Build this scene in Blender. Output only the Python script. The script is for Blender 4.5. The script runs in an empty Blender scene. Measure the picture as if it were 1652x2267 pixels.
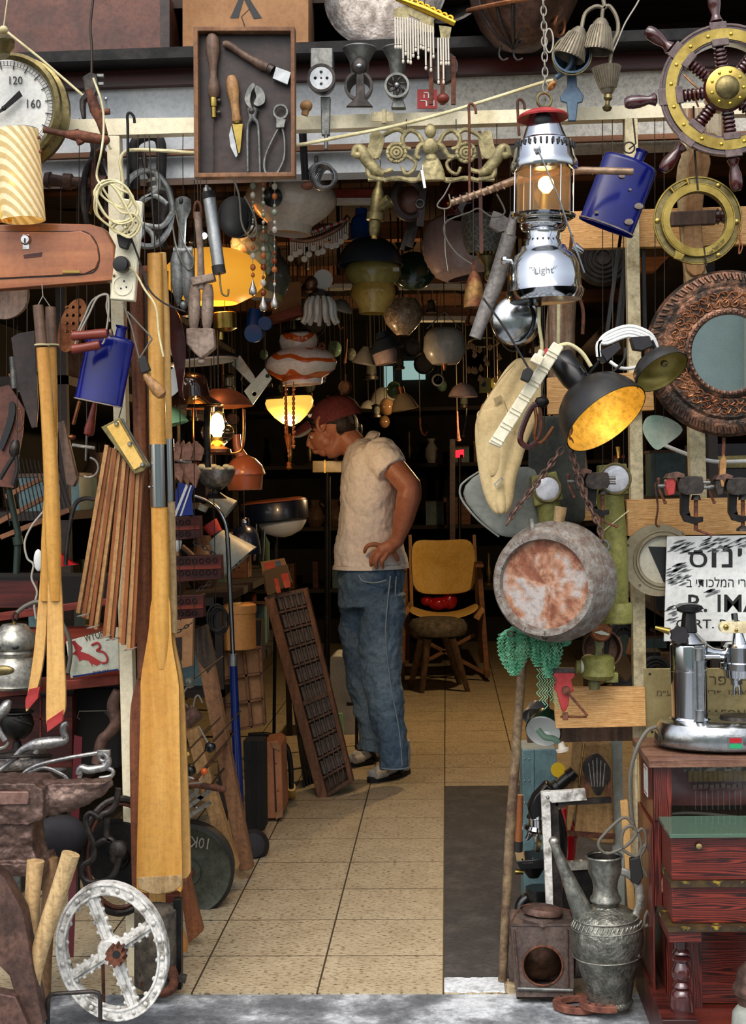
import bpy, bmesh, math, random
from mathutils import Vector, Matrix, geometry, noise
random.seed(7)
PI=math.pi; sin=math.sin; cos=math.cos; R=math.radians
SC=bpy.context.scene; COL=SC.collection
# ---------------- camera ----------------
F=3110.0; CX,CY=826.0,1133.5; HC=1.335
_f=Vector((.0521,.01785,-1)).normalized()
_u=Vector((-.0195,1,.0168)); _u=(_u-_f*_u.dot(_f)).normalized(); _r=_f.cross(_u)
CW=Matrix((_r,_f,_u))             # world-from-camera rotation
cd=bpy.data.cameras.new('camera'); cam=bpy.data.objects.new('camera',cd); COL.objects.link(cam)
cam.matrix_world=Matrix.Translation((0,0,HC))@CW.to_4x4()
cd.sensor_fit='HORIZONTAL'; cd.sensor_width=36; cd.lens=F/1652*36; cd.clip_end=200
SC.camera=cam
# ---------------- world, sun, exposure ----------------
SC.view_settings.view_transform='Standard'; SC.view_settings.look='None'
SC.view_settings.exposure=-0.3; SC.view_settings.gamma=1
w=bpy.data.worlds.new('sky'); SC.world=w; w.use_nodes=True
_n=w.node_tree.nodes; _bg=_n['Background']
_sky=_n.new('ShaderNodeTexSky'); _sky.sky_type='NISHITA'; _sky.sun_disc=False; _sky.sun_elevation=R(50); _sky.sun_rotation=R(200); _sky.air_density=1.0; _sky.dust_density=4.0; _sky.ozone_density=1
_hs=_n.new('ShaderNodeHueSaturation'); _hs.inputs['Saturation'].default_value=.45
w.node_tree.links.new(_sky.outputs[0],_hs.inputs['Color']); w.node_tree.links.new(_hs.outputs[0],_bg.inputs[0])
_bg.inputs[1].default_value=0.34
sd=bpy.data.lights.new('sun','SUN'); sd.energy=1.15; sd.angle=R(30); sd.color=(1,.97,.92)
so=bpy.data.objects.new('sun',sd); COL.objects.link(so); so.rotation_euler=(R(38),R(12),R(0))
# ---------------- pixel -> place ----------------
def Pw(x,y,Y):
    d=CW@Vector(((x-CX)/F,-(y-CY)/F,-1)); t=Y/d.y
    return Vector((d.x*t,Y,HC+d.z*t))
def FL(x,y,z=0):
    d=CW@Vector(((x-CX)/F,-(y-CY)/F,-1)); t=(z-HC)/d.z
    return Vector((d.x*t,d.y*t,z))
def floorY(y): return HC*F/(y-1078)
# ---------------- colours and materials ----------------
def hx(h):
    h=h.lstrip('#'); c=[int(h[i:i+2],16)/255 for i in (0,2,4)]
    return tuple((v/12.92 if v<=.04045 else ((v+.055)/1.055)**2.4) for v in c)+(1,)
MT={}
def mk(name,c1,c2=None,sc=12,rough=.5,metal=0,bump=0,grain=None,lo=.4,hi=.62,em=0,trans=0,ior=1.45,coat=0,bsc=None,alpha=1,det=6,vor=0,c3=None,sub=0):
    m=bpy.data.materials.new(name); m.use_nodes=True; nt=m.node_tree; N=nt.nodes; L=nt.links
    b=N['Principled BSDF']; b.inputs['Base Color'].default_value=hx(c1)
    b.inputs['Roughness'].default_value=rough; b.inputs['Metallic'].default_value=metal
    b.inputs['IOR'].default_value=ior; b.inputs['Transmission Weight'].default_value=trans
    b.inputs['Coat Weight'].default_value=coat; b.inputs['Coat Roughness'].default_value=.08
    if sub: b.inputs['Subsurface Weight'].default_value=sub; b.inputs['Subsurface Radius'].default_value=(.02,.01,.006)
    b.inputs['Alpha'].default_value=alpha
    if c2 or bump:
        tc=N.new('ShaderNodeTexCoord'); mp=N.new('ShaderNodeMapping'); L.new(tc.outputs['Object'],mp.inputs[0])
        s=[1,1,1]
        if grain: s=[9,9,9]; s['xyz'.index(grain)]=.6
        mp.inputs['Scale'].default_value=s
        nz=N.new('ShaderNodeTexNoise'); nz.inputs['Scale'].default_value=sc; nz.inputs['Detail'].default_value=det; nz.inputs['Roughness'].default_value=.62
        if grain: nz.inputs['Distortion'].default_value=.35
        L.new(mp.outputs[0],nz.inputs['Vector']); fac=nz.outputs['Fac']
        if vor:
            v=N.new('ShaderNodeTexVoronoi'); v.inputs['Scale'].default_value=vor; v.feature='DISTANCE_TO_EDGE'; L.new(mp.outputs[0],v.inputs['Vector'])
            fac=v.outputs['Distance']
        if c2:
            cr=N.new('ShaderNodeValToRGB'); cr.color_ramp.elements[0].position=lo; cr.color_ramp.elements[1].position=hi
            cr.color_ramp.elements[0].color=hx(c1); cr.color_ramp.elements[1].color=hx(c2)
            if c3: e=cr.color_ramp.elements.new(min(1,hi+.09)); e.color=hx(c3)
            L.new(fac,cr.inputs[0])
            # fine grime over everything that is not plain
            n3=N.new('ShaderNodeTexNoise'); n3.inputs['Scale'].default_value=70; n3.inputs['Detail'].default_value=6; n3.inputs['Roughness'].default_value=.75; L.new(tc.outputs['Object'],n3.inputs['Vector'])
            mr=N.new('ShaderNodeMapRange'); mr.inputs['From Min'].default_value=.36; mr.inputs['From Max'].default_value=.56; mr.inputs['To Min'].default_value=.62 if bump>=.2 else .86; mr.inputs['To Max'].default_value=1.06; L.new(n3.outputs['Fac'],mr.inputs['Value'])
            mx=N.new('ShaderNodeVectorMath'); mx.operation='SCALE'; L.new(cr.outputs[0],mx.inputs[0]); L.new(mr.outputs[0],mx.inputs['Scale']); L.new(mx.outputs[0],b.inputs['Base Color'])
        if bump:
            n2=N.new('ShaderNodeTexNoise'); n2.inputs['Scale'].default_value=bsc or sc*2.5; n2.inputs['Detail'].default_value=4; L.new(mp.outputs[0],n2.inputs['Vector'])
            bp=N.new('ShaderNodeBump'); bp.inputs['Strength'].default_value=bump; bp.inputs['Distance'].default_value=.004
            L.new(n2.outputs['Fac'],bp.inputs['Height']); L.new(bp.outputs[0],b.inputs['Normal'])
    if em: b.inputs['Emission Color'].default_value=hx(c1) if not isinstance(em,tuple) else hx(em[0]); b.inputs['Emission Strength'].default_value=em if not isinstance(em,tuple) else em[1]
    MT[name]=m; return m
# ---------------- curves ----------------
def cr(pts,k=6,closed=False):
    P=[tuple(p)+(0,)*(3-len(p)) for p in pts]; n=len(P); out=[]
    rng=range(n) if closed else range(n-1)
    for i in rng:
        a=P[(i-1)%n] if closed or i>0 else P[0]; b=P[i]; c=P[(i+1)%n]; d=P[(i+2)%n] if closed or i+2<n else P[-1]
        for j in range(k):
            t=j/k; out.append(tuple(.5*((2*b[q])+(-a[q]+c[q])*t+(2*a[q]-5*b[q]+4*c[q]-d[q])*t*t+(-a[q]+3*b[q]-3*c[q]+d[q])*t**3) for q in range(3)))
    if not closed: out.append(P[-1])
    return out
def arc(cx,cy,r,a0,a1,n=16,ry=None,d=0):
    ry=r if ry is None else ry
    return [(cx+r*cos(R(a0+(a1-a0)*i/n)),cy-ry*sin(R(a0+(a1-a0)*i/n)),d) for i in range(n+1)]
def circ(cx,cy,r,n=32,ry=None,rot=0):
    ry=r if ry is None else ry; o=[]
    for i in range(n):
        a=2*PI*i/n; x=r*cos(a); y=ry*sin(a); o.append((cx+x*cos(R(rot))-y*sin(R(rot)),cy+x*sin(R(rot))+y*cos(R(rot))))
    return o
def rrect(x0,y0,x1,y1,r,n=5):
    o=[]
    for cx,cy,a in ((x1-r,y0+r,-90),(x1-r,y1-r,0),(x0+r,y1-r,90),(x0+r,y0+r,180)):
        for i in range(n+1): t=R(a+90*i/n); o.append((cx+r*cos(t),cy+r*sin(t)))
    return o
def shell(prof,th):
    return prof+[(t,max(r-th,0.0)) for t,r in reversed(prof)]
ROOTS=[]
SUB=dict(socket_hole=('socket_well',),screw=('brass_ring','body','frame_bar'),hub_screw=('hub_plate',),hub_boss=('hub_plate',),slot=('slotted_ring',),vent_slot=('collar',),scale=('dial',),numerals=('dial',),needle=('dial',),vent=('socket',),lens=('lens_rim',),
  sight_glass=('sight_frame',),sight_cap=('sight_frame',),switch=('switch_panel',),lever_pin=('lever_arm',),nut=('lever_arm',),lid_knob=('lid_front',),label_print=('name_plate',),bar_end=('screw_bar',),tommy_end=('tommy_bar',),clamp_pad=('clamp_screw',),lettering=('plate','dial','board'),
  ferrule_rivet=('ferrule',),objective=('turret',),condenser_knob=('condenser',),stud=('board',),rivet=('case',),corner=('case',),strap=('case',),grip_end=('grip',),thumbscrew=('fitting',),spoke_block=('spoke',),spout_tip=('spout',),filler_knob=('filler_neck',),engraved_name=('tank',),scuff_mark=('plate',),
  horse_emblem=('plate',),numeral=('plate',),jewel=('band',),hub_ring=('disc',),bore=('gear',),opening_rim=('front_panel',),side_rib=('front_panel',),nail_hole=('plate',),crystal_drop=('crystal_rod',),chip=('body',),keyhole=('lock',),orange_print=('board',),blue_print=('board',),slot_cut=('barrel',),hammer=('piano_frame',),glass_finger=('top_plate',),head_face=('head_plate',))
class N:
    """one object of the scene; the root is a thing, its children are parts"""
    def __init__(s,name,label=None,cat=None,Y=3.7,mat=None,group=None,kind=None,parent=None,bev=0,mods=(),flat=False):
        s.name=name;s.label=label;s.cat=cat;s.Y=Y;s.k=Y/F;s.mat=mat;s.group=group;s.kind=kind;s.ch=[];s.v=[];s.f=[];s.par=parent;s.bev=bev;s.mods=list(mods);s.flat=flat;s.ang=38;s.lights=[];s.base=None
        if parent is None: ROOTS.append(s)
        else: parent.ch.append(s)
    def p(s,name,mat,label=None,Y=None,bev=0,mods=(),kind=None,flat=False):
        par=s
        if s.par is None and name in SUB:
            c=[q for q in s.ch if q.name in SUB[name]]
            if c: par=c[-1]
        return N(name,label,None,Y or s.Y,mat,None,kind,par,bev,mods,flat)
    def P(s,q):
        if isinstance(q,Vector): return q
        v=Pw(q[0],q[1],s.Y)
        if len(q)>2: v.y+=q[2]*s.k
        return v
    def add(s,V,Fc):
        o=len(s.v); s.v+=V; s.f+=[tuple(i+o for i in f) for f in Fc]; return s
    def tube(s,pts,r,n=8,closed=False,caps=True,fl=1,up=None):
        pts=[s.P(p) for p in pts]; m=len(pts)
        rr=[x*s.k for x in r] if isinstance(r,(list,tuple)) else [r*s.k]*m
        if len(rr)<m: rr=[rr[min(int(i*(len(rr)-1)/(m-1)),len(rr)-2)]+(rr[min(int(i*(len(rr)-1)/(m-1)),len(rr)-2)+1]-rr[min(int(i*(len(rr)-1)/(m-1)),len(rr)-2)])*(i*(len(rr)-1)/(m-1)-min(int(i*(len(rr)-1)/(m-1)),len(rr)-2)) for i in range(m)]
        T=[]
        for i in range(m):
            a=pts[(i-1)%m] if closed or i else pts[0]; b=pts[(i+1)%m] if closed or i<m-1 else pts[-1]
            t=(b-a); T.append(t.normalized() if t.length>1e-9 else Vector((0,0,1)))
        u=Vector((0,1,0)) if abs(T[0].y)<.9 else Vector((1,0,0))
        V=[];Fc=[]
        for i in range(m):
            if up: u=Vector(up)
            u=(u-T[i]*u.dot(T[i])); u=u.normalized() if u.length>1e-6 else T[i].orthogonal().normalized()
            w_=T[i].cross(u)
            for j in range(n):
                a=2*PI*(j+.5)/n; V.append(pts[i]+(u*cos(a)*fl+w_*sin(a))*rr[i])
        for i in range(m if closed else m-1):
            k=(i+1)%m
            for j in range(n): Fc.append((i*n+j,i*n+(j+1)%n,k*n+(j+1)%n,k*n+j))
        if caps and not closed: Fc.append(tuple(reversed(range(n)))); Fc.append(tuple((m-1)*n+j for j in range(n)))
        return s.add(V,Fc)
    def lathe(s,A,Bp,prof,n=28,fy=1,caps=True,a0=0,a1=360,wob=0):
        a=s.P(A); b=s.P(Bp); t=(b-a).normalized(); u=Vector((0,1,0)); u=u-t*u.dot(t)
        u=u.normalized() if u.length>1e-3 else Vector((0,0,1)); w_=t.cross(u)
        full=abs(a1-a0)>=359.9; m=n if full else n+1
        V=[];Fc=[];k=s.k
        for q in prof:
            for j in range(m):
                an=R(a0)+R(a1-a0)*j/n; rr=q[1]*(1+wob*sin(an*wob_n(s))) if wob else q[1]
                V.append(a+t*q[0]*k+(u*cos(an)*fy+w_*sin(an))*rr*k)
        for i in range(len(prof)-1):
            for j in range(n):
                jj=(j+1)%m; Fc.append((i*m+j,i*m+jj,(i+1)*m+jj,(i+1)*m+j))
        if caps and full:
            if prof[0][1]>1e-6: Fc.append(tuple(reversed(range(m))))
            if prof[-1][1]>1e-6: Fc.append(tuple((len(prof)-1)*m+j for j in range(m)))
        return s.add(V,Fc)
    def prism(s,poly,d0,d1,holes=()):
        loops=[list(poly)]+[list(h) for h in holes]
        flat=[q for l in loops for q in l]
        tri=geometry.tessellate_polygon([[Vector((q[0],q[1],0)) for q in l] for l in loops]) if (holes or len(poly)>4) else None
        m=len(flat); V=[s.P((q[0],q[1],d0)) for q in flat]+[s.P((q[0],q[1],d1)) for q in flat]; Fc=[]
        if tri:
            for t in tri: Fc.append(tuple(t)); Fc.append(tuple(i+m for i in reversed(t)))
        else: Fc+= [tuple(range(m)),tuple(i+m for i in reversed(range(m)))]
        o=0
        for l in loops:
            n=len(l)
            for i in range(n): j=(i+1)%n; Fc.append((o+j,o+i,o+i+m,o+j+m))
            o+=n
        return s.add(V,Fc)
    def box(s,x0,y0,x1,y1,d0=0,d1=10): return s.prism([(x0,y0),(x1,y0),(x1,y1),(x0,y1)],d0,d1)
    def wbox(s,a,b):
        """world box, metres"""
        x0,y0,z0=a;x1,y1,z1=b
        V=[Vector(q) for q in ((x0,y0,z0),(x1,y0,z0),(x1,y1,z0),(x0,y1,z0),(x0,y0,z1),(x1,y0,z1),(x1,y1,z1),(x0,y1,z1))]
        return s.add(V,[(0,3,2,1),(4,5,6,7),(0,1,5,4),(1,2,6,5),(2,3,7,6),(3,0,4,7)])
    def bar(s,A,Bp,w_,t,d=0):
        """flat bar from A to B, w across in the facade plane, t thick along depth"""
        ax,ay=A[0],A[1];bx,by=Bp[0],Bp[1];L=math.hypot(bx-ax,by-ay) or 1;nx,ny=-(by-ay)/L*w_/2,(bx-ax)/L*w_/2
        da=A[2] if len(A)>2 else d; db=Bp[2] if len(Bp)>2 else d
        q=[(ax+nx,ay+ny,da),(bx+nx,by+ny,db),(bx-nx,by-ny,db),(ax-nx,ay-ny,da)]
        V=[s.P(c) for c in q]+[s.P((c[0],c[1],c[2]+t)) for c in q]
        return s.add(V,[(0,1,2,3),(7,6,5,4),(1,0,4,5),(2,1,5,6),(3,2,6,7),(0,3,7,4)])
    def ball(s,c,rx,ry=None,rd=None,n=16,m=10,top=0,bot=1):
        ry=rx if ry is None else ry; rd=rx if rd is None else rd; c=s.P(c);k=s.k;V=[];Fc=[]
        for i in range(m+1):
            th=PI*(top+(bot-top)*i/m)
            for j in range(n):
                a=2*PI*j/n; V.append(c+Vector((sin(th)*cos(a)*rx,sin(th)*sin(a)*rd,cos(th)*ry))*k)
        for i in range(m):
            for j in range(n): Fc.append((i*n+j,(i+1)*n+j,(i+1)*n+(j+1)%n,i*n+(j+1)%n))
        return s.add(V,Fc)
    def tor(s,c,Rr,r,nrm=(0,0,-1),n=32,m=8,fl=1,a0=0,a1=360,ry=None):
        """ring; nrm in (px right, px down, depth)"""
        c=s.P(c);nv=Vector((nrm[0],nrm[2],-nrm[1])).normalized();u=Vector((0,0,1));u=u-nv*u.dot(nv)
        if u.length<1e-3:u=Vector((1,0,0))
        u.normalize();w_=nv.cross(u);k=s.k;pts=[];full=abs(a1-a0)>359
        ry=Rr if ry is None else ry
        for i in range(n if full else n+1):
            a=R(a0+(a1-a0)*i/n); pts.append(c+(w_*cos(a)*Rr+u*sin(a)*ry)*k)
        return s.tube(pts,r,n=m,closed=full,fl=fl,up=tuple(nv))
    def loft(s,secs,n=28):
        """stack of horizontal ellipses (x,y,d,rx,rd,turn)"""
        V=[];Fc=[];k=s.k
        for q in secs:
            c=s.P(q[:3]);tw=R(q[5]) if len(q)>5 else 0
            for j in range(n):
                a=2*PI*j/n;x=cos(a)*q[3];y=sin(a)*q[4];V.append(c+Vector((x*cos(tw)-y*sin(tw),x*sin(tw)+y*cos(tw),0))*k)
        for i in range(len(secs)-1):
            for j in range(n):Fc.append((i*n+j,i*n+(j+1)%n,(i+1)*n+(j+1)%n,(i+1)*n+j))
        Fc+=[tuple(range(n)),tuple((len(secs)-1)*n+j for j in reversed(range(n)))]
        return s.add(V,Fc)
    def sheet(s,grid,th=0):
        m=len(grid[0]);V=[s.P(q) for row in grid for q in row];Fc=[]
        for i in range(len(grid)-1):
            for j in range(m-1): Fc.append((i*m+j,(i+1)*m+j,(i+1)*m+j+1,i*m+j+1))
        if th: s.mods.append(('SOLIDIFY',dict(thickness=th*s.k,offset=0)))
        return s.add(V,Fc)
    def text(s,txt,x0,y0,x1,y1,d=-1,th=1,ang=0,off=0,shear=0,bold=0):
        cu=bpy.data.curves.new('t','FONT'); cu.body=txt; cu.resolution_u=2; cu.offset=bold; cu.shear=shear
        o=bpy.data.objects.new('t',cu); COL.objects.link(o); dg=bpy.context.evaluated_depsgraph_get(); me=o.evaluated_get(dg).to_mesh()
        vs=[v.co.copy() for v in me.vertices]; fs=[tuple(p.vertices) for p in me.polygons]
        o.evaluated_get(dg).to_mesh_clear(); COL.objects.unlink(o); bpy.data.objects.remove(o); bpy.data.curves.remove(cu)
        if not vs: return s
        ax=min(v.x for v in vs);bx=max(v.x for v in vs);ay=min(v.y for v in vs);by=max(v.y for v in vs)
        cx,cy=(x0+x1)/2,(y0+y1)/2;a=R(ang);q=[]
        for v in vs:
            X=x0+(v.x-ax)/(bx-ax)*(x1-x0)-cx; Yy=y1-(v.y-ay)/(by-ay)*(y1-y0)-cy
            q.append((cx+X*cos(a)-Yy*sin(a),cy+X*sin(a)+Yy*cos(a)))
        m=len(q); V=[s.P((a_,b_,d)) for a_,b_ in q]+[s.P((a_,b_,d+th)) for a_,b_ in q]
        from collections import Counter
        E=Counter()
        for f in fs:
            for i in range(len(f)): E[frozenset((f[i],f[(i+1)%len(f)]))]+=1
        Fc=list(fs)
        for f in fs:
            for i in range(len(f)):
                a_,b_=f[i],f[(i+1)%len(f)]
                if E[frozenset((a_,b_))]==1: Fc.append((b_,a_,a_+m,b_+m))
        return s.add(V,Fc)
    def light(s,q,e,col=(1,.6,.25),r=.03):
        l=bpy.data.lights.new(s.name+'_light','POINT'); l.energy=e; l.color=col; l.shadow_soft_size=r
        s.lights.append((l,s.P(q))); return s
    def wire(s,x,y0,y1,r=1,mat='wire',d=0):
        y0,y1=max(y0,y1),min(y0,y1); a=s.P((x,y0,d)); m=s.P((x+1,(y0+y1)/2,d))
        if y0<130: b=s.P((x,y1,d))
        elif s.Y>=4.15: b=Vector((a.x+.004,a.y,2.755)); m=(a+b)/2
        elif s.Y>3.88: b=Pw(x,330,4.06); b.z=2.30; m=(a+b)/2
        else: b=Pw(x,262 if x<1300 else 250,3.83); m=(a+b)/2+Vector((0,-.01,0))
        s.p('hanging_wire',mat).tube([a,m,b],r,6); return s
def wob_n(s): return 12
def allv(s):
    o=list(s.v)
    for c in s.ch:o+=allv(c)
    return o
def build(s,parent=None,porg=Vector((0,0,0))):
    if s.par is None:
        vs=allv(s); org=Vector(((min(v.x for v in vs)+max(v.x for v in vs))/2,(min(v.y for v in vs)+max(v.y for v in vs))/2,min(v.z for v in vs)))
    elif s.v: org=sum(s.v,Vector((0,0,0)))/len(s.v)
    else: org=porg
    if s.v:
        me=bpy.data.meshes.new(s.name); me.from_pydata([v-org for v in s.v],[],s.f)
        bm=bmesh.new(); bm.from_mesh(me); bmesh.ops.remove_doubles(bm,verts=bm.verts,dist=1e-5); bmesh.ops.recalc_face_normals(bm,faces=bm.faces); bm.to_mesh(me); bm.free()
        if not s.flat:
            me.polygons.foreach_set('use_smooth',[True]*len(me.polygons)); me.set_sharp_from_angle(angle=R(s.ang))
        if s.mat: me.materials.append(MT[s.mat])
        o=bpy.data.objects.new(s.name,me)
    else: o=bpy.data.objects.new(s.name,None); o.empty_display_size=.05
    COL.objects.link(o)
    if parent: o.parent=parent
    o.location=org-porg
    if s.bev and s.v:
        b=o.modifiers.new('bevel','BEVEL'); b.width=s.bev*s.k; b.segments=2; b.limit_method='ANGLE'; b.angle_limit=R(40); b.harden_normals=False
    for ty,kw in s.mods:
        b=o.modifiers.new(ty.lower(),ty)
        for a_,v_ in kw.items(): setattr(b,a_,v_)
    if s.label:o['label']=s.label
    if s.cat:o['category']=s.cat
    if s.group:o['group']=s.group
    if s.kind:o['kind']=s.kind
    for l,pos in s.lights:
        lo=bpy.data.objects.new(l.name,l); COL.objects.link(lo); lo.parent=o; lo.location=pos-org
    for c in s.ch: build(c,o,org)
    return o
def folds(strength,size,name='folds'):
    tx=bpy.data.textures.new(name,'CLOUDS'); tx.noise_scale=size; tx.noise_depth=2
    return [('DISPLACE',dict(texture=tx,strength=strength,mid_level=.5,texture_coords='LOCAL'))]
def remesh(px,smooth=4,Y=3.7):
    r=[('REMESH',dict(mode='VOXEL',voxel_size=px*Y/F,use_smooth_shade=True))]
    if smooth:r.append(('SMOOTH',dict(factor=.5,iterations=smooth)))
    return r
# ---------------- material library ----------------
mk('wire','3a332c',rough=.5,metal=.7); mk('wire_light','9a9488',rough=.4,metal=.6)
mk('cream_paint','e6dcbc','c9b98c',8,.55,bump=.15,lo=.55,hi=.75); mk('cream_dirty','d9cca4','9b8a62',16,.7,bump=.3,lo=.5,hi=.72)
mk('white_wall','c4c8ca','9da3a8',5,.8,bump=.1,lo=.4,hi=.8); mk('speckled_wall','c6c3b8','8b8778',90,.85,bump=.3,lo=.62,hi=.7)
mk('dark_wood','2b1712','3c2018',3,.5,grain='x',bump=.1); mk('dark_panel','1a1210','2a1a16',4,.7)
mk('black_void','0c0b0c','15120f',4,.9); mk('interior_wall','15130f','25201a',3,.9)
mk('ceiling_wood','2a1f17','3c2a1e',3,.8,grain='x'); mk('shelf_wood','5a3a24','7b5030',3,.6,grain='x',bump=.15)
mk('red_wood','5b1f17','7c3322',3,.4,grain='x',bump=.12); mk('red_wood_dark','2e0f0d','54211a',4,.4,grain='x',bump=.1)
mk('plank','8a6242','6b472d',3,.7,grain='z',bump=.3); mk('plank_light','b28a5a','8f6a40',3,.7,grain='z',bump=.3)
mk('pine','b57f42','dcb075',1.6,.55,grain='x',bump=.05,lo=.38,hi=.6); mk('pine_dark','9c6a3a','b98450',2,.6,grain='x',bump=.1)
mk('oar_yellow','b27c32','c4944a',3,.35,grain='z',bump=.08,coat=.3); mk('oar_yellow2','b98a4a','d2a662',3,.5,grain='z',bump=.15)
mk('oar_brown','6b3c24','8a5535',3,.5,grain='z',bump=.2); mk('oar_tip','8a4433','6b3226',10,.6)
mk('varnish_brown','6b3a1e','8c5530',2.5,.3,grain='z',bump=.05,coat=.2); mk('cupboard','8a4f2c','a5663c',2,.35,grain='x',bump=.06,coat=.3)
mk('iron','2c2a29','4a4440',14,.5,metal=.75,bump=.35); mk('iron_dark','141414','262423',14,.5,metal=.6,bump=.3)
mk('rust','4b2f24','7a4a35',18,.75,metal=.35,bump=.5,c3='2d2220'); mk('rust_brown','4d3b35','6e5348',16,.6,metal=.5,bump=.5)
mk('steel','8d9092','a9abab',10,.35,metal=.9,bump=.1); mk('steel_dull','62646360'[:6],'85857f',12,.5,metal=.85,bump=.2)
mk('chrome','c9ccd0',rough=.12,metal=1); mk('chrome_worn','b9bbbc','93948f',25,.2,metal=1,bump=.12,lo=.5,hi=.8); mk('brass','a8924e','877238',12,.3,metal=.95,bump=.1)
mk('brass_old','8e8054','6b6040',14,.42,metal=.85,bump=.25); mk('brass_bright','d9b74a',rough=.22,metal=1); mk('copper','a8704a','7d4a30',12,.4,metal=.85,bump=.2)
mk('copper_dark','5a4338','7a5a48',9,.4,metal=.8,bump=.2); mk('pewter','6f706a','9a9a90',16,.42,metal=.8,bump=.5,bsc=70); mk('pewter_lt','8f8e86','b5b2a6',18,.4,metal=.75,bump=.3)
mk('bluegrey','45586a','566b7d',8,.4,metal=.3,bump=.1); mk('blue_enamel','050c50','0a1364',6,.2,ior=1.35,coat=.12,bump=.06,bsc=14); mk('enamel_chip','8d8274','5d4f45',30,.6,bump=.3)
mk('black_plastic','121213',rough=.3); mk('black_rubber','1c1b1a',rough=.65); mk('black_matte','17161a','232125',10,.75)
mk('cream_plastic','ddd6bd','c2b994',10,.4,lo=.5,hi=.8); mk('cream_cable','d6cda2','b7aa7c',10,.5); mk('grey_cable','5d594f',rough=.5); mk('white_plastic','e4e6e2','cfd0ca',8,.35)
mk('glass_clear','ffffff',rough=.03,trans=1,ior=1.3); mk('glass_amber','ffecd0',rough=.04,trans=.97,ior=1.15); mk('glass_green','7fa08a',rough=.05,trans=.7,ior=1.4)
mk('glass_smoke','8e9488',rough=.06,trans=.8,ior=1.4); mk('opal','b9ab97','cbbfae',6,.18,coat=.5,bump=.03); mk('opal_warm','d9a46a',rough=.3,coat=.4)
mk('yellow_lit','ffb63a',rough=.4,em=('ffb038',.75)); mk('alabaster_lit','ffd466','e9a93a',9,.4,em=('ffcf5c',1.1))
mk('bulb_hot','fff0c0',rough=.3,em=('ffc860',26)); mk('bulb_warm','ffdca0',rough=.3,em=('ffb040',18)); mk('white_hot','ffffff',em=('f4fbff',14))
mk('gauge_face','dadbd6','c4c3ba',6,.45); mk('ink','1a1a1c',rough=.5); mk('ink_red','a03030',rough=.5)
mk('leather_dark','231a18','3a2a24',10,.5,bump=.3); mk('leather_brown','4b2a20','643a2b',10,.45,bump=.3); mk('cardboard','8c6440','9d7450',5,.85,bump=.1)
mk('khaki','b39a6c','c2ac7e',5,.9,bump=.19,bsc=160); mk('khaki_dark','8f7b55',rough=.9); mk('canvas_grey','6e716a','85887f',8,.9,bump=.19,bsc=120); mk('canvas_dark','30332e','42443d',6,.9,bump=.3)
mk('canvas_yellow','c9a04c','d8b365',6,.85,bump=.15,bsc=90); mk('fur','3e3830','5d5447',30,.95,bump=.8,bsc=90)
mk('olive','6b6a30','7d7a3d',10,.5,bump=.2,c3='8a8752'); mk('olive_dark','4d4d28','62603a',10,.6,bump=.2); mk('red_paint','8e2226','a53a38',10,.4,bump=.15)
mk('red_gloss','a10f18',rough=.15,coat=.6); mk('maroon','5a1d25',rough=.4,coat=.3); mk('net_green','4f9a74','83c4a0',30,.8); mk('green_enamel','16301f',rough=.2,coat=.6)
mk('mahogany','2c0c0a','7c2e20',2.2,.35,grain='x',bump=.15,coat=.3,lo=.35,hi=.65); mk('mahogany_z','2c0c0a','702a1e',2.2,.35,grain='z',bump=.15,coat=.3,lo=.35,hi=.65)
mk('wheel_wood','2e1213','451c1a',6,.18,coat=.9,bump=.05); mk('wheel_wood_dull','5b4a4a','70605c',8,.5,bump=.2); mk('hide','8c5a36','d8c8a8',4,.6,grain='z',lo=.42,hi=.55)
mk('handle_wood','8a6138','a67c4b',4,.5,grain='z',bump=.25); mk('handle_dark','4a372a','6b5140',5,.55,grain='z',bump=.25); mk('bare_wood','b3986e','94784f',4,.7,grain='z',bump=.4)
mk('white_iron','d3d2cc','77736a',26,.6,bump=.6,lo=.5,hi=.64); mk('gilt','a89b6e','6f6645',26,.5,bump=.6,metal=.25); mk('gilt_bright','d4a83a',rough=.25,metal=1)
mk('crystal','e4e6e2',rough=.08,trans=.75,ior=1.5); mk('pearl','cfc6b6',rough=.2); mk('bead_orange','b9662f',rough=.3,coat=.4); mk('amber','8c3a10',rough=.2,coat=.5,trans=.2)
mk('mirror','dfe6e6',rough=.01,metal=1); mk('green_tag','7fa286','a9c4a4',6,.6); mk('teal_paint','2b4a4b',rough=.6); mk('blue_lamp','0d3f86',rough=.35)
mk('navy','10182a',rough=.3,coat=.3); mk('navy_gloss','0b2260',rough=.2,coat=.5); mk('slate','3f4a57',rough=.35,metal=.4); mk('grey_green','8b9088','a3a89e',8,.5)
mk('white_enamel','cfd2cf',rough=.2,coat=.4); mk('dusty_pink','a98f8a','b9a29c',8,.35,coat=.3); mk('yellow_marble','b08f3c','c9ae62',5,.2,coat=.5); mk('olive_glass','8a8445','a39a58',6,.2,coat=.5,trans=.2)
mk('brown_glass','2d1a14',rough=.08,coat=.7); mk('orange_shade','a85a35',rough=.35,coat=.3); mk('red_glow','ff2030',em=('ff1425',4)); mk('pale_green','8fc08c',rough=.5)
mk('sign_white','dfe1de','c8cac6',5,.45); mk('sign_scuff','3f4040','77797a',40,.6); mk('brass_plate','8f8158','a39467',8,.4,metal=.4,bump=.1); mk('brass_ink','4a3d28',rough=.5)
mk('plate_white','c9ccbe','adb09c',10,.45); mk('teddy','6a6a64',rough=.6); mk('ochre_box','a06a30','b57d40',4,.6,bump=.1); mk('hessian','5c4a34',rough=.9); mk('dull_white','a9aaa4','c0c0b8',8,.6)
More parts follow.
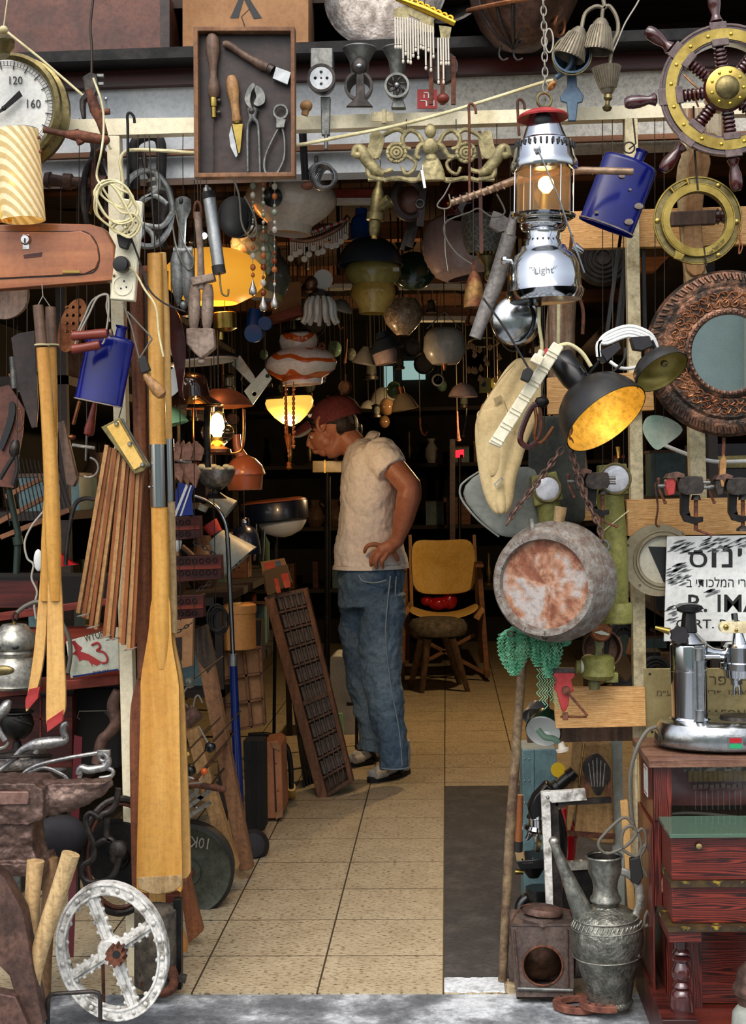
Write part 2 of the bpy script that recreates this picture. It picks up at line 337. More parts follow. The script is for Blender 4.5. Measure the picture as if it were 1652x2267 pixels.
mk('ply_edge','c9ad78','b08d55',20,.6,grain='z'); mk('red_board','a83220','c05a38',6,.6); mk('tin_teal','4a6266','607c80',8,.5,bump=.15); mk('yellow_paint','b99a18',rough=.5)
mk('shade_stripe','f0e6c4','c4b27c',20,.35,em=('ffc060',.16),trans=.3)
mk('pewter_hammer','57504b','7d7771',30,.42,metal=.85,bump=.9,bsc=55); mk('brass_fluted','6d6555','8e8470',14,.5,metal=.6,bump=.15)
mk('black_shade','1a1a1a','3a3733',7,.35,bump=.05,lo=.5,hi=.8); mk('gold_lining','c8a23e','dbb95a',8,.4,metal=.5,bump=.25); mk('gold_dull','8a7c3c','a0914e',8,.35,metal=.5,bump=.1)
mk('copper_emboss','3a322c','86604a',18,.42,metal=.75,bump=.9,bsc=90,lo=.46,hi=.6); mk('bark','6b4d35','8c7a66',6,.8,grain='z',bump=.7,c3='4a3524')
mk('barrel_wood','6a5a50','8c8880',5,.75,grain='y',bump=.5,c3='48504a',bsc=30); mk('barrel_head','7a4630','a3775c',16,.7,bump=.5,bsc=40,c3='a39a94',lo=.42,hi=.52)
mk('pole_rust','5c4636','8e7a5c',14,.7,metal=.3,bump=.4,c3='b09a5c'); mk('pearl_glass','b4b7bd','d2d3d8',20,.15,coat=.6)
mk('mahogany_worn','5c3a2c','83604c',8,.6,grain='x',bump=.3); mk('maroon_dull','6b2a2c','8a4a46',8,.5); mk('hessian_gold','9a7b3a','b3954e',30,.7); mk('gilt_worn','4a3a1c','2a2018',14,.45,lo=.4,hi=.6,bump=.2,c3='b59a2c')
mk('green_switch','1f9a60',rough=.3,coat=.4); mk('pine_z','c9a065','b58a50',3,.6,grain='z'); mk('pewter_engraved','66675f','94948a',30,.42,metal=.8,bump=.9,bsc=120,lo=.42,hi=.62); mk('horseshoe_rust','6b4034','8e5c4a',20,.7,metal=.3,bump=.5)
mk('rust_brown2','574a46','74645c',12,.55,metal=.55,bump=.35,c3='3e3430'); mk('bare_wood2','8f6d44','a98656',4,.7,grain='z',bump=.35); mk('trowel_paint','7f9a88','b0b8a4',7,.5); mk('rust_light','7a6350','9a826a',18,.5,metal=.5,bump=.3); mk('brass_old2','8c8066','a3987e',10,.45,metal=.6,bump=.15)
mk('check','4a4640','9a9484',60,.7,lo=.49,hi=.51)
mk('anvil_iron','4f3c36','6f5a50',9,.5,metal=.5,bump=.6,c3='8a7a70',bsc=50); mk('anvil_iron2','6b4d44','8e7064',10,.5,metal=.4,bump=.4); mk('canvas_yellow2','b5a47c','cbbb92',6,.7); mk('handle_pale','b08d60','c9a674',4,.6,grain='z',bump=.3); mk('handle_pale2','a38458','c2a576',5,.65,grain='z',bump=.6); mk('handle_wood2','735336','93704c',5,.6,grain='z',bump=.4)
mk('silver_iron','76767a','b0aea8',16,.4,metal=.8,bump=.6,bsc=60); mk('iron_green','33372f','4a4d42',10,.5,metal=.4,bump=.3); mk('charred','2e2620','52402f',8,.8,bump=.4,grain='z'); mk('spoon_wood','b5763a',rough=.4); mk('orange_ball','c9531c',rough=.3,coat=.4); mk('tin_dark','1c2a22',rough=.5); mk('plaster','9c988c',rough=.6)
mk('plank_dark','5a3b28','7a5439',3,.7,grain='z',bump=.3); mk('strip_grey','3f3a38','5a5450',9,.6); mk('orange_case','9a6240','ad724c',6,.6); mk('shelf_dark','1c1511','2c211a',3,.7,grain='x')
mk('zinc','6a6d6c','8d908e',9,.5,metal=.6,bump=.3); mk('rust_lt','7d6a5d','a08d7e',14,.7,metal=.3,bump=.5); mk('dull_chrome','9fa2a3','b5b8b8',12,.35,metal=.85); mk('pearl_green','8f9a84',rough=.3); mk('silver_drop','b4b0a8',rough=.25,metal=.8); mk('rod_glass','c9cac2',rough=.15,coat=.5,alpha=.75)
mk('red_glass','3a0d10',rough=.12,coat=.7); mk('crackle','8f9088','55564f',22,.4,vor=60,lo=.02,hi=.06); mk('bell_rust','6a2620','a5804a',12,.5,metal=.5,bump=.3); mk('steel_dusty','6a6663','8c8884',9,.6,metal=.4,bump=.3); mk('hobnail','7a6a55','a8957c',50,.25,bump=.9,bsc=90,coat=.5)
mk('opal_grey','8a8880','a39f95',5,.3,coat=.3); mk('cream_shade','9c8a6a',rough=.35,coat=.3); mk('swirl','ddd5cb','c2561c',4.2,.12,coat=.7); mk('amber_bead','9a4a14','b8641f',30,.25,coat=.5); mk('copper_shade','6a3d28','84503a',6,.4,metal=.5)
mk('silver_fluted','8a8682','b0aca6',30,.35,metal=.85,bump=.4); mk('honeycomb','7f9480','b4c4b2',20,.2,vor=28,lo=.03,hi=.12,coat=.5); mk('blue_bright','1d5a9a',rough=.35); mk('steel_pale','8fa29e','a8b8b4',8,.4,metal=.3); mk('leather_tan','6a4638','8c6350',14,.75,bump=.4)
mk('blue_banner','0d2a78',rough=.6); mk('amber_drop','7a5a3c',rough=.12,coat=.6,alpha=.7); mk('yellow_tin','8c7d30',rough=.5); mk('window_glow','9fc4c0',em=('a9d4cf',.7))

def wave_mat(name,lo,hi,sc,dist,axis='Z'):
    nt=MT[name].node_tree; Nn=nt.nodes; L=nt.links; nz=[n for n in Nn if n.type=='TEX_NOISE'][0]; cr_=[n for n in Nn if n.type=='VALTORGB'][0]
    wv=Nn.new('ShaderNodeTexWave'); wv.inputs['Scale'].default_value=sc; wv.inputs['Distortion'].default_value=dist; wv.inputs['Detail'].default_value=.6; wv.inputs['Detail Scale'].default_value=1.2; wv.bands_direction=axis
    L.new(nz.inputs['Vector'].links[0].from_socket,wv.inputs['Vector']); L.new(wv.outputs['Fac'],cr_.inputs[0]); cr_.color_ramp.elements[0].position=lo; cr_.color_ramp.elements[1].position=hi
wave_mat('swirl',.72,.8,5.5,7)
# growth rings in the sawn pine
wave_mat('pine',.25,.8,14,9); MT['pine'].node_tree.nodes['Wave Texture'].inputs['Detail Scale'].default_value=2
wave_mat('shade_stripe',.45,.55,22,.3,'DIAGONAL'); wave_mat('mahogany',.1,1,7,16); wave_mat('mahogany_z',.1,1,7,16,'X')
# ---------------- setting ----------------
def S(name,mat,a,b,**k):
    n=N(name,kind='structure',Y=3.8,mat=mat,flat=True,**k); n.wbox(a,b); return n
def floor_mat(name,c1,c2,tile,mortar,off=(0,0)):
    mk(name,c1,c2,9,.42,bump=.06,lo=.35,hi=.6); m=MT[name]; nt=m.node_tree; Nn=nt.nodes; L=nt.links; b=Nn['Principled BSDF']
    g=Nn.new('ShaderNodeNewGeometry'); mp=Nn.new('ShaderNodeMapping'); mp.inputs['Location'].default_value=(off[0],off[1],0); L.new(g.outputs['Position'],mp.inputs[0])
    br=Nn.new('ShaderNodeTexBrick'); br.offset=0; br.inputs['Scale'].default_value=1; br.inputs['Brick Width'].default_value=tile; br.inputs['Row Height'].default_value=tile; br.inputs['Mortar Size'].default_value=.0028; br.inputs['Mortar Smooth'].default_value=.1
    L.new(mp.outputs[0],br.inputs['Vector'])
    cr_=[n for n in Nn if n.type=='VECT_MATH'][0]
    # speckles of the terrazzo
    n2=Nn.new('ShaderNodeTexNoise'); n2.inputs['Scale'].default_value=60; n2.inputs['Detail'].default_value=3; mp2=Nn.new('ShaderNodeMapping'); mp2.inputs['Scale'].default_value=(1,2.4,1); L.new(g.outputs['Position'],mp2.inputs[0]); L.new(mp2.outputs[0],n2.inputs['Vector'])
    r2=Nn.new('ShaderNodeValToRGB'); r2.color_ramp.elements[0].position=.54; r2.color_ramp.elements[1].position=.64; r2.color_ramp.elements[0].color=(0,0,0,1)
    L.new(n2.outputs['Fac'],r2.inputs[0])
    mx=Nn.new('ShaderNodeMixRGB'); L.new(r2.outputs[0],mx.inputs[0]); L.new(cr_.outputs[0],mx.inputs[1]); mx.inputs[2].default_value=hx('6b5a40')
    m3=Nn.new('ShaderNodeMixRGB'); L.new(br.outputs['Fac'],m3.inputs[0]); L.new(mx.outputs[0],m3.inputs[1]); m3.inputs[2].default_value=hx(mortar); L.new(m3.outputs[0],b.inputs['Base Color'])
floor_mat('terrazzo','a6977b','b6a88b',.335,'3a3227',(.032,-4.655+.335*14))
mk('concrete','5f6266','83878b',4.5,.85,bump=.4,bsc=60,lo=.42,hi=.5,c3='c9ced2'); mk('painted_concrete','d6dbdf','8e9396',14,.7,bump=.4,lo=.55,hi=.68)
mk('dark_strip','3b3835','524d48',9,.85,bump=.4,bsc=80,lo=.45,hi=.7); mk('asphalt','6d6e70','85868a',12,.9); mk('street_wall','c2d2c6','d2dfd4',2,.8)
mk('ivory_wall','e8e2cc','d5cfb8',2,.8)
S('floor','terrazzo',(-2.2,3.69,-.1),(1.8,12.2,0)); S('floor_strip','dark_strip',(-.03,3.80,0),(.62,6.24,.004))
f2=N('floor_threshold',kind='structure',Y=3.7,mat='concrete',flat=True); f2.wbox((-2.2,-7,-.14),(2.2,3.69,-.004))
f3=N('trim_1',kind='structure',Y=3.7,mat='painted_concrete',flat=True)   # worn white paint on the threshold
def blot(pts,z,o):
    m=len(pts); V=[Vector((p[0],p[1],z)) for p in pts]+[Vector((p[0],p[1],z-.003)) for p in pts]
    o.add(V,[tuple(range(m)),tuple(range(2*m-1,m-1,-1))]+[(i,(i+1)%m,(i+1)%m+m,i+m) for i in range(m)])
random.seed(3)
def ragged(x0,x1,y0,y1,n=26,a=.02):
    t=[(x0+(x1-x0)*i/n,y1+random.uniform(-a,a)) for i in range(n+1)]; b=[(x1-(x1-x0)*i/n,y0+random.uniform(-a,a)) for i in range(n+1)]; return b[::-1][::-1]+t
blot(ragged(-.03,.13,3.692,3.80,14,.006),.003,f3)
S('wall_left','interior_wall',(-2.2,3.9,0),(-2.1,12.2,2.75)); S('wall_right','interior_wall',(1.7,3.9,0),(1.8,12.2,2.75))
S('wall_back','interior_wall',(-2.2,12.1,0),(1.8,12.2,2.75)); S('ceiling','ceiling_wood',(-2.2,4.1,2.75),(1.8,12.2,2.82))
for i in range(5):
    S('trim_%d'%(i+2),'shelf_wood',(-2.1,4.7+i*1.4,2.66),(1.7,4.8+i*1.4,2.75))
# facade above the opening
n=N('wall_lintel',kind='structure',Y=4.05,mat='white_wall',flat=True); n.wbox((-2.2,4.03,2.24),(-.02,4.12,2.50))
n=N('wall_lintel_right',kind='structure',Y=4.05,mat='speckled_wall',flat=True); n.wbox((-.02,4.03,2.29),(2.0,4.12,2.51))
S('trim_8','red_wood_dark',(-2.2,4.0,2.50),(2.0,4.2,2.545)); S('trim_9','shelf_wood',(-2.2,4.0,2.30),(2.0,4.02,2.315))
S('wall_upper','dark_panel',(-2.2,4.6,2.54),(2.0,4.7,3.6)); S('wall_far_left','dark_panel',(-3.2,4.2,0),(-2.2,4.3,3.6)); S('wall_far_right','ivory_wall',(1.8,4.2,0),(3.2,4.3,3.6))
# opposite side of the street, seen only in mirrors and polished metal
S('wall_opposite','street_wall',(-9,-7.2,0),(9,-7,3.6))
for i in range(7):
    S('trim_%d'%(20+i),'ivory_wall',(-7+i*2.3,-6.9,0),(-6.7+i*2.3,-6.6,3.6))
# painted timber frame of the shop front
fr=N('trim_10',kind='structure',Y=3.82,mat='cream_paint',bev=1.5)
fr.prism([(150,264),(700,256),(1180,241),(1420,232),(1700,222),(1700,250),(1412,262),(1180,270),(700,286),(150,302)],0,34)
for k,(n_,q,mt) in enumerate([('trim_11',[(236,300),(264,300),(311,2165),(281,2165)],'cream_paint'),('trim_12',[(1384,262),(1412,262),(1441,2080),(1412,2080)],'cream_dirty'),('trim_13',[(1512,256),(1542,256),(1566,1110),(1530,1110)],'cream_dirty')]):
    a=N(n_,kind='structure',Y=3.82,mat=mt,bev=1.5); a.prism(q,0,34)
for k,(q,mt,Yb) in enumerate([([(1180,470),(1700,455),(1700,540),(1180,553)],'pine',3.86),([(1212,836),(1445,822),(1449,908),(1213,918)],'pine',3.80),([(1388,1106),(1700,1100),(1700,1182),(1391,1187)],'pine',3.76),([(1226,1523),(1428,1522),(1431,1608),(1231,1613)],'pine',3.72),([(1180,1092),(1345,1085),(1347,1150),(1182,1160)],'pine',3.84)]):
    a=N('trim_%d'%(14+k),kind='structure',Y=Yb,mat=mt,bev=1); a.prism(q,0,24)
# timber window top right
a=N('window_1',kind='structure',Y=4.4,mat='red_wood_dark',bev=2)
a.prism([(1430,-60),(1720,-60),(1720,78),(1432,70)],0,30,holes=[[(1470,-40),(1700,-40),(1700,40),(1472,34)]])
b=a.p('window_glass','navy'); b.box(1470,-40,1700,44,14,18)
b=a.p('lattice','iron_dark')
for i in range(5):
    for j in range(2): b.tor((1496+i*44,-8+j*46),20,2,n=14,m=5)
# ================= left front =================
# -- oars hung on the left post
def paddle(name,lab,Y,out,mat,d=0,th=10,group=None):
    t=N(name,lab,'oar',Y,group=group); return t
t=N('wooden_oar','long yellow varnished wooden oar in front with chrome sleeve and worn blade tip','oar',3.66,group=None)
t.p('shaft','oar_yellow').tube(cr([(343,562),(345,700),(350,984)],4),[17,18,19],16)
t.p('ferrule','chrome','chrome sleeve joining the two halves').tube([(350,984),(353,1122)],19.5,18)
t.p('ferrule_rivet','steel').ball((334,1078,-16),3)
t.p('lower_shaft','oar_yellow').tube(cr([(353,1122),(356,1240),(357,1400),(358,1480)],4),[19,20,22,12],16,fl=.85)
b=t.p('blade','oar_yellow',bev=4)
b.prism(cr([(337,1330),(330,1400),(314,1500),(313,1560),(308,1760),(304,1945),(310,1968),(330,1975),(360,1977),(392,1969),(404,1958),(402,1800),(398,1560),(396,1505),(382,1420),(377,1330),(357,1290)],5,True),-8,6)
t.p('worn_tip','bare_wood','bare worn tip of blade',bev=3).prism([(304,1940),(308,1966),(330,1976),(360,1978),(392,1970),(405,1956),(404,1935)],-9,7)
t.p('hanging_wire','wire').tube([(343,566),(342,520),(338,470),(330,300)],1.6,6)
t=N('wooden_oar','pale worn wooden oar half hidden behind the yellow one at its right','oar',3.70)
t.p('shaft','oar_yellow2').tube(cr([(357,560),(364,700),(369,980)],4),[11,12,13],14)
t.p('ferrule','chrome').tube([(370,972),(374,1110)],15,16)
t.p('lower_shaft','bare_wood').tube([(374,1110),(378,1300),(380,1400)],14,14)
t.p('blade','oar_yellow2',bev=4).prism(cr([(366,1380),(360,1480),(360,1900),(372,1935),(400,1945),(418,1938),(421,1900),(414,1700),(405,1520),(388,1430),(380,1360)],5,True),0,12)
t.p('hanging_wire','wire').tube([(357,562),(352,520),(350,300)],1.2,6)
t=N('wooden_oar','dark brown oar with a broad brown and orange banded tip behind the yellow one','oar',3.76)
t.p('shaft','oar_brown').tube([(300,600),(312,1000),(318,1200),(322,1500)],[15,16,17,18],14)
t.p('blade','oar_brown',bev=4).prism(cr([(304,1500),(290,1560),(287,1640),(289,1800),(292,1960),(294,1992),(320,2000),(370,1998),(395,1990),(400,1960),(395,1700),(330,1500),(318,1450)],5,True),0,14)
b=t.p('tip_band','oar_tip','reddish brown end band',bev=3); b.prism([(291,1985),(296,2002),(330,2002),(330,1980)],-2,16); b=t.p('tip_band','oar_tip','reddish brown end band',bev=3); b.prism([(367,1980),(367,2002),(392,1996),(396,1980)],-2,16)
t.p('tip_stripe','oar_yellow2').prism([(330,1975),(330,2003),(367,2003),(367,1975)],-2,16)
t=N('wooden_pole','square dark brown pole leaning beside the folded rule sticks','pole',3.80)
t.p('shaft','varnish_brown').prism([(292,640),(322,640),(340,1450),(310,1450)],0,22); t.p('end_cap','iron').box(291,632,323,644,-1,23); t.wire(306,300,636)
t=N('wooden_pole','round weathered brown pole standing between square pole and oars','pole',3.79)
t.p('shaft','handle_dark').tube([(322,600),(330,1000),(336,1400)],[12,13,13],12); t.p('end_cap','rust').tube([(321,590),(322,604)],13,12); t.wire(321,300,592)
# -- two short paddles with black grips and red tips, far left
for k,(sh,gr,bl,tip,lab) in enumerate([
 ([(94,770),(104,900),(113,1050),(118,1200),(124,1330)],[(84,676),(93,768)],[(107,1280),(112,1215),(120,1180),(128,1200),(138,1330),(143,1460),(146,1540),(141,1582),(106,1612),(104,1500)],[(105,1595),(106,1620),(139,1596),(142,1570)],'pale wooden paddle with broad flat red-tipped blade, right of the pair under the cupboard'),
 ([(114,765),(116,900),(113,1050),(106,1200),(102,1330)],[(112,680),(114,768)],[(95,1210),(103,1180),(110,1215),(103,1400),(90,1500),(68,1562),(58,1565),(75,1450),(86,1330)],[(58,1548),(58,1566),(66,1567),(85,1545),(90,1520),(66,1525)],'wooden paddle with red tip turned edge on, left of the pair under the cupboard')]):
    t=N('wooden_paddle',lab,'paddle',3.60+k*.06)
    t.p('shaft','oar_yellow').tube(cr(sh,4),[14-3*k,15-3*k,17-3*k,18-3*k,12],14)
    t.p('grip','handle_dark','dark taped grip').tube(gr,[12,13],14)
    t.p('twine','cream_cable').tor((gr[1][0],gr[1][1]-4),15,2.2,(0,1,0),n=16)
    b=t.p('blade','oar_yellow2',bev=2); b.prism(cr(bl,4,True),-4,6)
    t.p('red_tip','red_paint','red painted blade end').prism(tip,-6,8)
    t.p('hanging_wire','wire_light').tube([(gr[0][0],gr[0][1]),(95,655),(93,630)],1.2,6)
# -- bundle of slats (folding rule) with yellow head
t=N('slat_bundle','fan of thin brown wooden slats hanging from a yellow bolted metal head','slat bundle',3.66)
bt=[((232,1010),(178,1365)),((243,1015),(192,1372)),((256,1028),(212,1385)),((268,1040),(222,1395)),((281,1050),(247,1420)),((292,1062),(252,1416)),((303,1075),(285,1440))]
for i,(a_,b_) in enumerate([((236,985),(172,1358)),((241,990),(183,1368)),((248,992),(190,1372)),((255,995),(200,1392)),((262,1000),(210,1394)),((268,1003),(228,1412)),((276,1010),(238,1412)),((282,1018),(246,1418)),((290,1025),(262,1424)),((296,1032),(272,1428)),((304,1040),(283,1440)),((310,1048),(291,1440))]):
    q=t.p('slat','varnish_brown' if i%2 else 'handle_wood',bev=.6); q.bar(a_,b_,8.5,14,d=(i%3)*5)
q=t.p('head_plate','brass_old','yellow painted metal head',bev=1.5); q.prism([(226,946),(268,925),(329,1030),(320,1044),(300,1050)],-12,-4)
q=t.p('head_face','canvas_yellow','pale yellow face plate'); q.prism([(240,945),(266,932),(322,1028),(300,1040)],-15,-11)
q=t.p('back_plate','steel'); q.prism([(226,946),(268,925),(329,1030),(300,1050)],16,20)
for x,y in ((262,939),(291,983),(319,1029)): t.p('bolt','steel').lathe((x,y,-22),(x,y,-10),[(0,3),(3,5.5),(9,5.5)],6)
for x,y in ((183,1362),(205,1388),(232,1410),(248,1415),(288,1437)): t.p('wire_tie','wire_light').tor((x,y,4),14,1.6,(.2,.9,0),n=16,m=5)
t.p('hanging_wire','wire').tube([(262,930),(270,900),(276,860)],1.3,6)
# -- blue enamel flasks
def flask(lab,A,Bp,rx,neckdir,Y,open_bottom=False,chips=()):
    t=N('enamel_flask',lab,'flask',Y)
    L=math.hypot(Bp[0]-A[0],Bp[1]-A[1])
    prof=[(0,0),(0,rx*.62),(L*.02,rx*.86),(L*.05,rx*.97),(L*.08,rx),(L*.97,rx),(L*.985,rx*1.03),(L,rx*1.01)]
    if open_bottom: prof+=[(L*.99,rx*.95),(L*.9,rx*.93),(L*.9,0)]
    else: prof+=[(L,0)]
    t.p('body','blue_enamel').lathe(A,Bp,prof,40,fy=.38,caps=False)
    ux,uy=(Bp[0]-A[0])/L,(Bp[1]-A[1])/L; nx,ny=-uy,ux
    s0=(A[0]+nx*neckdir,A[1]+ny*neckdir); e0=(s0[0]-ux*24,s0[1]-uy*24)
    t.p('neck','blue_enamel').lathe((s0[0]+ux*6,s0[1]+uy*6),e0,[(0,14),(8,11.5),(24,11),(28,14),(30,15),(31,13),(26,9),(8,9)],20,caps=False)
    t.p('base_rim','enamel_chip','chipped base rim').lathe((Bp[0]-ux*3,Bp[1]-uy*3),(Bp[0],Bp[1]),[(0,rx*1.035),(3,rx*1.04)],40,fy=.43,caps=False)
    for q in chips: t.p('chip','enamel_chip').prism(cr([(q[0]+q[2]*cos(a),q[1]+q[2]*.7*sin(a)) for a in (0,1,2.2,3.1,4.2,5.2)],2,True),-rx*.42*q[3]-1,-rx*.42*q[3]+1)
    return t
t=flask('blue enamel flask hanging on the left post above the slat bundle',(248,742),(217,893),54,-18,3.66,chips=())
t.p('hook','wire_light').tube(cr([(243,712),(236,680),(238,660),(232,650),(205,665),(188,700),(170,740)],4),2.6,8)
t=flask('blue chipped enamel flask with open bottom, hanging right of the pressure lantern',(1400,352),(1342,502),61,-14,3.64,True,[(1374,395,7,1),(1392,425,3.5,1),(1318,475,5,1),(1390,495,10,.8),(1412,460,10,.7)])
t.p('ring','wire').tor((1393,327),12,1.8,n=18,m=6); t.p('hanging_wire','wire').tube([(1393,330),(1408,318),(1402,262)],1.8,6)
t.p('chipped_shoulder','enamel_chip').lathe((1392,350,-2),(1388,360,-2),[(0,24),(8,40)],20,fy=.44,caps=False)
# -- dumbbell-like wooden handles (skipping rope grips)
t=N('skipping_rope','pair of reddish wooden grips strung on cord over the left blue flask','handle',3.58)
for a_,b_ in (((158,744),(247,737)),((158,774),(226,762))):
    q=t.p('grip','red_wood'); q.lathe(a_,b_,[(0,8),(4,11),(30,10),(60,11),(78 if b_[0]>240 else 62,11),(82 if b_[0]>240 else 66,9)],14)
t.p('cord','wire_light').tube(cr([(226,762),(232,750),(240,700),(240,660),(235,652),(215,660),(195,700),(172,745),(165,770)],5),2.4,8)
t.p('grip_end','handle_dark').lathe((244,738),(250,737),[(0,9.5),(5,9.5)],14)
# -- light bulb socket torch / plug cluster near post
t=N('dangling_flex','grey flex with black plug and amber tipped bulb dangling beside the oar','cable',3.56)
t.p('cord','grey_cable').tube(cr([(272,670),(290,720),(300,760),(310,800)],4),2,8)
t.p('plug','black_rubber',bev=1.5).prism([(305,795),(322,788),(334,820),(314,828)],-8,8); 
for q in ((318,826,320,843),(331,820,333,836)): t.p('pin','brass').tube([q[:2],q[2:]],1.8,8)
t.p('second_cord','grey_cable').tube(cr([(282,690),(310,720),(335,748),(330,760),(305,800)],4),2,8)
q=t.p('grip','handle_wood','wooden dibber shaped handle'); q.lathe((322,830,-6),(364,880,-6),[(0,5),(20,11),(45,15),(60,12),(66,4)],14)
# -- power strip on the left
t=N('power_strip','cream four socket power strip hanging on the left post','power strip',3.62)
b=t.p('body','cream_plastic',bev=3); b.prism([(270,440),(318,448),(300,668),(245,664)],-10,10)
for i,(x,y) in enumerate(((295,492),(285,535),(278,590),(274,634))):
    t.p('socket_well','cream_plastic').tor((x,y,-10),21,2,n=28,m=6)
    q=t.p('socket_hole','ink')
    for dx,dy in ((3,-10),(8,3),(-4,6)): q.ball((x+dx,y+dy,-10),2.2,n=8,m=6)
t.p('screw','brass_old').ball((300,515,-11),3); t.p('screw','brass_old').ball((255,612,-11),3)
t=N('round_plug','round black plug in the third socket of the left power strip','plug',3.60); t.p('body','black_plastic').lathe((272,588,-28),(273,588,-2),[(0,0),(1,16),(5,18),(24,18)],24); t.p('cord','cream_cable').tube(cr([(278,586,-20),(300,605),(320,640),(345,680),(352,740),(362,790)],5),2.5,8)
t=N('angled_plug','black angled plug with black flex in the left power strip','plug',3.60); t.p('body','black_rubber',bev=2).prism([(262,522),(280,515),(294,530),(285,555),(268,550)],-20,-2); t.p('cord','black_rubber').tube(cr([(283,500,-12),(292,525,-14),(310,580),(330,640),(365,672),(410,690)],5),2.2,8)
# -- tangled cream cable
t=N('cable_coil','tangled coil of cream twin flex looped over the left power strip','cable',3.57)
pts=[(205,170),(222,230),(232,290),(225,340),(215,390),(228,420),(250,445),(275,470),(300,480),(305,500),(280,520),(240,500),(215,470),(208,440),(220,415),(250,400),(280,410),(295,440),(302,465),(290,485),(255,490),(225,470),(215,430),(235,405),(262,415),(290,430),(280,455),(240,450),(222,425),(225,400),(255,420),(285,470),(290,490),(270,510),(245,505),(262,490),(280,500)]
random.seed(5); pts=[(x+random.uniform(-4,4),y+random.uniform(-4,4),random.uniform(-14,6)) for x,y in pts]
t.p('flex','cream_cable').tube(cr(pts,6),2.6,6); pts=[(x+6,y+5,d-4) for x,y,d in pts[8:]]; t.p('flex','cream_cable').tube(cr(pts,6),2.6,6)
t=N('cable','cream cable running from the left post behind the tool tray along the beam','cable',3.70)
t.p('flex','cream_cable').tube(cr([(268,450),(272,400),(266,360),(275,338),(300,332),(370,334),(432,338),(540,333),(660,321),(760,302),(880,278),(1000,246),(1110,212),(1195,185),(1225,178)],6),4,8)
# -- corner cupboard door
t=N('cupboard_door','polished mahogany coloured cupboard door panel with lock, far left','cupboard',3.62)
t.p('panel','cupboard',bev=3).prism([(-60,500),(0,497),(100,494),(200,496),(230,505),(252,545),(256,620),(0,640),(-60,644)],0,40)
t.p('inset','cupboard',bev=1.5).prism([(-60,516),(0,514),(150,514),(180,512),(200,520),(216,545),(220,575),(212,595),(190,606),(0,616),(-60,620)],-4,1)
t.p('inset_groove','ink').tube(cr([(0,514,-1),(150,513,-1),(190,514,-1),(212,535,-1),(220,570,-1),(212,598,-1),(185,607,-1),(100,612,-1),(0,617,-1)],4),1.3,6)
q=t.p('lock','chrome_worn'); q.lathe((59,532,-14),(59,532,-3),[(0,0),(0,9),(5,11),(11,13)],20); q.box(52,520,66,552,-6,-3)
t.p('keyhole','ink').box(58,530,60.5,540,-16,-12)
t.p('hinge','brass').box(140,600,178,605,-7,-3); t.p('scar','red_wood_dark','dark worn patch').prism([(53,565),(95,559),(93,569),(55,573)],-5,-3)
# -- big pressure gauge
t=N('pressure_gauge','large round pressure gauge with white dial and brass case, top left','gauge',3.70)
q=t.p('case','brass_old'); q.lathe((25,240,60),(16,240,-10),[(0,120),(4,126),(20,128),(28,112),(40,112),(48,124),(62,124),(68,116),(60,107),(50,106)],64,caps=False)
q=t.p('case_back','iron_dark'); q.lathe((25,240,60),(22,240,30),[(0,0),(0,120),(30,110)],64,caps=False)
t.p('dial','gauge_face','white dial').lathe((16,240,2),(16,240,-2),[(0,0),(0,108),(3,108),(3,0)],64,caps=False)
q=t.p('scale','ink','black dial markings')
cx,cy=16,240
for i in range(52):
    a=R(98-i*4.4); r0=104; r1=94 if i%4 else 86
    q.bar((cx+r0*cos(a),cy-r0*sin(a)),(cx+r1*cos(a),cy-r1*sin(a)),1.2 if i%4 else 2.4,.6,-4)
for rr in (104,94): q.tor((cx,cy,-4),rr,.6,n=64,m=4)

t.p('numerals','ink').text('120',22,170,51,188,-4,.8); t.p('numerals','ink').text('160',61,221,91,240,-4,.8); t.p('lettering','ink').text('LB. PER SQ.IN',-40,283,48,289,-4,.8)
q=t.p('needle','iron_dark'); q.prism([(-8,262),(12,240),(48,205),(55,217),(20,246)],-18,-16); q.ball((14,244,-17),6,6,3)
t.p('hanging_cord','cream_cable').tube([(5,62),(90,130),(200,225),(212,262),(245,330)],3,8,)
# -- glowing striped glass shade, far left
t=N('lit_glass_lamp','lit striped frosted glass cylinder lamp standing on the cupboard','lamp',3.56)
t.p('shade','shade_stripe').lathe((38,288),(52,490),shell([(0,44),(2,47),(202,49)],2),40,caps=False)
t.p('mesh_band','brass_bright').lathe((-2,330),(2,492),[(0,24),(100,24),(160,24)],24,caps=False)
t.p('rim','steel').tor((38,290),45,1.6,(.07,1,0),n=40); t.p('bulb','bulb_warm').ball((6,415,4),14,20)
t.light((14,400,-10),.9,(1,.6,.2))
for x,y in ((88,306),(92,337)): t.p('screw','rust').ball((x,y,-6),4)
# -- brass pot above gauge
t=N('brass_burner','tarnished brass burner cap hanging above the gauge','burner',3.6)
t.p('cap','brass_old').lathe((-10,88),(2,125),[(0,10),(4,34),(14,40),(24,36),(30,26),(40,20)],24); t.p('knot','cream_cable').ball((8,66),10,9); t.p('cord','cream_cable').tube([(8,60),(16,0),(18,-40)],1.6,6)
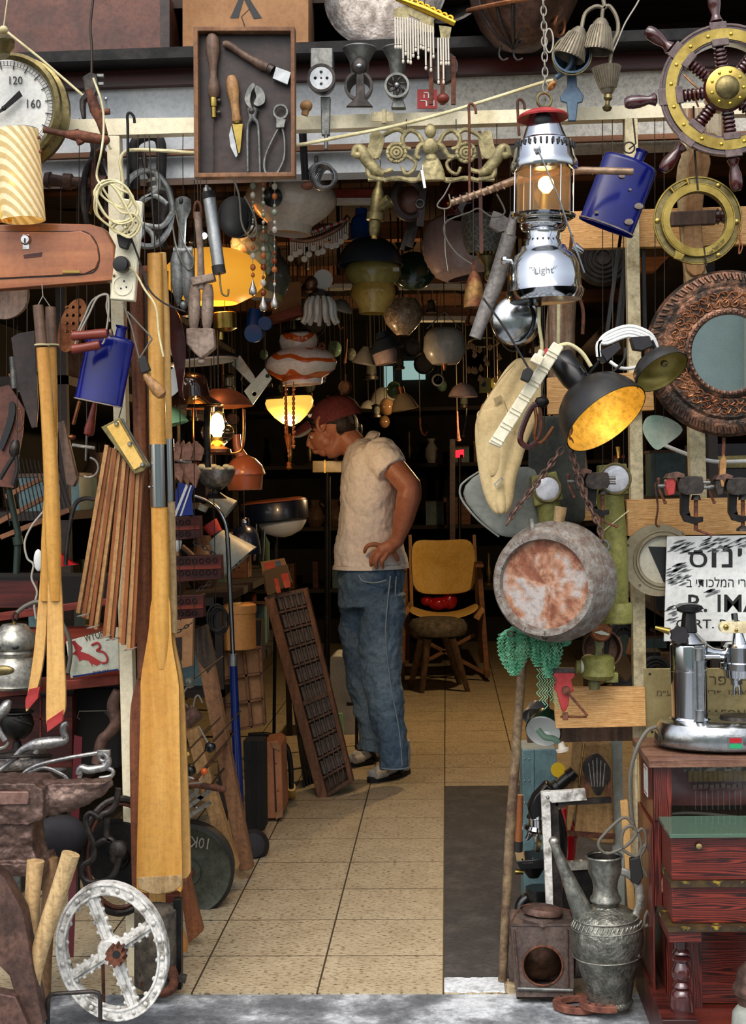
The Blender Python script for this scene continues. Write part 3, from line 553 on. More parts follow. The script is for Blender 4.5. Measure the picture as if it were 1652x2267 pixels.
# ================= left side, lower =================
t=N('anvil','massive old rusty brown anvil with long horn pointing right, bottom left','anvil',3.40)
q=t.p('body','anvil_iron',mods=remesh(2.2,4,3.4)+folds(.010,.022))
q.prism([(-80,1722),(94,1722),(100,1730),(112,1734),(112,1800),(80,1812),(-80,1812)],-62,62); q.tube([(60,1768,0),(120,1766,0),(180,1756,0),(225,1742,0),(248,1732,0)],[42,40,31,18,6],24); q.prism([(100,1732),(246,1726),(220,1740),(120,1760)],-26,26)
q.prism([(-80,1790),(90,1790),(84,1830),(88,1870),(100,1910),(-80,1915)],-48,48); q.prism([(-80,1895),(104,1895),(112,1925),(-80,1925)],-66,66)
t.p('face_plate','anvil_iron2','lighter side ledge',bev=2).prism([(-80,1738),(80,1738),(84,1742),(82,1765),(-80,1768)],-68,-50); t.p('casting_mark','pewter_lt','cast numbers').text('310',14,1790,52,1812,-52,6)
t=N('anvil_stand','heavy pale wooden and iron block under the anvil','block',3.52); t.p('upper_block','pewter',bev=2).box(8,1925,58,1968,-40,60); t.p('body','canvas_yellow2',bev=3).box(-80,1972,56,2110,-30,120); t.p('top_plate','rust',bev=2).box(-80,1926,120,1972,0,100); t.p('loop','wire').tube(cr([(40,1912,-60),(44,1890,-60),(60,1898,-60),(54,1920,-60)],4),2,6)
def handle(lab,pts,r,mat,Y,end=None):
    t=N('wooden_haft',lab,'haft',Y); t.p('shaft',mat).tube(cr(pts,4),r,14); return t
handle('pale straight wooden tool handle, left of the three beside the anvil stand',[(79,1906),(74,1960),(66,2060),(62,2230)],[20,18,17,14],'handle_pale',3.30)
handle('brownish upright wooden handle, standing behind the other two by the anvil',[(112,1898),(108,2000),(100,2100),(95,2250)],[16,17,17,16],'handle_wood2',3.42)
handle('weathered cracked wooden handle leaning right across the other two by the anvil',[(157,1890),(135,1960),(105,2050),(84,2120),(74,2180),(78,2250)],[21,20,20,19,17,16],'handle_pale2',3.25)
t=N('cast_column','rusty brown cast iron bracket slanting down in the bottom left corner','bracket',3.22)
t.p('arm','rust_brown',bev=3).prism([(-60,1890),(10,1945),(50,2020),(70,2130),(96,2270),(60,2290),(20,2160),(-60,2080)],0,50); t.p('foot_plate','rust_brown',bev=3).prism([(-60,2180),(40,2200),(80,2290),(-60,2290)],-20,20)
# iron wheel
t=N('spoked_flywheel','white painted cast iron spoked wheel with studded rim and rusty gear hub','wheel',3.36)
cx,cy=250,2104; q=t.p('rim','white_iron',bev=2); q.prism(circ(cx,cy,122,64,154,-14),-14,16,holes=[circ(cx,cy,101,56,130,-14)]); q=t.p('rim_edge','white_iron'); 
for s in (1.0,.86): q.tube([(*c,-15) for c in circ(cx,cy,119*s,64,151*s,-14)],3,6,closed=True)
for ang in (58,147,238,326):
    a=R(ang+6); ex,ey=cx+108*cos(a),cy+136*sin(a); q=t.p('spoke','white_iron',bev=1.5); q.bar((cx,cy),(ex,ey),26,14,-8); q.bar((cx,cy),(ex,ey),10,6,-15)
    for k in range(4):
        f_=.38+k*.17
        for s in (-1,1): L=math.hypot(ex-cx,ey-cy); nx,ny=-(ey-cy)/L,(ex-cx)/L; q.ball((cx+(ex-cx)*f_+nx*s*14,cy+(ey-cy)*f_+ny*s*14,-4),5,5,5,n=8,m=6)
q=t.p('stud','white_iron')
for x,y in circ(cx,cy,110,22,141,-14): t.p('stud','white_iron').ball((x,y,-16),5,6,4,n=10,m=6)
for x,y in circ(cx,cy,99,18,127,-14): t.p('boss','white_iron').ball((x,y,-6),6,6,6,n=10,m=6)
t.p('hub','white_iron').lathe((cx+2,cy,10),(cx-4,cy+2,-20),[(0,34),(20,34),(28,28)],28)
q=t.p('gear','rust'); q.prism([(272+ (22 if k%2 else 16)*cos(2*PI*(k+.5*(j))/20)-6,2096+(24 if k%2 else 18)*sin(2*PI*(k+.5*j)/20)+6) for k in range(20) for j in (0,1)],-52,-18); t.p('bore','ink').tube([(270,2096,-53),(270,2096,-50)],9,16)
# floor iron handle in front
t=N('iron_staple','square bent dark iron bar standing in front of the white wheel','bar',3.26,'iron'); t.tube([(106,2270),(106,2212),(112,2202),(125,2200),(205,2195),(218,2198),(222,2206),(222,2262)],5,10)
# dish with floral etc: items on the left shelf
S('trim_31','red_wood',(-1.70,3.98,.905),(-.86,4.30,.925))
sh=N('shelf_board','reddish brown shelf board holding the round lantern and the number plate','shelf',3.90,'red_wood',bev=1.5); sh.prism([(-80,1528),(262,1496),(262,1516),(-80,1552)],0,120)
t=N('round_lantern','grey metal round stable lantern with domed cap on the left shelf','lantern',3.84)
t.p('cap','pewter_lt').lathe((32,1382),(32,1440),[(0,26),(4,30),(10,34),(24,48),(38,52),(50,50),(56,44),(58,34)],36); t.p('slot','ink').ball((8,1428,-44),12,6,6); t.p('slot','ink').ball((44,1428,-44),12,6,6)
t.p('waist','pewter_lt').lathe((32,1436),(32,1456),[(0,40),(8,46),(16,42),(20,40)],36); t.p('body','pewter_lt').lathe((32,1454),(32,1524),[(0,42),(10,52),(22,56),(40,57),(50,60),(58,58),(64,60),(70,54)],40); t.p('badge','brass_old').ball((24,1478,-52),26,12,8)
t.p('hook','wire').tube(cr([(32,1380),(28,1366),(34,1356),(40,1362),(36,1372)],4),2.6,8); t.p('hose','grey_cable').tube(cr([(38,1356),(60,1340),(90,1334),(130,1370),(152,1410),(156,1450),(150,1490)],5),5,10)
t.p('finial','brass').tube([(32,1376),(32,1386)],5,10)
t=N('license_plate','white Wyoming number plate with red bucking horse rider, on the left shelf','number plate',3.86)
t.p('plate','plate_white',bev=2).prism([(146,1420),(262,1388),(264,1484),(156,1502)],0,3); t.p('frame_line','navy_gloss').tube([(162,1498,-1),(262,1482,-1)],2,6)
t.p('lettering','brass_ink').text('WYOM',186,1398,232,1416,-1.2,1,-16); q=t.p('numeral','ink_red'); q.tube(cr([(203,1428,-2),(216,1423,-2),(222,1432,-2),(214,1440,-2)],4),2.5,6); q.tube(cr([(214,1440,-2),(230,1444,-2),(238,1456,-2),(236,1466,-2),(226,1468,-2)],4),2.5,6)
t.p('horse_emblem','ink_red','red bucking horse and rider').prism([(157,1420),(166,1418),(172,1426),(182,1434),(178,1442),(196,1448),(226,1466),(214,1474),(204,1468),(206,1476),(196,1462),(182,1460),(176,1464),(170,1450),(160,1448),(168,1440),(164,1430)],-1.5,0); t.p('lettering','brass_ink').text('DENIM',206,1484,240,1491,-1.2,1,-9)
t=N('cauldron_pot','small black round cauldron with ring handles behind the anvil','cauldron',3.80)
t.p('bowl','iron_dark').lathe((38,1574),(38,1640),[(0,36),(3,37),(6,30),(14,34),(30,38),(48,32),(62,18),(66,0)],36,caps=False); t.p('ring','iron').tor((53,1588,-30),6,2,n=16); t.p('bail','iron').tube(cr([(15,1584,-24),(50,1590,-34),(75,1600,-20)],4),2,6); t.p('foot','iron_dark').tube([(38,1640),(38,1660)],[8,12],12)
t=N('cast_platter','oval embossed iron platter lying behind the anvil face','platter',3.72)
t.p('dish','pewter_hammer').lathe((45,1664),(48,1698),[(0,0),(0,54),(8,62),(20,68),(30,68),(34,58)],44,fy=.8); t.p('rim','iron').tor((46,1676),66,4,(0.05,1,-.2),n=40)
t=N('griffin_bracket','silvery cast iron bracket in the shape of a winged beast, behind the anvil horn','bracket',3.58)
t.p('beast','silver_iron','beast figure',mods=remesh(1.6,2,3.58)).tube(cr([(174,1715),(180,1700),(196,1704),(215,1702),(232,1698),(240,1688),(236,1672),(222,1668),(220,1680),(230,1686)],4),[8,9,10,9,9,8,7,6,5,5],12)
t.p('beast_leg','silver_iron').tube(cr([(236,1700),(250,1706),(246,1718),(220,1722)],4),[6,5,5,4],10); t.p('beast_leg','silver_iron').tube([(180,1704),(176,1722)],5,8); t.p('head_plate','silver_iron',bev=1).box(216,1660,244,1672,-6,8)
t.p('bar','silver_iron').tube(cr([(220,1666),(150,1678),(90,1692),(60,1706),(45,1722)],5),4.5,10); t.p('curl','silver_iron').tube(cr([(60,1712),(100,1700),(140,1716),(150,1728)],5),4,8)
t=N('dolphin_bracket','silvery cast iron bracket ending in a rearing beast, above the platter','bracket',3.66)
t.p('beast','silver_iron','rearing beast figure').tube(cr([(150,1602),(142,1606),(140,1620),(146,1634),(138,1640),(110,1644),(80,1648),(50,1660),(20,1690),(0,1705)],4),[6,8,8,7,11,14,13,8,5,5],12)
t.p('beast_leg','silver_iron').tube([(84,1652),(78,1668)],6,8)
t=N('figure_casting','rough silvery iron casting of a small beast at the left edge above the cauldron','casting',3.70); t.p('body','silver_iron').tube(cr([(-20,1590),(5,1575),(16,1560),(24,1552)],4),[16,14,12,4],10); t.p('leg','silver_iron').tube(cr([(-10,1600),(2,1625),(12,1640)],4),7,8); t.p('base_spike','pewter').tube(cr([(-20,1660),(10,1655),(20,1642)],4),5,8)
# clutter lower-left between
t=N('wall_valve','old twisted iron water fitting leaning behind the left post','fitting',3.86); t.p('pipe','rust_brown').tube(cr([(262,1530),(250,1560),(256,1600),(240,1625),(225,1640),(216,1690)],5),[12,14,13,12,14],12); t.p('lug','iron').tube([(236,1572),(262,1600)],9,10)
t=N('grate_ring','curved black iron gate ornament of joined hoops behind the white wheel','ornament',3.62)
for pts in ([(262,1745),(258,1775),(245,1795),(228,1802),(222,1812)],[(222,1812),(200,1800),(190,1815),(196,1840),(208,1870),(206,1900),(186,1915),(180,1935),(195,1952),(230,1950),(252,1935),(262,1905),(258,1880),(248,1860),(230,1860),(212,1870)],[(238,1812),(236,1850),(248,1862)],[(262,1880),(275,1865)]): t.p('bar','iron').tube(cr(pts,5),7,10)
t.p('boss','iron').ball((262,1878,-6),20,20,12)
t=N('tyre_rim','dark curved iron wheel rim standing behind the anvil','rim',3.75); t.p('rim','iron').tor((262,1900,20),86,8,(.35,0,-1),n=40,ry=130); t.p('inner_rim','leather_brown').tor((262,1900,22),74,5,(.35,0,-1),n=40,ry=118)
t=N('machine_disc','large dark round machine disc standing behind the hoop ornament','disc',3.80); t.p('disc','iron_dark').lathe((262,1900,40),(258,1900,14),[(0,0),(0,80),(14,84),(26,78),(28,30),(34,28),(36,0)],40); t.p('hub','iron').lathe((262,1895,10),(262,1895,-14),[(0,22),(14,20),(24,12)],20)
t=N('roller','dark ribbed fur roller standing behind the white wheel at its right','roller',3.66); t.p('drum','fur').lathe((345,2005),(345,2190),[(0,30),(8,48),(176,48),(185,34)],28); t.p('frame_post','iron_dark',bev=1).box(384,1990,402,2190,-4,20)
t=N('shackle','rusty iron shackle with bolt on the floor right of the white wheel','shackle',3.62); t.p('bow','rust').tube(cr([(324,2160),(322,2182),(350,2196),(378,2190),(386,2165),(380,2142)],5),[10,11,12,11,10],10); t.p('bolt','iron').tube([(310,2156),(410,2166)],7,6); t.p('nut','iron').tube([(398,2164),(412,2167)],11,6)
t=N('dark_chest','dark red lacquered chest below the left shelf','chest',4.0); t.p('case','red_wood_dark',bev=2).box(-80,1540,160,1700,0,120); t.p('panel_line','red_wood').box(88,1540,92,1700,-2,0); t.p('panel_line','red_wood').box(-80,1590,160,1593,-2,0)
t=N('dark_mandolin','dark leather pouch lying between anvil horn and stand','pouch',3.72,'black_matte'); t.ball((135,1850),62,48,30); 
t=N('rod','thin dark rod leaning behind the white wheel spokes','rod',3.50,'rust'); t.tube([(226,1990),(230,2258)],4,8)
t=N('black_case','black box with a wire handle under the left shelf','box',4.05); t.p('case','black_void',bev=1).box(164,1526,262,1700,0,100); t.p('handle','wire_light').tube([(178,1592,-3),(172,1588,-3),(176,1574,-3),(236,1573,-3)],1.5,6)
t=N('red_wedge','dark red wedge shaped sheet behind the anvil beast','sheet',3.92,'maroon'); t.prism([(164,1628),(182,1632),(162,2120),(146,2120)],0,4)
# leaning boards, 10 kg plate etc at left of aisle
t=N('weight_plate','dark rubber edged iron weight plate marked 10KG standing on the floor','weight plate',4.42)
t.p('disc','iron_green').lathe((405,1932,60),(412,1932,0),[(0,0),(0,100),(10,106),(50,106),(60,98),(56,92),(54,60),(56,34),(60,32),(61,12),(61,0)],56); t.p('rubber_edge','black_rubber').lathe((405,1932,58),(411,1932,4),[(0,100),(4,108),(50,108),(54,102)],56,caps=False)
q=t.p('lettering','pewter_lt').text('10KG',402,1852,462,1876,-2,2,188); t.p('hub_ring','rust').tor((410,1932,-2),16,4,n=24)
t=N('leaning_board','tall reddish brown weathered board leaning beside the oars, nearest the aisle','board',4.75); t.p('board','plank',bev=2).prism([(424,1398),(456,1384),(560,1924),(530,1930)],0,30); t.p('burnt_top','charred','dark charred upper part').prism([(424,1397),(456,1383),(476,1470),(460,1490),(436,1460)],-1,31)
t=N('leaning_board','pale wooden board leaning in front of the reddish board','board',4.55,'plank_light',bev=2); t.prism([(410,1620),(436,1612),(528,1920),(500,1950)],0,30)
t=N('leaning_board','short dark red board standing by the oar tips','board',4.07,'oar_brown',bev=2); t.prism([(398,1970),(416,1930),(449,2062),(417,2090)],0,24)
t=N('wooden_spoon','small orange wooden spoon handle on the floor beside the dark red board','spoon',3.95); t.p('handle','spoon_wood').tube(cr([(396,2022),(400,2055),(404,2090),(406,2106)],4),[6,6,13,10],12); t.p('ferrule','pewter_lt').tube([(398,1998),(396,2026)],7,10)
t=N('iron_canisters','pair of rusty iron cylinders with wire bails above the boards beside the oars','canister',4.1)
for a_,b_ in (((396,1608),(410,1580)),((410,1600),(440,1570))): t.p('cylinder','rust_brown').lathe(a_,b_,[(0,18),(30,20),(36,19),(38,16)],20)
t.p('bail','wire_light').tube(cr([(408,1580),(404,1562),(412,1560),(422,1578)],4),2,6); t.p('bail','wire_light').tube(cr([(428,1566),(432,1545),(440,1540),(448,1556)],4),2,6); t.wire(430,1480,1550)
for x,y,r,mt,lab in ((466,1654,12.5,'black_plastic','black ball on a rod end in front of the leaning board'),(421,1706,13,'black_plastic','black ball knob beside the oar edge'),(452,1708,8,'orange_ball','orange ball on a curved wire beside the oar'),(414,1670,6,'canvas_yellow','tiny yellow ball at the oar edge'),(420,1512,12,'glass_smoke','clear glass ball above the rusty cylinders')):
    t=N('ball_knob',lab,'knob',4.0); t.p('ball',mt).ball((x,y),r,n=20,m=12); t.p('stem','wire_light').tube(cr([(x,y+r*.6),(x-2,y+r+14),(x-20,y+r+18),(x-44,y+r+20)],4) if mt=='orange_ball' else [(x-4,y-6),(x-26,y-46)] if x==466 else [(x,y),(x-14,y+22)],2.2,8); t.p('stay','wire').tube([(x-14,y+8,4),(x-14,y+8,560)],2,6)
t=N('rusty_peg','rusty round iron peg sticking out across the leaning boards','peg',4.1,'rust'); t.tube([(420,1735),(500,1748)],[8,7],10); t.tube([(424,1736,0),(424,1736,520)],5,8)
t=N('strap_hinges','crossed grey metal straps riveted together beside the weight plate','straps',4.15)
for a_,b_ in (((410,1792),(470,1746)),((410,1748),(452,1770)),((412,1810),(466,1776))): t.p('strap','pewter_lt').bar(a_,b_,9,3)
t.p('rivet','steel').ball((436,1788,-2),3); t.p('stay','iron').tube([(430,1785,0),(430,1785,420)],3,6); t.p('arc_strap','pewter_lt').tube(cr([(410,1720),(430,1728),(436,1750),(418,1770)],4),5,8)
# yellow clay-ish disc & misc above: left side mid
t=N('slatted_rack','iron grille with wooden rails, dark, behind the paddles','rack',4.25)
for a_,b_ in (((-20,1165),(100,1100)),((0,1190),(150,1130)),((10,1100),(90,1060))): t.p('rail','shelf_wood',bev=1).bar(a_,b_,11,10)
for i in range(16): t.p('bar','iron').tube([(i*9-6,1000+i*2),(i*9+22,1165-i*3)],1.4,5)
t=N('green_post','dark green painted iron pipe stand behind the paddles','stand',4.1); t.p('pipe','tin_dark').tube([(20,1085),(40,1180),(36,1270)],8,10); t.p('collar','tin_dark').tube([(38,1188),(41,1206)],12,10); t.wire(14,700,1085)
t=N('leather_saw_sheath','large dark brown curved sheet metal blade hanging left of the paddles','blade',3.9,'leather_dark',bev=1); t.prism([(24,748),(40,738),(76,732),(84,900),(80,946),(70,948),(40,860)],0,8); t.wire(60,600,740)
t=N('round_wood_tray','round brown wooden bowl under the cupboard at the left edge','bowl',3.95,'handle_dark'); t.lathe((10,650,20),(10,652,-10),[(0,0),(0,50),(18,57),(30,56),(28,48),(14,0)],40,caps=False)
t=N('grater','silver ribbed metal tube tool hanging at the far left','tool',4.1); t.p('tube_body','steel_dull').tube([(28,790),(32,860)],8,12); t.p('tube_body','steel_dull').tube([(42,800),(46,868)],6,12); t.p('grip','copper').bar((20,832),(36,822),8,6); t.wire(30,700,790)
t=N('black_pliers','black handled pliers hanging at the far left','pliers',3.95); q=t.p('jaw','iron'); q.lathe((36,974),(30,1010),[(0,6),(10,12),(30,12),(38,6)],14); t.p('handle','black_rubber').tube(cr([(34,1005),(18,1030),(0,1060)],4),5,8); t.p('handle','black_rubber').tube(cr([(36,1005),(38,1040),(28,1075)],4),5,8); t.wire(38,700,975)
t=N('saw','old wood handled saw with brown blade hanging at the left edge','saw',4.0); t.p('blade','leather_brown').prism([(-20,860),(20,852),(54,905),(50,960),(30,1080),(-20,1075)],0,4); t.p('grip','ink').prism(cr([(24,890),(36,900),(30,940),(8,996),(2,980),(18,930)],4,True),-8,-1); t.p('hang_loop','copper').tube(cr([(38,930),(36,910),(44,905),(48,925),(50,945),(38,955),(30,940)],4),1.6,6)
t=N('copper_strainer','pierced copper disc hanging behind the paddles','strainer',4.1); q=t.p('disc','copper'); q.prism(circ(160,720,28,30,62,18),0,3,holes=[circ(148+14*(i%3),680+18*(i//3),4,8) for i in range(12)]); t.wire(170,620,665)
t=N('wooden_block_brush','long weathered wooden block hanging right of the paddles','block',3.95,'handle_dark',bev=3); t.prism([(126,935),(142,930),(172,1060),(164,1078),(146,1072)],0,16); t.wire(134,640,936)
t=N('spoon','long handled copper ladle hanging below the left flask','ladle',3.82); t.p('rod','copper').tube([(176,888),(162,940)],4,8); t.p('bowl','copper').ball((160,968,-4),9,6,8); t.wire(176,640,890)
t=N('juggling_club','reddish brown wooden club hanging below the left flask','club',3.78); t.p('club','red_wood').lathe((210,892),(195,968),[(0,5),(30,8),(60,12),(72,11),(78,0)],18); t.wire(211,640,894)
t=N('mezzaluna','grey metal crescent with a wire below the left flask','tool',3.9); t.p('rod','steel_dull').tube([(192,960),(190,1020)],2.6,8); t.p('cross','pewter_lt').tube([(160,985),(210,992)],4,8); t.wire(192,640,962); t.p('arc','pewter_lt').tor((196,1035),22,2.5,n=24,a0=100,a1=300)
t=N('white_flex','thin white flex curling down behind the paddles','cable',3.9,'plaster'); t.tube(cr([(98,1130),(70,1165),(55,1200),(60,1235),(74,1250),(70,1280),(82,1310),(76,1340),(80,1370)],6),2.4,8)
t=N('coat_hook','curved polished dark metal arm behind the slats','arm',4.0,'iron'); t.tube(cr([(145,1250),(152,1180),(165,1120),(185,1104),(210,1105)],5),5,8)
t=N('red_wedge_box','red plastic wedge and white oval lid behind the left paddle','toy',4.0); t.p('wedge','red_gloss').prism([(132,1225),(160,1246),(170,1250),(132,1255)],0,20); t.p('lid','white_enamel').ball((88,1240,-10),11,25,6)
t=N('wooden_rail','reddish long wooden rail crossing behind the paddles above the shelf','rail',4.2,'red_wood',bev=1); t.prism([(-60,1365),(160,1335),(260,1322),(260,1336),(-60,1384)],0,24)
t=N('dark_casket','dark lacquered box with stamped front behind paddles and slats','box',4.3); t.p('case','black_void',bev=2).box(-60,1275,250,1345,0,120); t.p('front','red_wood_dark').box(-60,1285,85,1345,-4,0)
# ================= top shelf and lintel =================
def hook(x0,y0,y1,lab,mat='rust',Y=3.72,r=3,cat='hook'):
    t=N('iron_hook',lab,cat,Y,mat); t.tube(cr([(x0+14,y0+16),(x0+12,y0+2),(x0+4,y0-6),(x0-2,y0),(x0-1,y0+30),(x0,y1-20),(x0+2,y1)],5),r,8); return t
t=N('suitcase','large dark brown leather suitcase lying on the shelf, top left','suitcase',3.95)
t.p('body','leather_brown',bev=6).prism([(-60,-40),(360,-40),(372,80),(366,128),(-60,140)],0,160); t.p('strap','leather_dark').box(355,-40,376,128,-3,10); t.p('rim','leather_dark').box(-60,118,366,126,-3,0)
S('trim_30','iron_dark',(-2.2,3.9,2.545),(2.0,4.6,2.575))
t=N('plank','pale narrow plank end lying on the shelf beneath the suitcase','plank',3.93,'plank_light'); t.prism([(250,114),(434,112),(434,124),(262,126)],0,60)
t=N('cardboard_box','brown cardboard box with a black printed mark behind the tool tray','box',3.98)
t.p('carton','cardboard',bev=1).box(404,-40,683,104,0,140); b=t.p('printed_mark','ink','black printed letter mark'); b.prism([(510,40),(532,-10),(548,-10),(580,40),(562,42),(540,-2),(528,40)],-1,0)
# tool tray
t=N('tool_tray','dark wooden display tray hung from the beam, holding mounted old tools','tray',3.66)
t.p('backing','leather_dark','dark scuffed backing').prism([(440,74),(648,72),(648,388),(442,390)],0,6)
q=t.p('frame','plank',bev=1.5); q.prism([(432,66),(655,66),(656,396),(434,398)],-24,6,holes=[[(442,76),(646,76),(647,386),(443,388)]])
t.p('hanging_wire','wire').tube([(545,66,-8),(536,40,-8),(552,20,0),(548,-30,10)],1.5,6)
def tool(name,lab,cat='tool',Y=3.648): return N(name,lab,cat,Y)
t=tool('hand_file','dark turned wooden handle with brass fitting, far left in the display tray')
t.p('handle','handle_dark').lathe((470,74),(474,216),[(0,0),(2,9),(12,15),(40,16),(75,9),(95,8),(118,14),(135,13),(142,9)],20); t.p('fitting','brass').lathe((473,214),(474,262),[(0,8),(8,9),(22,8),(24,6),(46,6),(48,3)],14)
for y in (222,248): t.p('thumbscrew','iron').lathe((476,y),(490,y+1),[(0,2),(6,2),(7,5),(13,5)],10)
t.p('rod','iron').tube([(473,262),(473,385)],1.6,8)
t=tool('pruning_knife','folding knife with yellow wooden handle, second in the display tray')
t.p('handle','handle_wood').lathe((512,166),(525,270),[(0,0),(3,9),(14,13),(35,14),(60,10),(85,9),(100,11),(104,9)],20)
t.p('ferrule','brass').lathe((523,264),(525,274),[(0,9),(10,8)],14); t.p('blade','brass','tapering brass coloured blade').prism([(515,275),(538,275),(532,338),(528,340)],-3,1); t.p('side_blade','steel','open steel side blade').prism([(513,280),(508,300),(511,325),(523,350),(527,345),(522,318)],-5,-3)
t=tool('scraper_tool','scraper with slanting wooden handle and steel head, top of the display tray')
t.p('handle','handle_dark').tube(cr([(494,98),(508,100),(540,122),(575,142),(592,150)],3),[6,9,8,8,11,9],14); t.p('ferrule','iron').lathe((594,150),(606,158),[(0,11),(12,12)],14); t.p('blade','steel',bev=1).prism([(612,150),(646,162),(638,190),(604,176)],-8,4)
t=tool('animal_clippers','old steel toothed clippers with scissor handles, centre of the display tray')
q=t.p('jaw','steel_dull',bev=1); q.prism(cr([(560,185),(548,200),(542,222),(552,240),(560,244),(555,225),(558,205),(566,192)],4,True),-6,2)
q=t.p('jaw','steel_dull',bev=1); q.prism(cr([(566,190),(578,195),(587,210),(586,228),(572,236),(562,230),(568,215),(564,200)],4,True),-4,4)
t.p('pivot','iron').lathe((558,247,-10),(558,247,4),[(0,3),(3,7),(14,7)],12)
for pts in ([(552,240),(556,262),(550,275),(548,300),(549,380)],[(566,240),(562,262),(571,275),(574,320),(576,382)]): t.p('handle','steel_dull').tube(cr(pts,3),[7,6,4,3,3],10)
t=tool('ring_pincers','steel pincers with round jaws and bowed handles, right in the display tray')
t.p('ring_jaw','steel_dull').tor((622,249,-3),15,4,n=28); t.p('hub','steel_dull',bev=1).prism([(612,262),(634,266),(630,284),(612,285)],-7,3)
for pts in ([(618,282),(603,310),(588,345),(585,370),(590,384),(600,388)],[(625,282),(630,310),(629,350),(616,380),(606,388)]): t.p('handle','steel_dull').tube(cr(pts,4),3,8)
# copper tray & bowls on shelf
t=N('hammered_tray','large dented grey metal tray with hammered pattern standing behind the grinders','tray',4.0)
t.p('dish','pewter_hammer').lathe((858,-10,30),(852,-20,-10),[(0,0),(0,110),(20,132),(36,138),(38,134),(24,118),(16,100),(12,0)],48,fy=1,caps=False)
t=N('copper_basin','dark round basin standing on the shelf behind the gold valance','basin',4.15); t.p('bowl','iron').lathe((990,-20,30),(985,-30,-20),[(0,0),(0,60),(30,92),(52,96),(52,90),(26,80),(6,0)],40,caps=False)
t=N('copper_cauldron','large copper cauldron with ring handles on the shelf, top right of centre','cauldron',3.85)
t.p('bowl','copper_dark').lathe((1160,-30),(1138,122),[(0,118),(6,122),(20,120),(60,108),(100,84),(130,52),(146,0)],48,caps=False)
t.p('rim','copper').tor((1158,2),122,5,(.14,1,.3),n=48)
for a in range(5): t.p('strap','iron').tube(cr([(1058+a*36,0,-112+abs(a-2)*22),(1066+a*32,50,-104+abs(a-2)*20),(1100+a*16,96,-70+abs(a-2)*10),(1136,118,-30)],4),3,6)
t.p('handle','copper').tor((1236,70,-40),22,4,(1,.2,-.6),n=20)
for x in (1108,1140): t.p('foot_hook','iron').tube(cr([(x,110,-30),(x-4,130,-30),(x+4,142,-30),(x+16,138,-30)],4),2.5,6)
t=N('gold_valance','gilt lamp crown hung with rows of glass rods, top centre','lamp',3.72)
q=t.p('crown_rail','gilt_bright','bright gilt scrolled rail'); q.tube([(878,-4),(940,20),(1008,52)],[6,9,7],10)
for i in range(9): q.tor((893+i*13,-6+i*6,-4),6,2.6,n=12,m=6)
q=t.p('pierced_skirt','gilt'); q.prism([(870,20),(905,12),(960,38),(962,72),(940,70),(918,62),(912,48),(900,44),(872,40)],0,4,holes=[[(905,32),(930,44),(925,58),(906,46)]]); q.prism([(972,56),(1000,60),(996,84),(976,84)],0,4)
random.seed(2)
for i in range(22):
    x=875+i*5.6; y=38+max(0,(i-5))*2.1 if i<16 else 84; L=random.choice((60,75,92,50)); 
    if 15<i<17: continue
    q=t.p('glass_rod','pearl'); q.tube([(x,y),(x+1,y+L)],2,6); q.ball((x+1,y+L+6),3,5,3,n=8,m=6)
t.wire(940,20,-60)
# mincers clamped along the beam
def mincer(lab,x,y0,y1,kind,w):
    t=N('meat_mincer',lab,'mincer',3.78)
    if kind=='box': q=t.p('hopper','steel_dull',bev=2); q.prism([(x-w*.75,y0),(x+w*.75,y0),(x+w*.78,y0+45),(x-w*.78,y0+45)],-20,30)
    else: q=t.p('hopper','steel_dull'); q.lathe((x,y0),(x,y0+60),shell([(0,w+4),(3,w+6),(8,w+2),(30,w*.7),(60,w*.55)],4),28,caps=False)
    yb=y0+ (70 if kind=='box' else 92)
    t.p('barrel','iron' if kind!='mid' else 'steel_dull').lathe((x,yb,30),(x,yb,-34),[(0,w*.7),(20,w*.85),(40,w*.95),(58,w),(64,w*.98),(64,w*.8),(58,w*.78)],30,caps=False)
    return t,yb
t,yb=mincer('mincer with square hopper and perforated plate, left of the three on the beam',714,112,250,'box',32)
q=t.p('plate','steel','round plate with holes'); q.prism(circ(714,yb,25,28),-32,-28,holes=[circ(714+13*cos(a),yb+13*sin(a),3.6,10) for a in (0,1.57,3.14,4.71)]+[circ(714,yb,2.5,10)])
q=t.p('stem','steel_dull',bev=2); q.prism([(710,215),(732,215),(730,300),(712,300)],-4,10); q=t.p('clamp_foot','steel_dull'); q.tube([(722,290),(722,330)],5,8)
t,yb=mincer('mincer with wide round hopper and crank stub, middle of the three on the beam',796,106,250,'round',32)
t.p('front_cap','iron').ball((798,yb-42,-30),18,22,12); t.p('boss','steel').ball((798,yb-40,-42),7,5,4); t.p('stem','iron',bev=2).prism([(792,150),(806,150),(810,225),(828,246),(768,246),(790,225)],-36,-26)
t,yb=mincer('steel mincer with spiral screw opening, right of the three on the beam',880,106,250,'mid',28)
for k in range(7): t.p('screw_vane','iron').tube(cr([(880+6*cos(k*.9),yb+6*sin(k*.9),-30),(880+14*cos(k*.9+.5),yb+14*sin(k*.9+.5),-33),(880+22*cos(k*.9+.7),yb+22*sin(k*.9+.7),-30)],3),2.5,6)
t.p('hub','steel').ball((880,yb,-34),6); t.p('stem','steel_dull',bev=3).prism([(870,200),(894,200),(893,225),(900,245),(866,245),(872,225)],-20,0)
t=N('wooden_finial','round brown wooden knob resting on the beam beside the tray','knob',3.76,'handle_wood'); t.ball((678,235),14,13,13); t.tube([(678,243),(674,255)],8,12)
t=N('pulley_block','rusty iron pulley block with wooden ball, hung below the gold valance','pulley',3.78)
t.p('wheel','iron').lathe((980,150,16),(980,150,-10),[(0,10),(0,34),(6,30),(20,30),(26,34),(26,10)],28)
for x in (955,980,1004): t.p('strap','rust',bev=1).box(x-5,130,x+5,236,-18,-10)
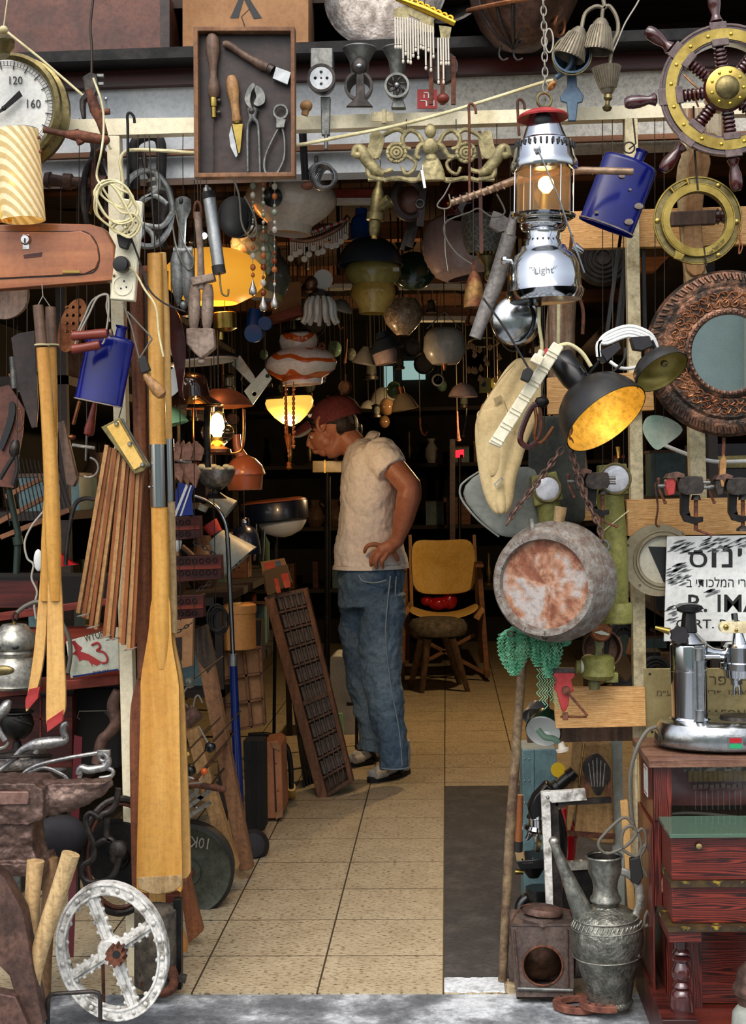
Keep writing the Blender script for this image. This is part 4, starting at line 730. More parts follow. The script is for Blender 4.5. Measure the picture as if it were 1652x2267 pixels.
t.p('ball_end','red_wood').ball((981,224,-20),14,12); t.wire(980,60,118)
t=N('small_sign','small red sign with white Hebrew letters on the lintel','sign',3.98)
t.p('board','ink_red').box(924,198,968,240,0,4); t.p('lettering','sign_white').text('\u05d4',938,204,950,217,-1,.5); t.p('lettering','sign_white').text('\u05e8\u05d9\u05d5',931,222,962,235,-1,.5)
# hinge on beam
t=N('butt_hinge','cream painted hinge screwed to the beam above the gilt frieze','hinge',3.79)
t.p('leaf','cream_dirty',bev=.8).box(823,248,847,270,-3,0); t.p('leaf','cream_dirty',bev=.8).box(856,248,872,270,-3,0); t.p('knuckle','cream_dirty').tube([(851,243),(851,273)],6,12)
# frieze
t=N('gilt_frieze','openwork gilt frieze with winged figure between scrolls and dragons, below the beam','ornament',3.72)
q=t.p('figure','gilt','central draped figure'); q.ball((953,291,-4),13,16,10); q.ball((953,326,-3),17,20,9); q.ball((955,352,-3),14,12,9)
q.lathe((956,350,-3),(957,400,-3),[(0,13),(10,20),(30,27),(50,30)],24,fy=.4,wob=.1)
q.tube(cr([(940,318),(928,325),(922,345),(930,352)],4),6,8); q.tube(cr([(968,318),(980,325),(992,345),(1005,348)],4),6,8)
for s in (-1,1):
    X=lambda x: 955+s*(x-955)
    q=t.p('scroll','gilt','scrolling leaf branch')
    q.tube(cr([(X(972),318),(X(985),296),(X(1004),290),(X(1018),305),(X(1014),325),(X(1000),330)],5),[6,5,5,6,5,4],8)
    q.tube(cr([(X(1010),345),(X(990),360),(X(996),378),(X(1012),385),(X(1020),370)],5),4,8)
    q.tube(cr([(X(975),380),(X(990),400),(X(1030),394),(X(1060),400)],5),5,8)
    q.tube([(X(960),396),(X(1095),398)],4,8)
    for r in (20,12,5): q.tor((X(1032),338),r,4.2,n=24,m=6)
    for a in range(12): q.ball((X(1032)+20*cos(a*.52),338+20*sin(a*.52),-2),4.5,4.5,3,n=8,m=5)
    q.tube(cr([(X(1010),300),(X(1030),287),(X(1060),300),(X(1075),320)],5),5,8)
    q=t.p('dragon','gilt','dragon with raised wing at the end')
    q.tube(cr([(X(1060),385),(X(1080),375),(X(1100),350),(X(1110),330),(X(1122),328),(X(1128),345)],5),[6,13,14,11,8,6],10)
    q.prism(cr([(X(1072),350),(X(1060),318),(X(1062),298),(X(1085),290),(X(1092),315),(X(1098),345)],4,True),-4,5)
    for j in range(4): q.tube(cr([(X(1070+j*7),352),(X(1064+j*8),325),(X(1068+j*7),298)],4),2.5,6)
    q.ball((X(1118),345,-4),11,8,8); q.tube(cr([(X(1095),372),(X(1090),392),(X(1060),396)],4),[7,6,4],8)
    q.tube(cr([(X(1040),375),(X(1060),380),(X(1075),372)],4),5,8)
t.wire(900,270,296,1.2); t.wire(1010,268,300,1.2)
for x,y0,y1,l in ((1040,236,440,'long thin rusty rod hooked over the beam in front of the frieze'),(284,256,440,'black iron S hook on the beam left of the tool tray'),(1148,226,300,'short rusty hook over the beam left of the lantern')):
    hook(x,y0,y1,l,'rust' if x>300 else 'iron_dark',3.68,3.2)
t=N('zip_tie','white plastic tie hanging in front of the frieze','tie',3.68,'white_plastic'); t.bar((934,376),(941,416),6,3); t.tube([(936,376),(936,365)],1,6)
# fluted brass wall lamps
t=N('wall_lamp','three headed wall lamp with fluted bell shades, hung top right','lamp',3.70)
def bell(q,A,Bp,L,r0,r1,n=36):
    prof=[(L*i/8,r0+(r1-r0)*(i/8)**.6) for i in range(9)]
    a=len(q.v); q.lathe(A,Bp,shell([(0,2)]+prof,2.5),48,caps=False)
    for i in range(a,len(q.v)):
        pass
    ax=math.atan2(Bp[1]-A[1],Bp[0]-A[0])
    for k in range(14):
        th=PI*(k+.5)/14; pts=[]
        for i in range(2,9):
            rr=prof[i][1]+.6; t_=prof[i][0]; off=-rr*cos(th); pts.append((A[0]+cos(ax)*t_-sin(ax)*off,A[1]+sin(ax)*t_+cos(ax)*off,-rr*sin(th)))
        q.tube(pts,2.1,5)
bell(t.p('bell_shade','brass_fluted'),(1332,42),(1322,118),72,10,34); bell(t.p('bell_shade','brass_fluted'),(1286,62),(1258,132),70,10,34); bell(t.p('bell_shade','brass_fluted'),(1347,212),(1342,150),62,6,31)
t.p('finial','brass_old').lathe((1347,210),(1344,246),[(0,8),(8,10),(14,5),(22,5),(28,11),(34,8),(37,0)],16)
for pts in ([(1333,44),(1336,20),(1350,14),(1366,40),(1368,70),(1356,100),(1350,148)],[(1288,62),(1296,30),(1320,14),(1340,20)],[(1340,20),(1330,-30)]): t.p('arm','brass_fluted').tube(cr(pts,5),4.5,8)
t.p('flex','wire_light').tube(cr([(1350,130),(1368,90),(1385,50),(1415,0),(1420,-30)],4),2,6)
t=N('wall_bracket','slate blue shaped iron bracket with a round cup, behind the hanging chain','bracket',3.74)
t.p('plate','bluegrey',bev=2).prism([(1256,130),(1276,130),(1278,190),(1293,212),(1290,226),(1280,228),(1276,268),(1258,268),(1255,228),(1242,224),(1240,214),(1256,192)],0,8)
t.p('cup','bluegrey').lathe((1262,130,30),(1264,128,-30),[(0,0),(0,30),(20,38),(60,42),(60,38),(20,32)],32,caps=False); t.p('cup_ring','brass_old').tor((1264,132,-30),42,2,n=36)
t.p('arm','bluegrey').tube(cr([(1230,175,-10),(1255,158,-12),(1266,140,-14),(1266,110,-14)],4),6,10)
# thin pole clamp on left
t=N('iron_clamp','rusty iron rod clamp with ball joint hanging from the ceiling, left of the tray','clamp',3.66)
t.p('jaw','iron',bev=2).prism([(184,172),(200,162),(216,166),(220,195),(212,215),(190,210)],-8,10); t.p('grip_lever','iron').tube(cr([(198,212),(184,225),(186,262)],4),[10,8,5],8)
for y in (168,186): t.p('bolt','steel_dull').tube([(214,y),(230,y)],5,6)
t.p('shaft','rust').tube([(198,200),(212,245),(222,268),(232,300)],[11,13,10,8],12); t.p('clamp_bar','rust').tube([(209,250),(243,247)],7,10); t.p('thumb_rod','steel_dull').tube([(236,246),(235,222)],2,8); t.p('thumb_ball','steel').ball((235,219),5)
t.p('cross_rod','rust').tube([(97,287),(140,296),(170,300),(232,310)],[7,7,13,11],12); t.p('ball_joint','rust').ball((233,310),11); t.p('collar','rust').tube([(166,290),(180,318)],9,10)
t.p('chain','wire').tube(cr([(203,165),(203,100),(200,60),(206,0),(212,-40)],4),3,6)
# ================= right front =================
# -- pressure lantern
t=N('pressure_lantern','big chrome pressure lantern with red cap and lit amber glass on a chain','lantern',3.45)
X=1207
t.p('cap','red_paint','red hood').lathe((1201,243),(1202,268),[(0,0),(0,16),(3,34),(10,50),(16,57),(20,56),(14,46),(6,30),(5,0)],40,caps=False)
t.p('cap_stem','chrome').tube([(1203,255),(1203,300)],4,10)
t.p('upper_chimney','chrome').lathe((1203,252),(1205,318),shell([(0,30),(30,40),(50,48),(58,52),(66,53)],2),40,caps=False)
t.p('chimney_opening','ink').ball((1200,274,-34),19,18,8)
t.p('slotted_ring','chrome').lathe((1204,308),(1206,385),[(0,50),(6,60),(22,64),(44,68),(50,72),(58,74),(68,72),(72,60)],48,caps=False)
for i in range(15):
    a=R(8+i*11.8); x=1206-66*cos(a); t.p('slot','ink').tube([(x,318,-66*sin(a)),(x,330,-67*sin(a))],2.6,6)
t.p('glass','glass_amber').lathe((1204,362),(1203,486),shell([(0,60),(124,60)],2),40,caps=False)
for a in (10,60,120,170,230,310): t.p('guard_rod','chrome').tube([(1205-66*cos(R(a)),360,-66*sin(R(a))),(1203-66*cos(R(a)),484,-66*sin(R(a)))],1.6,6)
t.p('bulb','bulb_hot').ball((1209,410),13,20,13); t.p('bulb_neck','brass').tube([(1206,430),(1206,478)],[9,14,16],14)
t.p('collar','chrome').lathe((1203,474),(1202,560),[(0,62),(3,71),(7,70),(12,60),(14,48),(26,52),(36,46),(40,38),(56,36),(66,42),(86,42)],40,caps=False)
for i in range(9): t.p('vent_slot','ink').tube([(1202-38*cos(R(15+i*18)),532,-38*sin(R(15+i*18))),(1202-38*cos(R(15+i*18)),543,-38*sin(R(15+i*18)))],2.2,6)
t.p('tank','chrome').lathe((1202,545),(1208,672),[(0,38),(2,50),(14,56),(22,68),(45,78),(70,80),(92,81),(100,86),(108,84),(114,82),(120,78),(118,72),(108,0)],56,caps=False)
t.p('engraved_name','steel','engraved script').text('"Light"',1168,602,1228,622,-82,.6,-3)
t.p('pump_knob','chrome').lathe((1135,578),(1110,576),[(0,5),(14,5),(15,11),(22,10),(25,4)],16); t.p('valve','chrome_worn').lathe((1270,545),(1292,560),[(0,10),(20,8),(26,3)],14)
t.p('bail_ring','brass_old').tor((1205,222),16,3,(0.2,0,-1),n=24); t.p('bail_pivot','steel').lathe((1185,346,-74),(1185,346,-66),[(0,3),(2,8),(8,8)],16)
t.p('bail_wire','steel').tube([(1188,352,-74),(1230,450,-74),(1290,610,-40)],2,8)
t.p('flex','cream_cable').tube(cr([(1194,680,0),(1194,720,0),(1200,760,4),(1199,790,6)],4),4,8); t.light((1209,408,0),3.2,(1,.62,.25),.02)
t=N('chain','steel link chain holding the pressure lantern, with a yellow tie','chain',3.47)
for i in range(14):
    t.p('link','wire_light').tor((1203+i*.4,-10+i*17,(i%2)*2),6,1.7,(1 if i%2 else .15,0,-.2 if i%2 else -1),n=16,m=6,ry=11)
t.p('tie','ochre_box','yellow tie').tor((1222,190),8,4,(1,1,-.5),n=16); t.p('loop','wire_light').tor((1216,90),9,2.2,n=18,m=6,ry=26)
# -- ship's wheel
t=N('ship_wheel',"large ship's steering wheel in dark varnished wood with brass ring, top right",'wheel',3.55)
cx,cy=1606,200
mkr=t.p('rim','wheel_wood',bev=3); mkr.prism(circ(cx,cy,142,72),-6,22,holes=[circ(cx,cy,104,64)])
q=t.p('rim_groove','wheel_wood_dull'); q.tor((cx,cy,-6),140,3.5,n=72); q.tor((cx,cy,-6),106,3,n=72)
t.p('brass_ring','brass').prism(circ(cx,cy,134,72),-11,-6,holes=[circ(cx,cy,110,64)])
for i in range(8):
    a=R(97+i*45); ux,uy=cos(a),-sin(a)
    if ux>.5: 
        pass
    q=t.p('spoke','wheel_wood'); prof=[(44,10)]
    for j in range(5): prof+=[(46+j*9,9),(49+j*9,14),(53+j*9,14)]
    prof+=[(94,8),(96,15),(108,15)]
    q.lathe((cx,cy,4),(cx+ux*10,cy+uy*10,4),prof,16)
    q=t.p('spoke_block','wheel_wood_dull',bev=1.5); px_,py_=-uy,ux
    for r0,r1,w_ in ((96,112,19),(132,150,19)): q.prism([(cx+ux*r0+px_*w_,cy+uy*r0+py_*w_),(cx+ux*r1+px_*w_,cy+uy*r1+py_*w_),(cx+ux*r1-px_*w_,cy+uy*r1-py_*w_),(cx+ux*r0-px_*w_,cy+uy*r0-py_*w_)],-13 if r0<100 else -10,-6)
    q=t.p('handle','wheel_wood'); q.lathe((cx,cy,4),(cx+ux*10,cy+uy*10,4),[(148,9),(152,15),(158,12),(166,9),(185,14),(202,15),(212,13),(218,9),(220,0)],18)
    for da in (-12,12):
        b_=a+R(da); t.p('screw','brass_bright').ball((cx+122*cos(b_),cy-122*sin(b_),-12),4,4,2)
t.p('hub','wheel_wood').lathe((cx,cy,24),(cx,cy,-18),[(0,46),(36,50),(42,46)],48)
t.p('hub_plate','brass').lathe((cx,cy,-16),(cx,cy,-26),[(0,46),(6,46),(8,42),(9,0)],48)
t.p('hub_boss','brass_old').ball((cx,cy,-22),27,27,12,n=32)
for k in range(9): t.p('hub_screw','brass_bright').ball((cx+36*cos(k*.7),cy+36*sin(k*.7),-25),3.6,3.6,2)
t.p('tie_cord','copper').tube(cr([(1512,170,-14),(1530,190,-18),(1540,200,-18),(1535,215,-16),(1545,240,-10)],4),2,6)
# -- hide covered piece behind wheel
t=N('wooden_yoke','long curved wooden yoke with brown and white hide ends behind the porthole','yoke',3.72)
t.p('beam_piece','bare_wood',bev=4).prism(cr([(1540,300),(1508,350),(1500,400),(1505,480),(1512,560),(1525,640),(1570,640),(1556,560),(1550,480),(1550,420),(1565,360),(1590,300)],4,True),0,18)
t.p('inner_board','handle_wood',bev=3).prism(cr([(1530,340),(1518,420),(1514,500),(1520,600),(1560,600),(1554,500),(1560,420),(1572,350)],4,True),-6,0)
t.wire(1545,262,300); t.p('hide_patch','hide','brown and white hide').prism([(1500,240),(1612,236),(1600,340),(1530,330),(1498,280)],2,12)
t.p('cross_bar','handle_dark',bev=3).prism([(1480,470),(1585,465),(1585,498),(1482,503)],-10,6); t.p('turned_end','wheel_wood').lathe((1584,480),(1640,476),[(0,14),(6,18),(10,12),(18,17),(26,11),(34,14),(56,10)],16)
# -- brass porthole
t=N('brass_porthole','round brass porthole frame hung from a wire, below the ship wheel','porthole',3.60)
cx,cy=1544,489
t.p('outer_ring','brass_old',bev=2).prism(circ(cx,cy,95,64),-4,8,holes=[circ(cx,cy,62,56)]); q=t.p('inner_ring','brass'); q.prism(circ(cx,cy,78,64),-14,-4,holes=[circ(cx,cy,63,56)]); q.tor((cx,cy,-12),78,2.4,n=64); q.tor((cx,cy,-4),94,2.4,n=64)
for x,y in ((1590,412),(1455,490),(1590,566),(1630,492)): t.p('bolt','brass').lathe((x,y,-9),(x,y,-4),[(0,3),(1,5),(5,5)],12)
for a_,b_ in (((1484,418),(1496,434)),((1519,398),(1526,416))): t.p('hinge_lug','brass').tube([a_+(-8,),b_+(-8,)],4,8)
t.p('hinge_pin','brass').tube([(1492,424,-8),(1520,405,-8)],2.5,8); t.p('latch','brass').prism([(1494,556),(1514,566),(1506,578),(1490,574)],-14,-4)
t.p('engraving','brass_ink','engraved lettering').text('Captain "August 12, 1919"',1560,545,1608,556,-15,.3,-40)
t.p('hanging_wire','wire').tube([(1534,238,-10),(1536,340,-14),(1543,424,-14)],2.2,6); t.p('lower_wire','wire').tube([(1556,548,-14),(1562,590,-12)],2,6)
t=N('cord_loop','thin copper coloured cord loop hanging at the right side of the porthole','cord',3.58,'copper'); t.tube(cr([(1640,490),(1634,520),(1644,545),(1636,562),(1640,520)],4),1.6,6)
# -- copper framed mirror
t=N('round_mirror','round mirror in a wide hammered copper tray frame with embossed scrolls','mirror',3.58)
cx,cy=1614,782
q=t.p('frame','copper_emboss'); q.lathe((cx,cy,16),(cx,cy,-20),[(0,180),(10,182),(20,176),(24,160),(22,146),(27,140),(26,100),(30,96),(32,90),(24,86),(18,88),(8,100),(0,150)],96,caps=False)
q=t.p('fluted_edge','copper_dark','crimped dark copper edge')
for i in range(74):
    a=2*PI*i/74; q.tube([(cx+176*cos(a),cy+176*sin(a),-4),(cx+162*cos(a+.03),cy+162*sin(a+.03),-9)],[6,3.5],6)
q=t.p('inner_rim','copper_dark','beaded dark inner rim'); q.tor((cx,cy,-14),88,5,n=64)
for i in range(44): a=2*PI*i/44; q.ball((cx+90*cos(a),cy+90*sin(a),-17),5,5,4,n=8,m=5)
random.seed(11); q=t.p('embossing','copper','raised copper scrollwork')
for i in range(34):
    a=2*PI*i/34; 
    for rr,s in ((110,1),(128,-1)):
        x,y=cx+rr*cos(a),cy+rr*sin(a); q.tor((x,y,-12),7.5,1.8,n=12,m=5,a0=random.uniform(0,90),a1=330)
        q.tube(cr([(x,y,-13),(x+10*cos(a+s),y+10*sin(a+s),-13),(x+15*cos(a+s*1.9),y+15*sin(a+s*1.9),-12)],3),1.8,5)
t.p('mirror_glass','mirror').lathe((cx,cy,2),(cx-.35,cy+.5,-8),[(0,0),(0,88),(3,88),(3,0)],64,caps=False)
# -- clamp lamps
t=N('clamp_lamp','large black clamp lamp with bell shade and golden inside, right of centre','lamp',3.42)
def bellshade(t,A,Bp,prof,outer,inner,th=2.5):
    t.p('shade',outer).lathe(A,Bp,prof,48,caps=False); t.p('shade_inside',inner,'yellow gold lining of shade').lathe(A,Bp,[(a+(1.5 if i<len(prof)-1 else 0),max(b-th,0)) for i,(a,b) in enumerate(prof)],48,caps=False)
A,Bp=(1290,855,30),(1352,945,-26)
bellshade(t,A,Bp,[(0,22),(6,40),(14,60),(30,78),(55,92),(80,99),(100,102)],'black_shade','gold_lining')
t.p('socket','black_plastic',bev=2).lathe((1243,785,60),(1290,853,30),[(0,20),(3,29),(8,31),(60,31),(82,26),(90,24)],28)
for k in range(4): t.p('vent','ink').tube([(1256+k*10,828-k*6,22-k*2),(1266+k*10,842-k*6,16-k*2)],2,6)
t.light((1322,900,4),.55,(1,.72,.35),.03)
t.p('arm','black_plastic').tube([(1305,830,40),(1330,798,30)],4,8); t.p('joint','black_plastic').lathe((1338,790,20),(1338,790,42),[(0,11),(22,11)],16)
q=t.p('clamp','black_matte',bev=1.5); q.prism([(1330,775),(1372,755),(1378,770),(1346,800)],14,44)
t.p('flex','black_rubber').tube(cr([(1292,820,30),(1318,834,20),(1350,828,10),(1380,800,0),(1386,770,6)],5),3,8)
t=N('clamp_lamp','smaller black clamp lamp with shallow dome shade and olive gold inside','lamp',3.40)
bellshade(t,(1448,790,22),(1480,850,-16),[(0,0),(2,24),(8,46),(20,58),(34,61),(44,63)],'black_shade','gold_dull',2)
t.p('wing_nut','brass_old').ball((1470,805,-4),8,8,6); t.p('arm','black_plastic').tube([(1458,778,24),(1445,752,20)],5,8)
q=t.p('clamp','black_matte',bev=2); q.prism([(1398,745),(1440,742),(1448,765),(1425,775),(1405,772)],10,44)
# white coiled cable on lamps
t=N('white_cable','coil of white cable draped over the two black clamp lamps','cable',3.44)
for k,(dx,dy,r) in enumerate(((0,0,62),(2,8,58),(-2,14,64),(1,22,56))): t.p('cable_loop','white_plastic').tube(cr([(1326+dx,790),(1326+dx,760),(1345,738+dy),(1392,722+dy),(1436,736+dy),(1454,760+dy*.3,8),(1458,785,14)],5),4.2,8)
t.p('cable_tail','white_plastic').tube(cr([(1350,800),(1375,815),(1410,812),(1440,790)],4),4,8)
# -- long power strip
t=N('power_strip','long cream power strip hung diagonally in front of the khaki trousers','power strip',3.40)
q=t.p('body','cream_plastic',bev=3); q.prism([(1225,757),(1248,770),(1108,992),(1081,980)],-14,16)
for i in range(7):
    f_=i/7+.09; x=1236+(1094-1236)*f_; y=764+(986-764)*f_; q=t.p('socket_ridge','cream_plastic')
    for o in (-4,4): q.tube([(x-13+o*.5,y-5-o,-16),(x+11+o*.5,y+8-o,-16)],1.4,6)
t.p('rocker_switch','red_paint','red switch').prism([(1202,776),(1212,770),(1216,778),(1206,786)],-12,-2)
t.p('lead','cream_cable').tube(cr([(1238,765,0),(1262,762,6),(1290,780,12),(1310,810,14)],4),4.5,8)
t=N('white_plug','cream moulded plug at the top of the diagonal power strip','plug',3.36); t.p('body','cream_plastic',bev=3).prism([(1172,800),(1184,782),(1206,792),(1196,812)],-14,14); t.p('neck','cream_plastic').tube([(1195,788),(1200,776)],7,10)
t=N('black_plug','black plug pushed into the upper side of the diagonal power strip','plug',3.36); t.p('body','black_rubber',bev=2.5).prism([(1158,820),(1170,812),(1182,824),(1170,848),(1152,840)],-12,14); t.p('cord','black_rubber').tube(cr([(1170,815),(1150,780),(1120,730),(1092,690),(1070,660)],4),2.5,8)
# -- khaki trousers & felt
t=N('khaki_trousers','folded khaki canvas trousers hanging from the post beside the doorway','trousers',3.62)
L_=[(1146,792),(1118,815),(1092,862),(1064,905),(1050,935),(1054,990),(1062,1048),(1072,1092),(1086,1124),(1102,1139)]
R_=[(1204,790),(1204,850),(1200,895),(1184,945),(1164,985),(1156,1022),(1142,1052),(1137,1084),(1134,1112),(1120,1137)]
g=[[(l[0]+(r[0]-l[0])*j/9,l[1]+(r[1]-l[1])*j/9,-13*sin(PI*j/9)+4.5*sin(j*1.9+i*.35)+(5*sin(i*1.3) if 2<j<7 else 0)) for j in range(10)] for i,(l,r) in enumerate(zip(L_,R_))]
q=t.p('leg_cloth','khaki',mods=[('SOLIDIFY',dict(thickness=.016,offset=0)),('SUBSURF',dict(levels=2,render_levels=2))]); q.sheet(g)
q=t.p('outer_fold','khaki','upper fold with open hem',mods=[('SOLIDIFY',dict(thickness=.008)),('SUBSURF',dict(levels=2,render_levels=2))]); q.sheet([[(1052,908,-14),(1052,908,-14),(1076,906,-24),(1104,900,-26),(1116,888,-16)],[(1053,930,-14),(1053,930,-14),(1078,930,-26),(1108,924,-28),(1122,900,-18)],[(1058,985,-10),(1058,985,-10),(1084,990,-22),(1110,980,-24),(1140,950,-16)],[(1068,1060,-8),(1068,1060,-8),(1088,1060,-18),(1104,1050,-20),(1120,1020,-12)]])
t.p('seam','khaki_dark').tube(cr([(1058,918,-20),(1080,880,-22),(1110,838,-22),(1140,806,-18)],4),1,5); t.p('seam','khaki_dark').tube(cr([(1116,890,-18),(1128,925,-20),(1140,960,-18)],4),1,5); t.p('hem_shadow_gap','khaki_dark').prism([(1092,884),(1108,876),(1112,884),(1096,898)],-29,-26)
t.p('buckle','pewter_lt').prism([(1092,1072),(1110,1056),(1114,1062),(1097,1080)],-32,-28,holes=[[(1096,1072),(1108,1060),(1110,1063),(1098,1076)]])
t.wire(1180,560,800)
t=N('canvas_satchel','grey green canvas bag flap hanging behind the khaki trousers','bag',3.72)
t.p('flap','canvas_grey',mods=[('SOLIDIFY',dict(thickness=.014,offset=0)),('SUBSURF',dict(levels=1,render_levels=1))]).sheet([[(1068,1040),(1090,1040),(1150,1030),(1190,1030)],[(1020,1075,-2),(1060,1080,-4),(1140,1080,-4),(1200,1080)],[(1024,1110),(1060,1120,-5),(1150,1120,-6),(1210,1110)],[(1070,1160,0),(1100,1165,-4),(1150,1170,-4),(1200,1160)],[(1105,1186),(1120,1190),(1150,1192),(1190,1186)]])
t.p('piping','canvas_grey').tube(cr([(1068,1040),(1034,1062),(1019,1080),(1024,1108),(1060,1152),(1105,1188)],5),2.5,8)
t=N('canvas_jacket','dark olive canvas coat hanging behind the chains and copper pipe lights','coat',3.78)
q=t.p('cloth','canvas_dark',mods=[('SOLIDIFY',dict(thickness=.012,offset=0)),('SUBSURF',dict(levels=2,render_levels=2))]); q.sheet([[(1170+j*14,920+i*34,8*sin(j*1.5+i*.4)) for j in range(10)] for i in range(8)])
# -- hooks
t=N('iron_hook','bundle of dark iron hooks tied to the post below the power strip','hook',3.5)
for pts,mt in (([(1205,892),(1180,900),(1160,940),(1152,975),(1170,990),(1188,978)],'wheel_wood'),([(1190,880),(1198,920),(1196,960),(1186,975)],'rust'),([(1182,890),(1188,930),(1184,960),(1188,980),(1204,975),(1226,945)],'copper')):
    t.p('prong',mt).tube(cr(pts,5),4 if mt!='wheel_wood' else 7,8)
t.p('knot','iron_dark').ball((1200,890),16,12,12); t.wire(1200,760,880,2)
# -- weathered trunks (posts)
t=N('driftwood_post','thick weathered tree trunk standing behind the lantern and khaki trousers','post',3.90,'bark'); t.tube(cr([(1246,660),(1240,760),(1250,860),(1262,960),(1276,1060),(1280,1140)],4),[30,34,32,28,33],14)
t=N('driftwood_post','thin grey weathered pole behind the hooks and left chain','post',3.86,'bark'); t.tube(cr([(1176,880),(1190,960),(1198,1060),(1190,1160)],4),[12,14,13,15],12)
# -- barrel
t=N('small_barrel','small weathered wooden barrel hanging on chains with its worn head facing out','barrel',3.50)
A,Bp=(1262,1288,120),(1200,1292,-40)
prof=[(0,104),(20,114),(60,124),(100,124),(150,113),(176,103)]
L=math.hypot(math.hypot(62,4),160)
t.p('staves','barrel_wood').lathe(A,Bp,[(a*L/176,b*1.09) for a,b in prof]+[(L,100),(L-16,97)],48,caps=False)
t.p('head','barrel_head','worn reddish barrel head').lathe(A,Bp,[(L-15,0),(L-15,99)],40,caps=False)
for f_,r_ in ((.1,.115),(.32,.128),(.66,.127),(.9,.118)):
    pass
q=t.p('hoop','barrel_wood');q.lathe(A,Bp,[(L*.72,126),(L*.72,129),(L*.80,126.5),(L*.80,123)],48,caps=False)
q=t.p('hoop','barrel_wood');q.lathe(A,Bp,[(L*.22,126),(L*.22,130),(L*.30,132),(L*.30,128)],48,caps=False)
q=t.p('chime_joint','ink')
for k in range(14):
    a=2*PI*k/14+.2; dx,dy=cos(a),sin(a); q.tube([(1201+101*dx*.94,1292+101*dy,-41),(1201+111*dx*.94,1292+111*dy,-41)],.8,4)
t.p('bung','bare_wood').lathe((1240,1160,40),(1246,1120,40),[(0,12),(38,14)],14); t.p('spigot','pewter_lt').tube([(1180,1178,0),(1176,1148,0)],6,10)
t.p('staple','wire').tor((1129,1400,-30),6,2,n=14); t.p('staple','wire').tor((1205,1406,-30),6,2,n=14); t.p('eye_bolt','steel_dull').tor((1338,1210,20),12,4,n=18)
def chain(lab,pts,Y,step=15,r=2.6,mat='rust_brown',w=6,l=11):
    t=N('chain',lab,'chain',Y); c=cr(pts,12); acc=0; k=0
    for i in range(1,len(c)):
        a_,b_=c[i-1],c[i]; acc+=math.dist(a_[:2],b_[:2])
        if acc>=step:
            acc-=step; dx,dy=b_[0]-a_[0],b_[1]-a_[1]; an=math.atan2(dy,dx); q=t.p('link',mat)
            # oval link along the run, alternately turned
            pl=[]
            for j in range(16):
                th=2*PI*j/16; u_=l*cos(th); v_=w*sin(th)
                if k%2: pl.append((b_[0]+cos(an)*u_,b_[1]+sin(an)*u_,b_[2]+v_))
                else: pl.append((b_[0]+cos(an)*u_-sin(an)*v_,b_[1]+sin(an)*u_+cos(an)*v_,b_[2]))
            q.tube(pl,r,6,closed=True); k+=1
    return t
chain('rusty chain running down left from the hook to the barrel edge',[(1252,985),(1225,1020),(1180,1080),(1140,1130),(1120,1165)],3.46)
chain('rusty chain running down right from the hook to the barrel eye bolt',[(1262,900),(1262,980),(1280,1050),(1300,1110),(1325,1160),(1336,1200)],3.46)
# -- green net
t=N('fishing_net','bunched green fishing net hanging below the barrel','net',3.60,kind=None)
random.seed(4)
for j,(x0,x1,yb,cxx) in enumerate(((1100,1172,1495,1140),(1165,1215,1475,1190),(1185,1245,1500,1215),(1235,1272,1430,1250))):
    q=t.p('net_bunch','net_green')
    for i in range(70):
        a=random.uniform(0,2*PI); r=math.sqrt(random.random()); xm=(x0+x1)/2+r*cos(a)*(x1-x0)/2; dm=r*sin(a)*26; pts=[(cxx+random.uniform(-8,8),1388,dm*.3)]
        for s in range(1,9):
            y=1388+(yb-1388)*s/8; f_=sin(PI*min(1,s/8*.75+.2)); pts.append((cxx+(xm-cxx)*f_+random.uniform(-4,4),y,dm*f_+random.uniform(-4,4)))
        q.tube([(px_+(2.5 if kk_%2 else -2.5),py_,pd_) for kk_,(px_,py_,pd_) in enumerate(cr(pts,3))],.9,3)
q=t.p('loose_mesh','net_green')
for i in range(9):
    q.tube([(1192+i*6+(4 if s%2 else -4),1480+s*9,0) for s in range(int(8+i%4))],1,4)
# -- pole
t=N('walking_pole','long thin weathered iron pole leaning against the barrel from the floor','pole',3.78,'pole_rust'); t.tube([(1112,2166,-12),(1128,1850,-14),(1153,1500,-18),(1158,1420,-20)],[10,11,10,9],12)
# -- periscope tubes
t=N('signal_tube','long olive green metal tube with round lens head, right of the barrel','periscope',3.62)
t.p('head','olive',bev=3).prism([(1327,1030),(1388,1026),(1392,1094),(1325,1098)],0,60); t.p('lens_rim','brass_old').tor((1362,1060,-4),33,3,n=36); t.p('lens','pearl_glass','cloudy lens').ball((1362,1060,-2),31,31,8,n=28)
t.p('tube_body','olive').tube([(1354,1095,26),(1362,1220,26),(1366,1340,26)],[30,31,29],24); t.p('base','olive',bev=3).lathe((1368,1336,26),(1368,1382,26),[(0,34),(6,36),(46,37)],28)
t.p('cord','cream_cable').tube([(1332,1178,-6),(1392,1130,-6)],1.3,6); t.wire(1356,900,1030)
t=N('signal_tube','olive green metal tube with round lens head hanging tilted behind the left chain','periscope',3.66)
t.p('head','olive',bev=3).prism([(1176,1055),(1232,1043),(1248,1106),(1184,1122)],0,50); t.p('lens_rim','brass_old').tor((1212,1082,-4),29,3,n=36); t.p('lens','pearl_glass','cloudy lens').ball((1212,1082,-2),27,27,7,n=28)
t.p('tube_body','olive').tube([(1216,1112,25),(1232,1230,26),(1250,1400,26)],[26,27],20); t.p('base','olive').lathe((1264,1372,26),(1310,1352,26),[(0,14),(50,22)],20); t.wire(1205,900,1050)
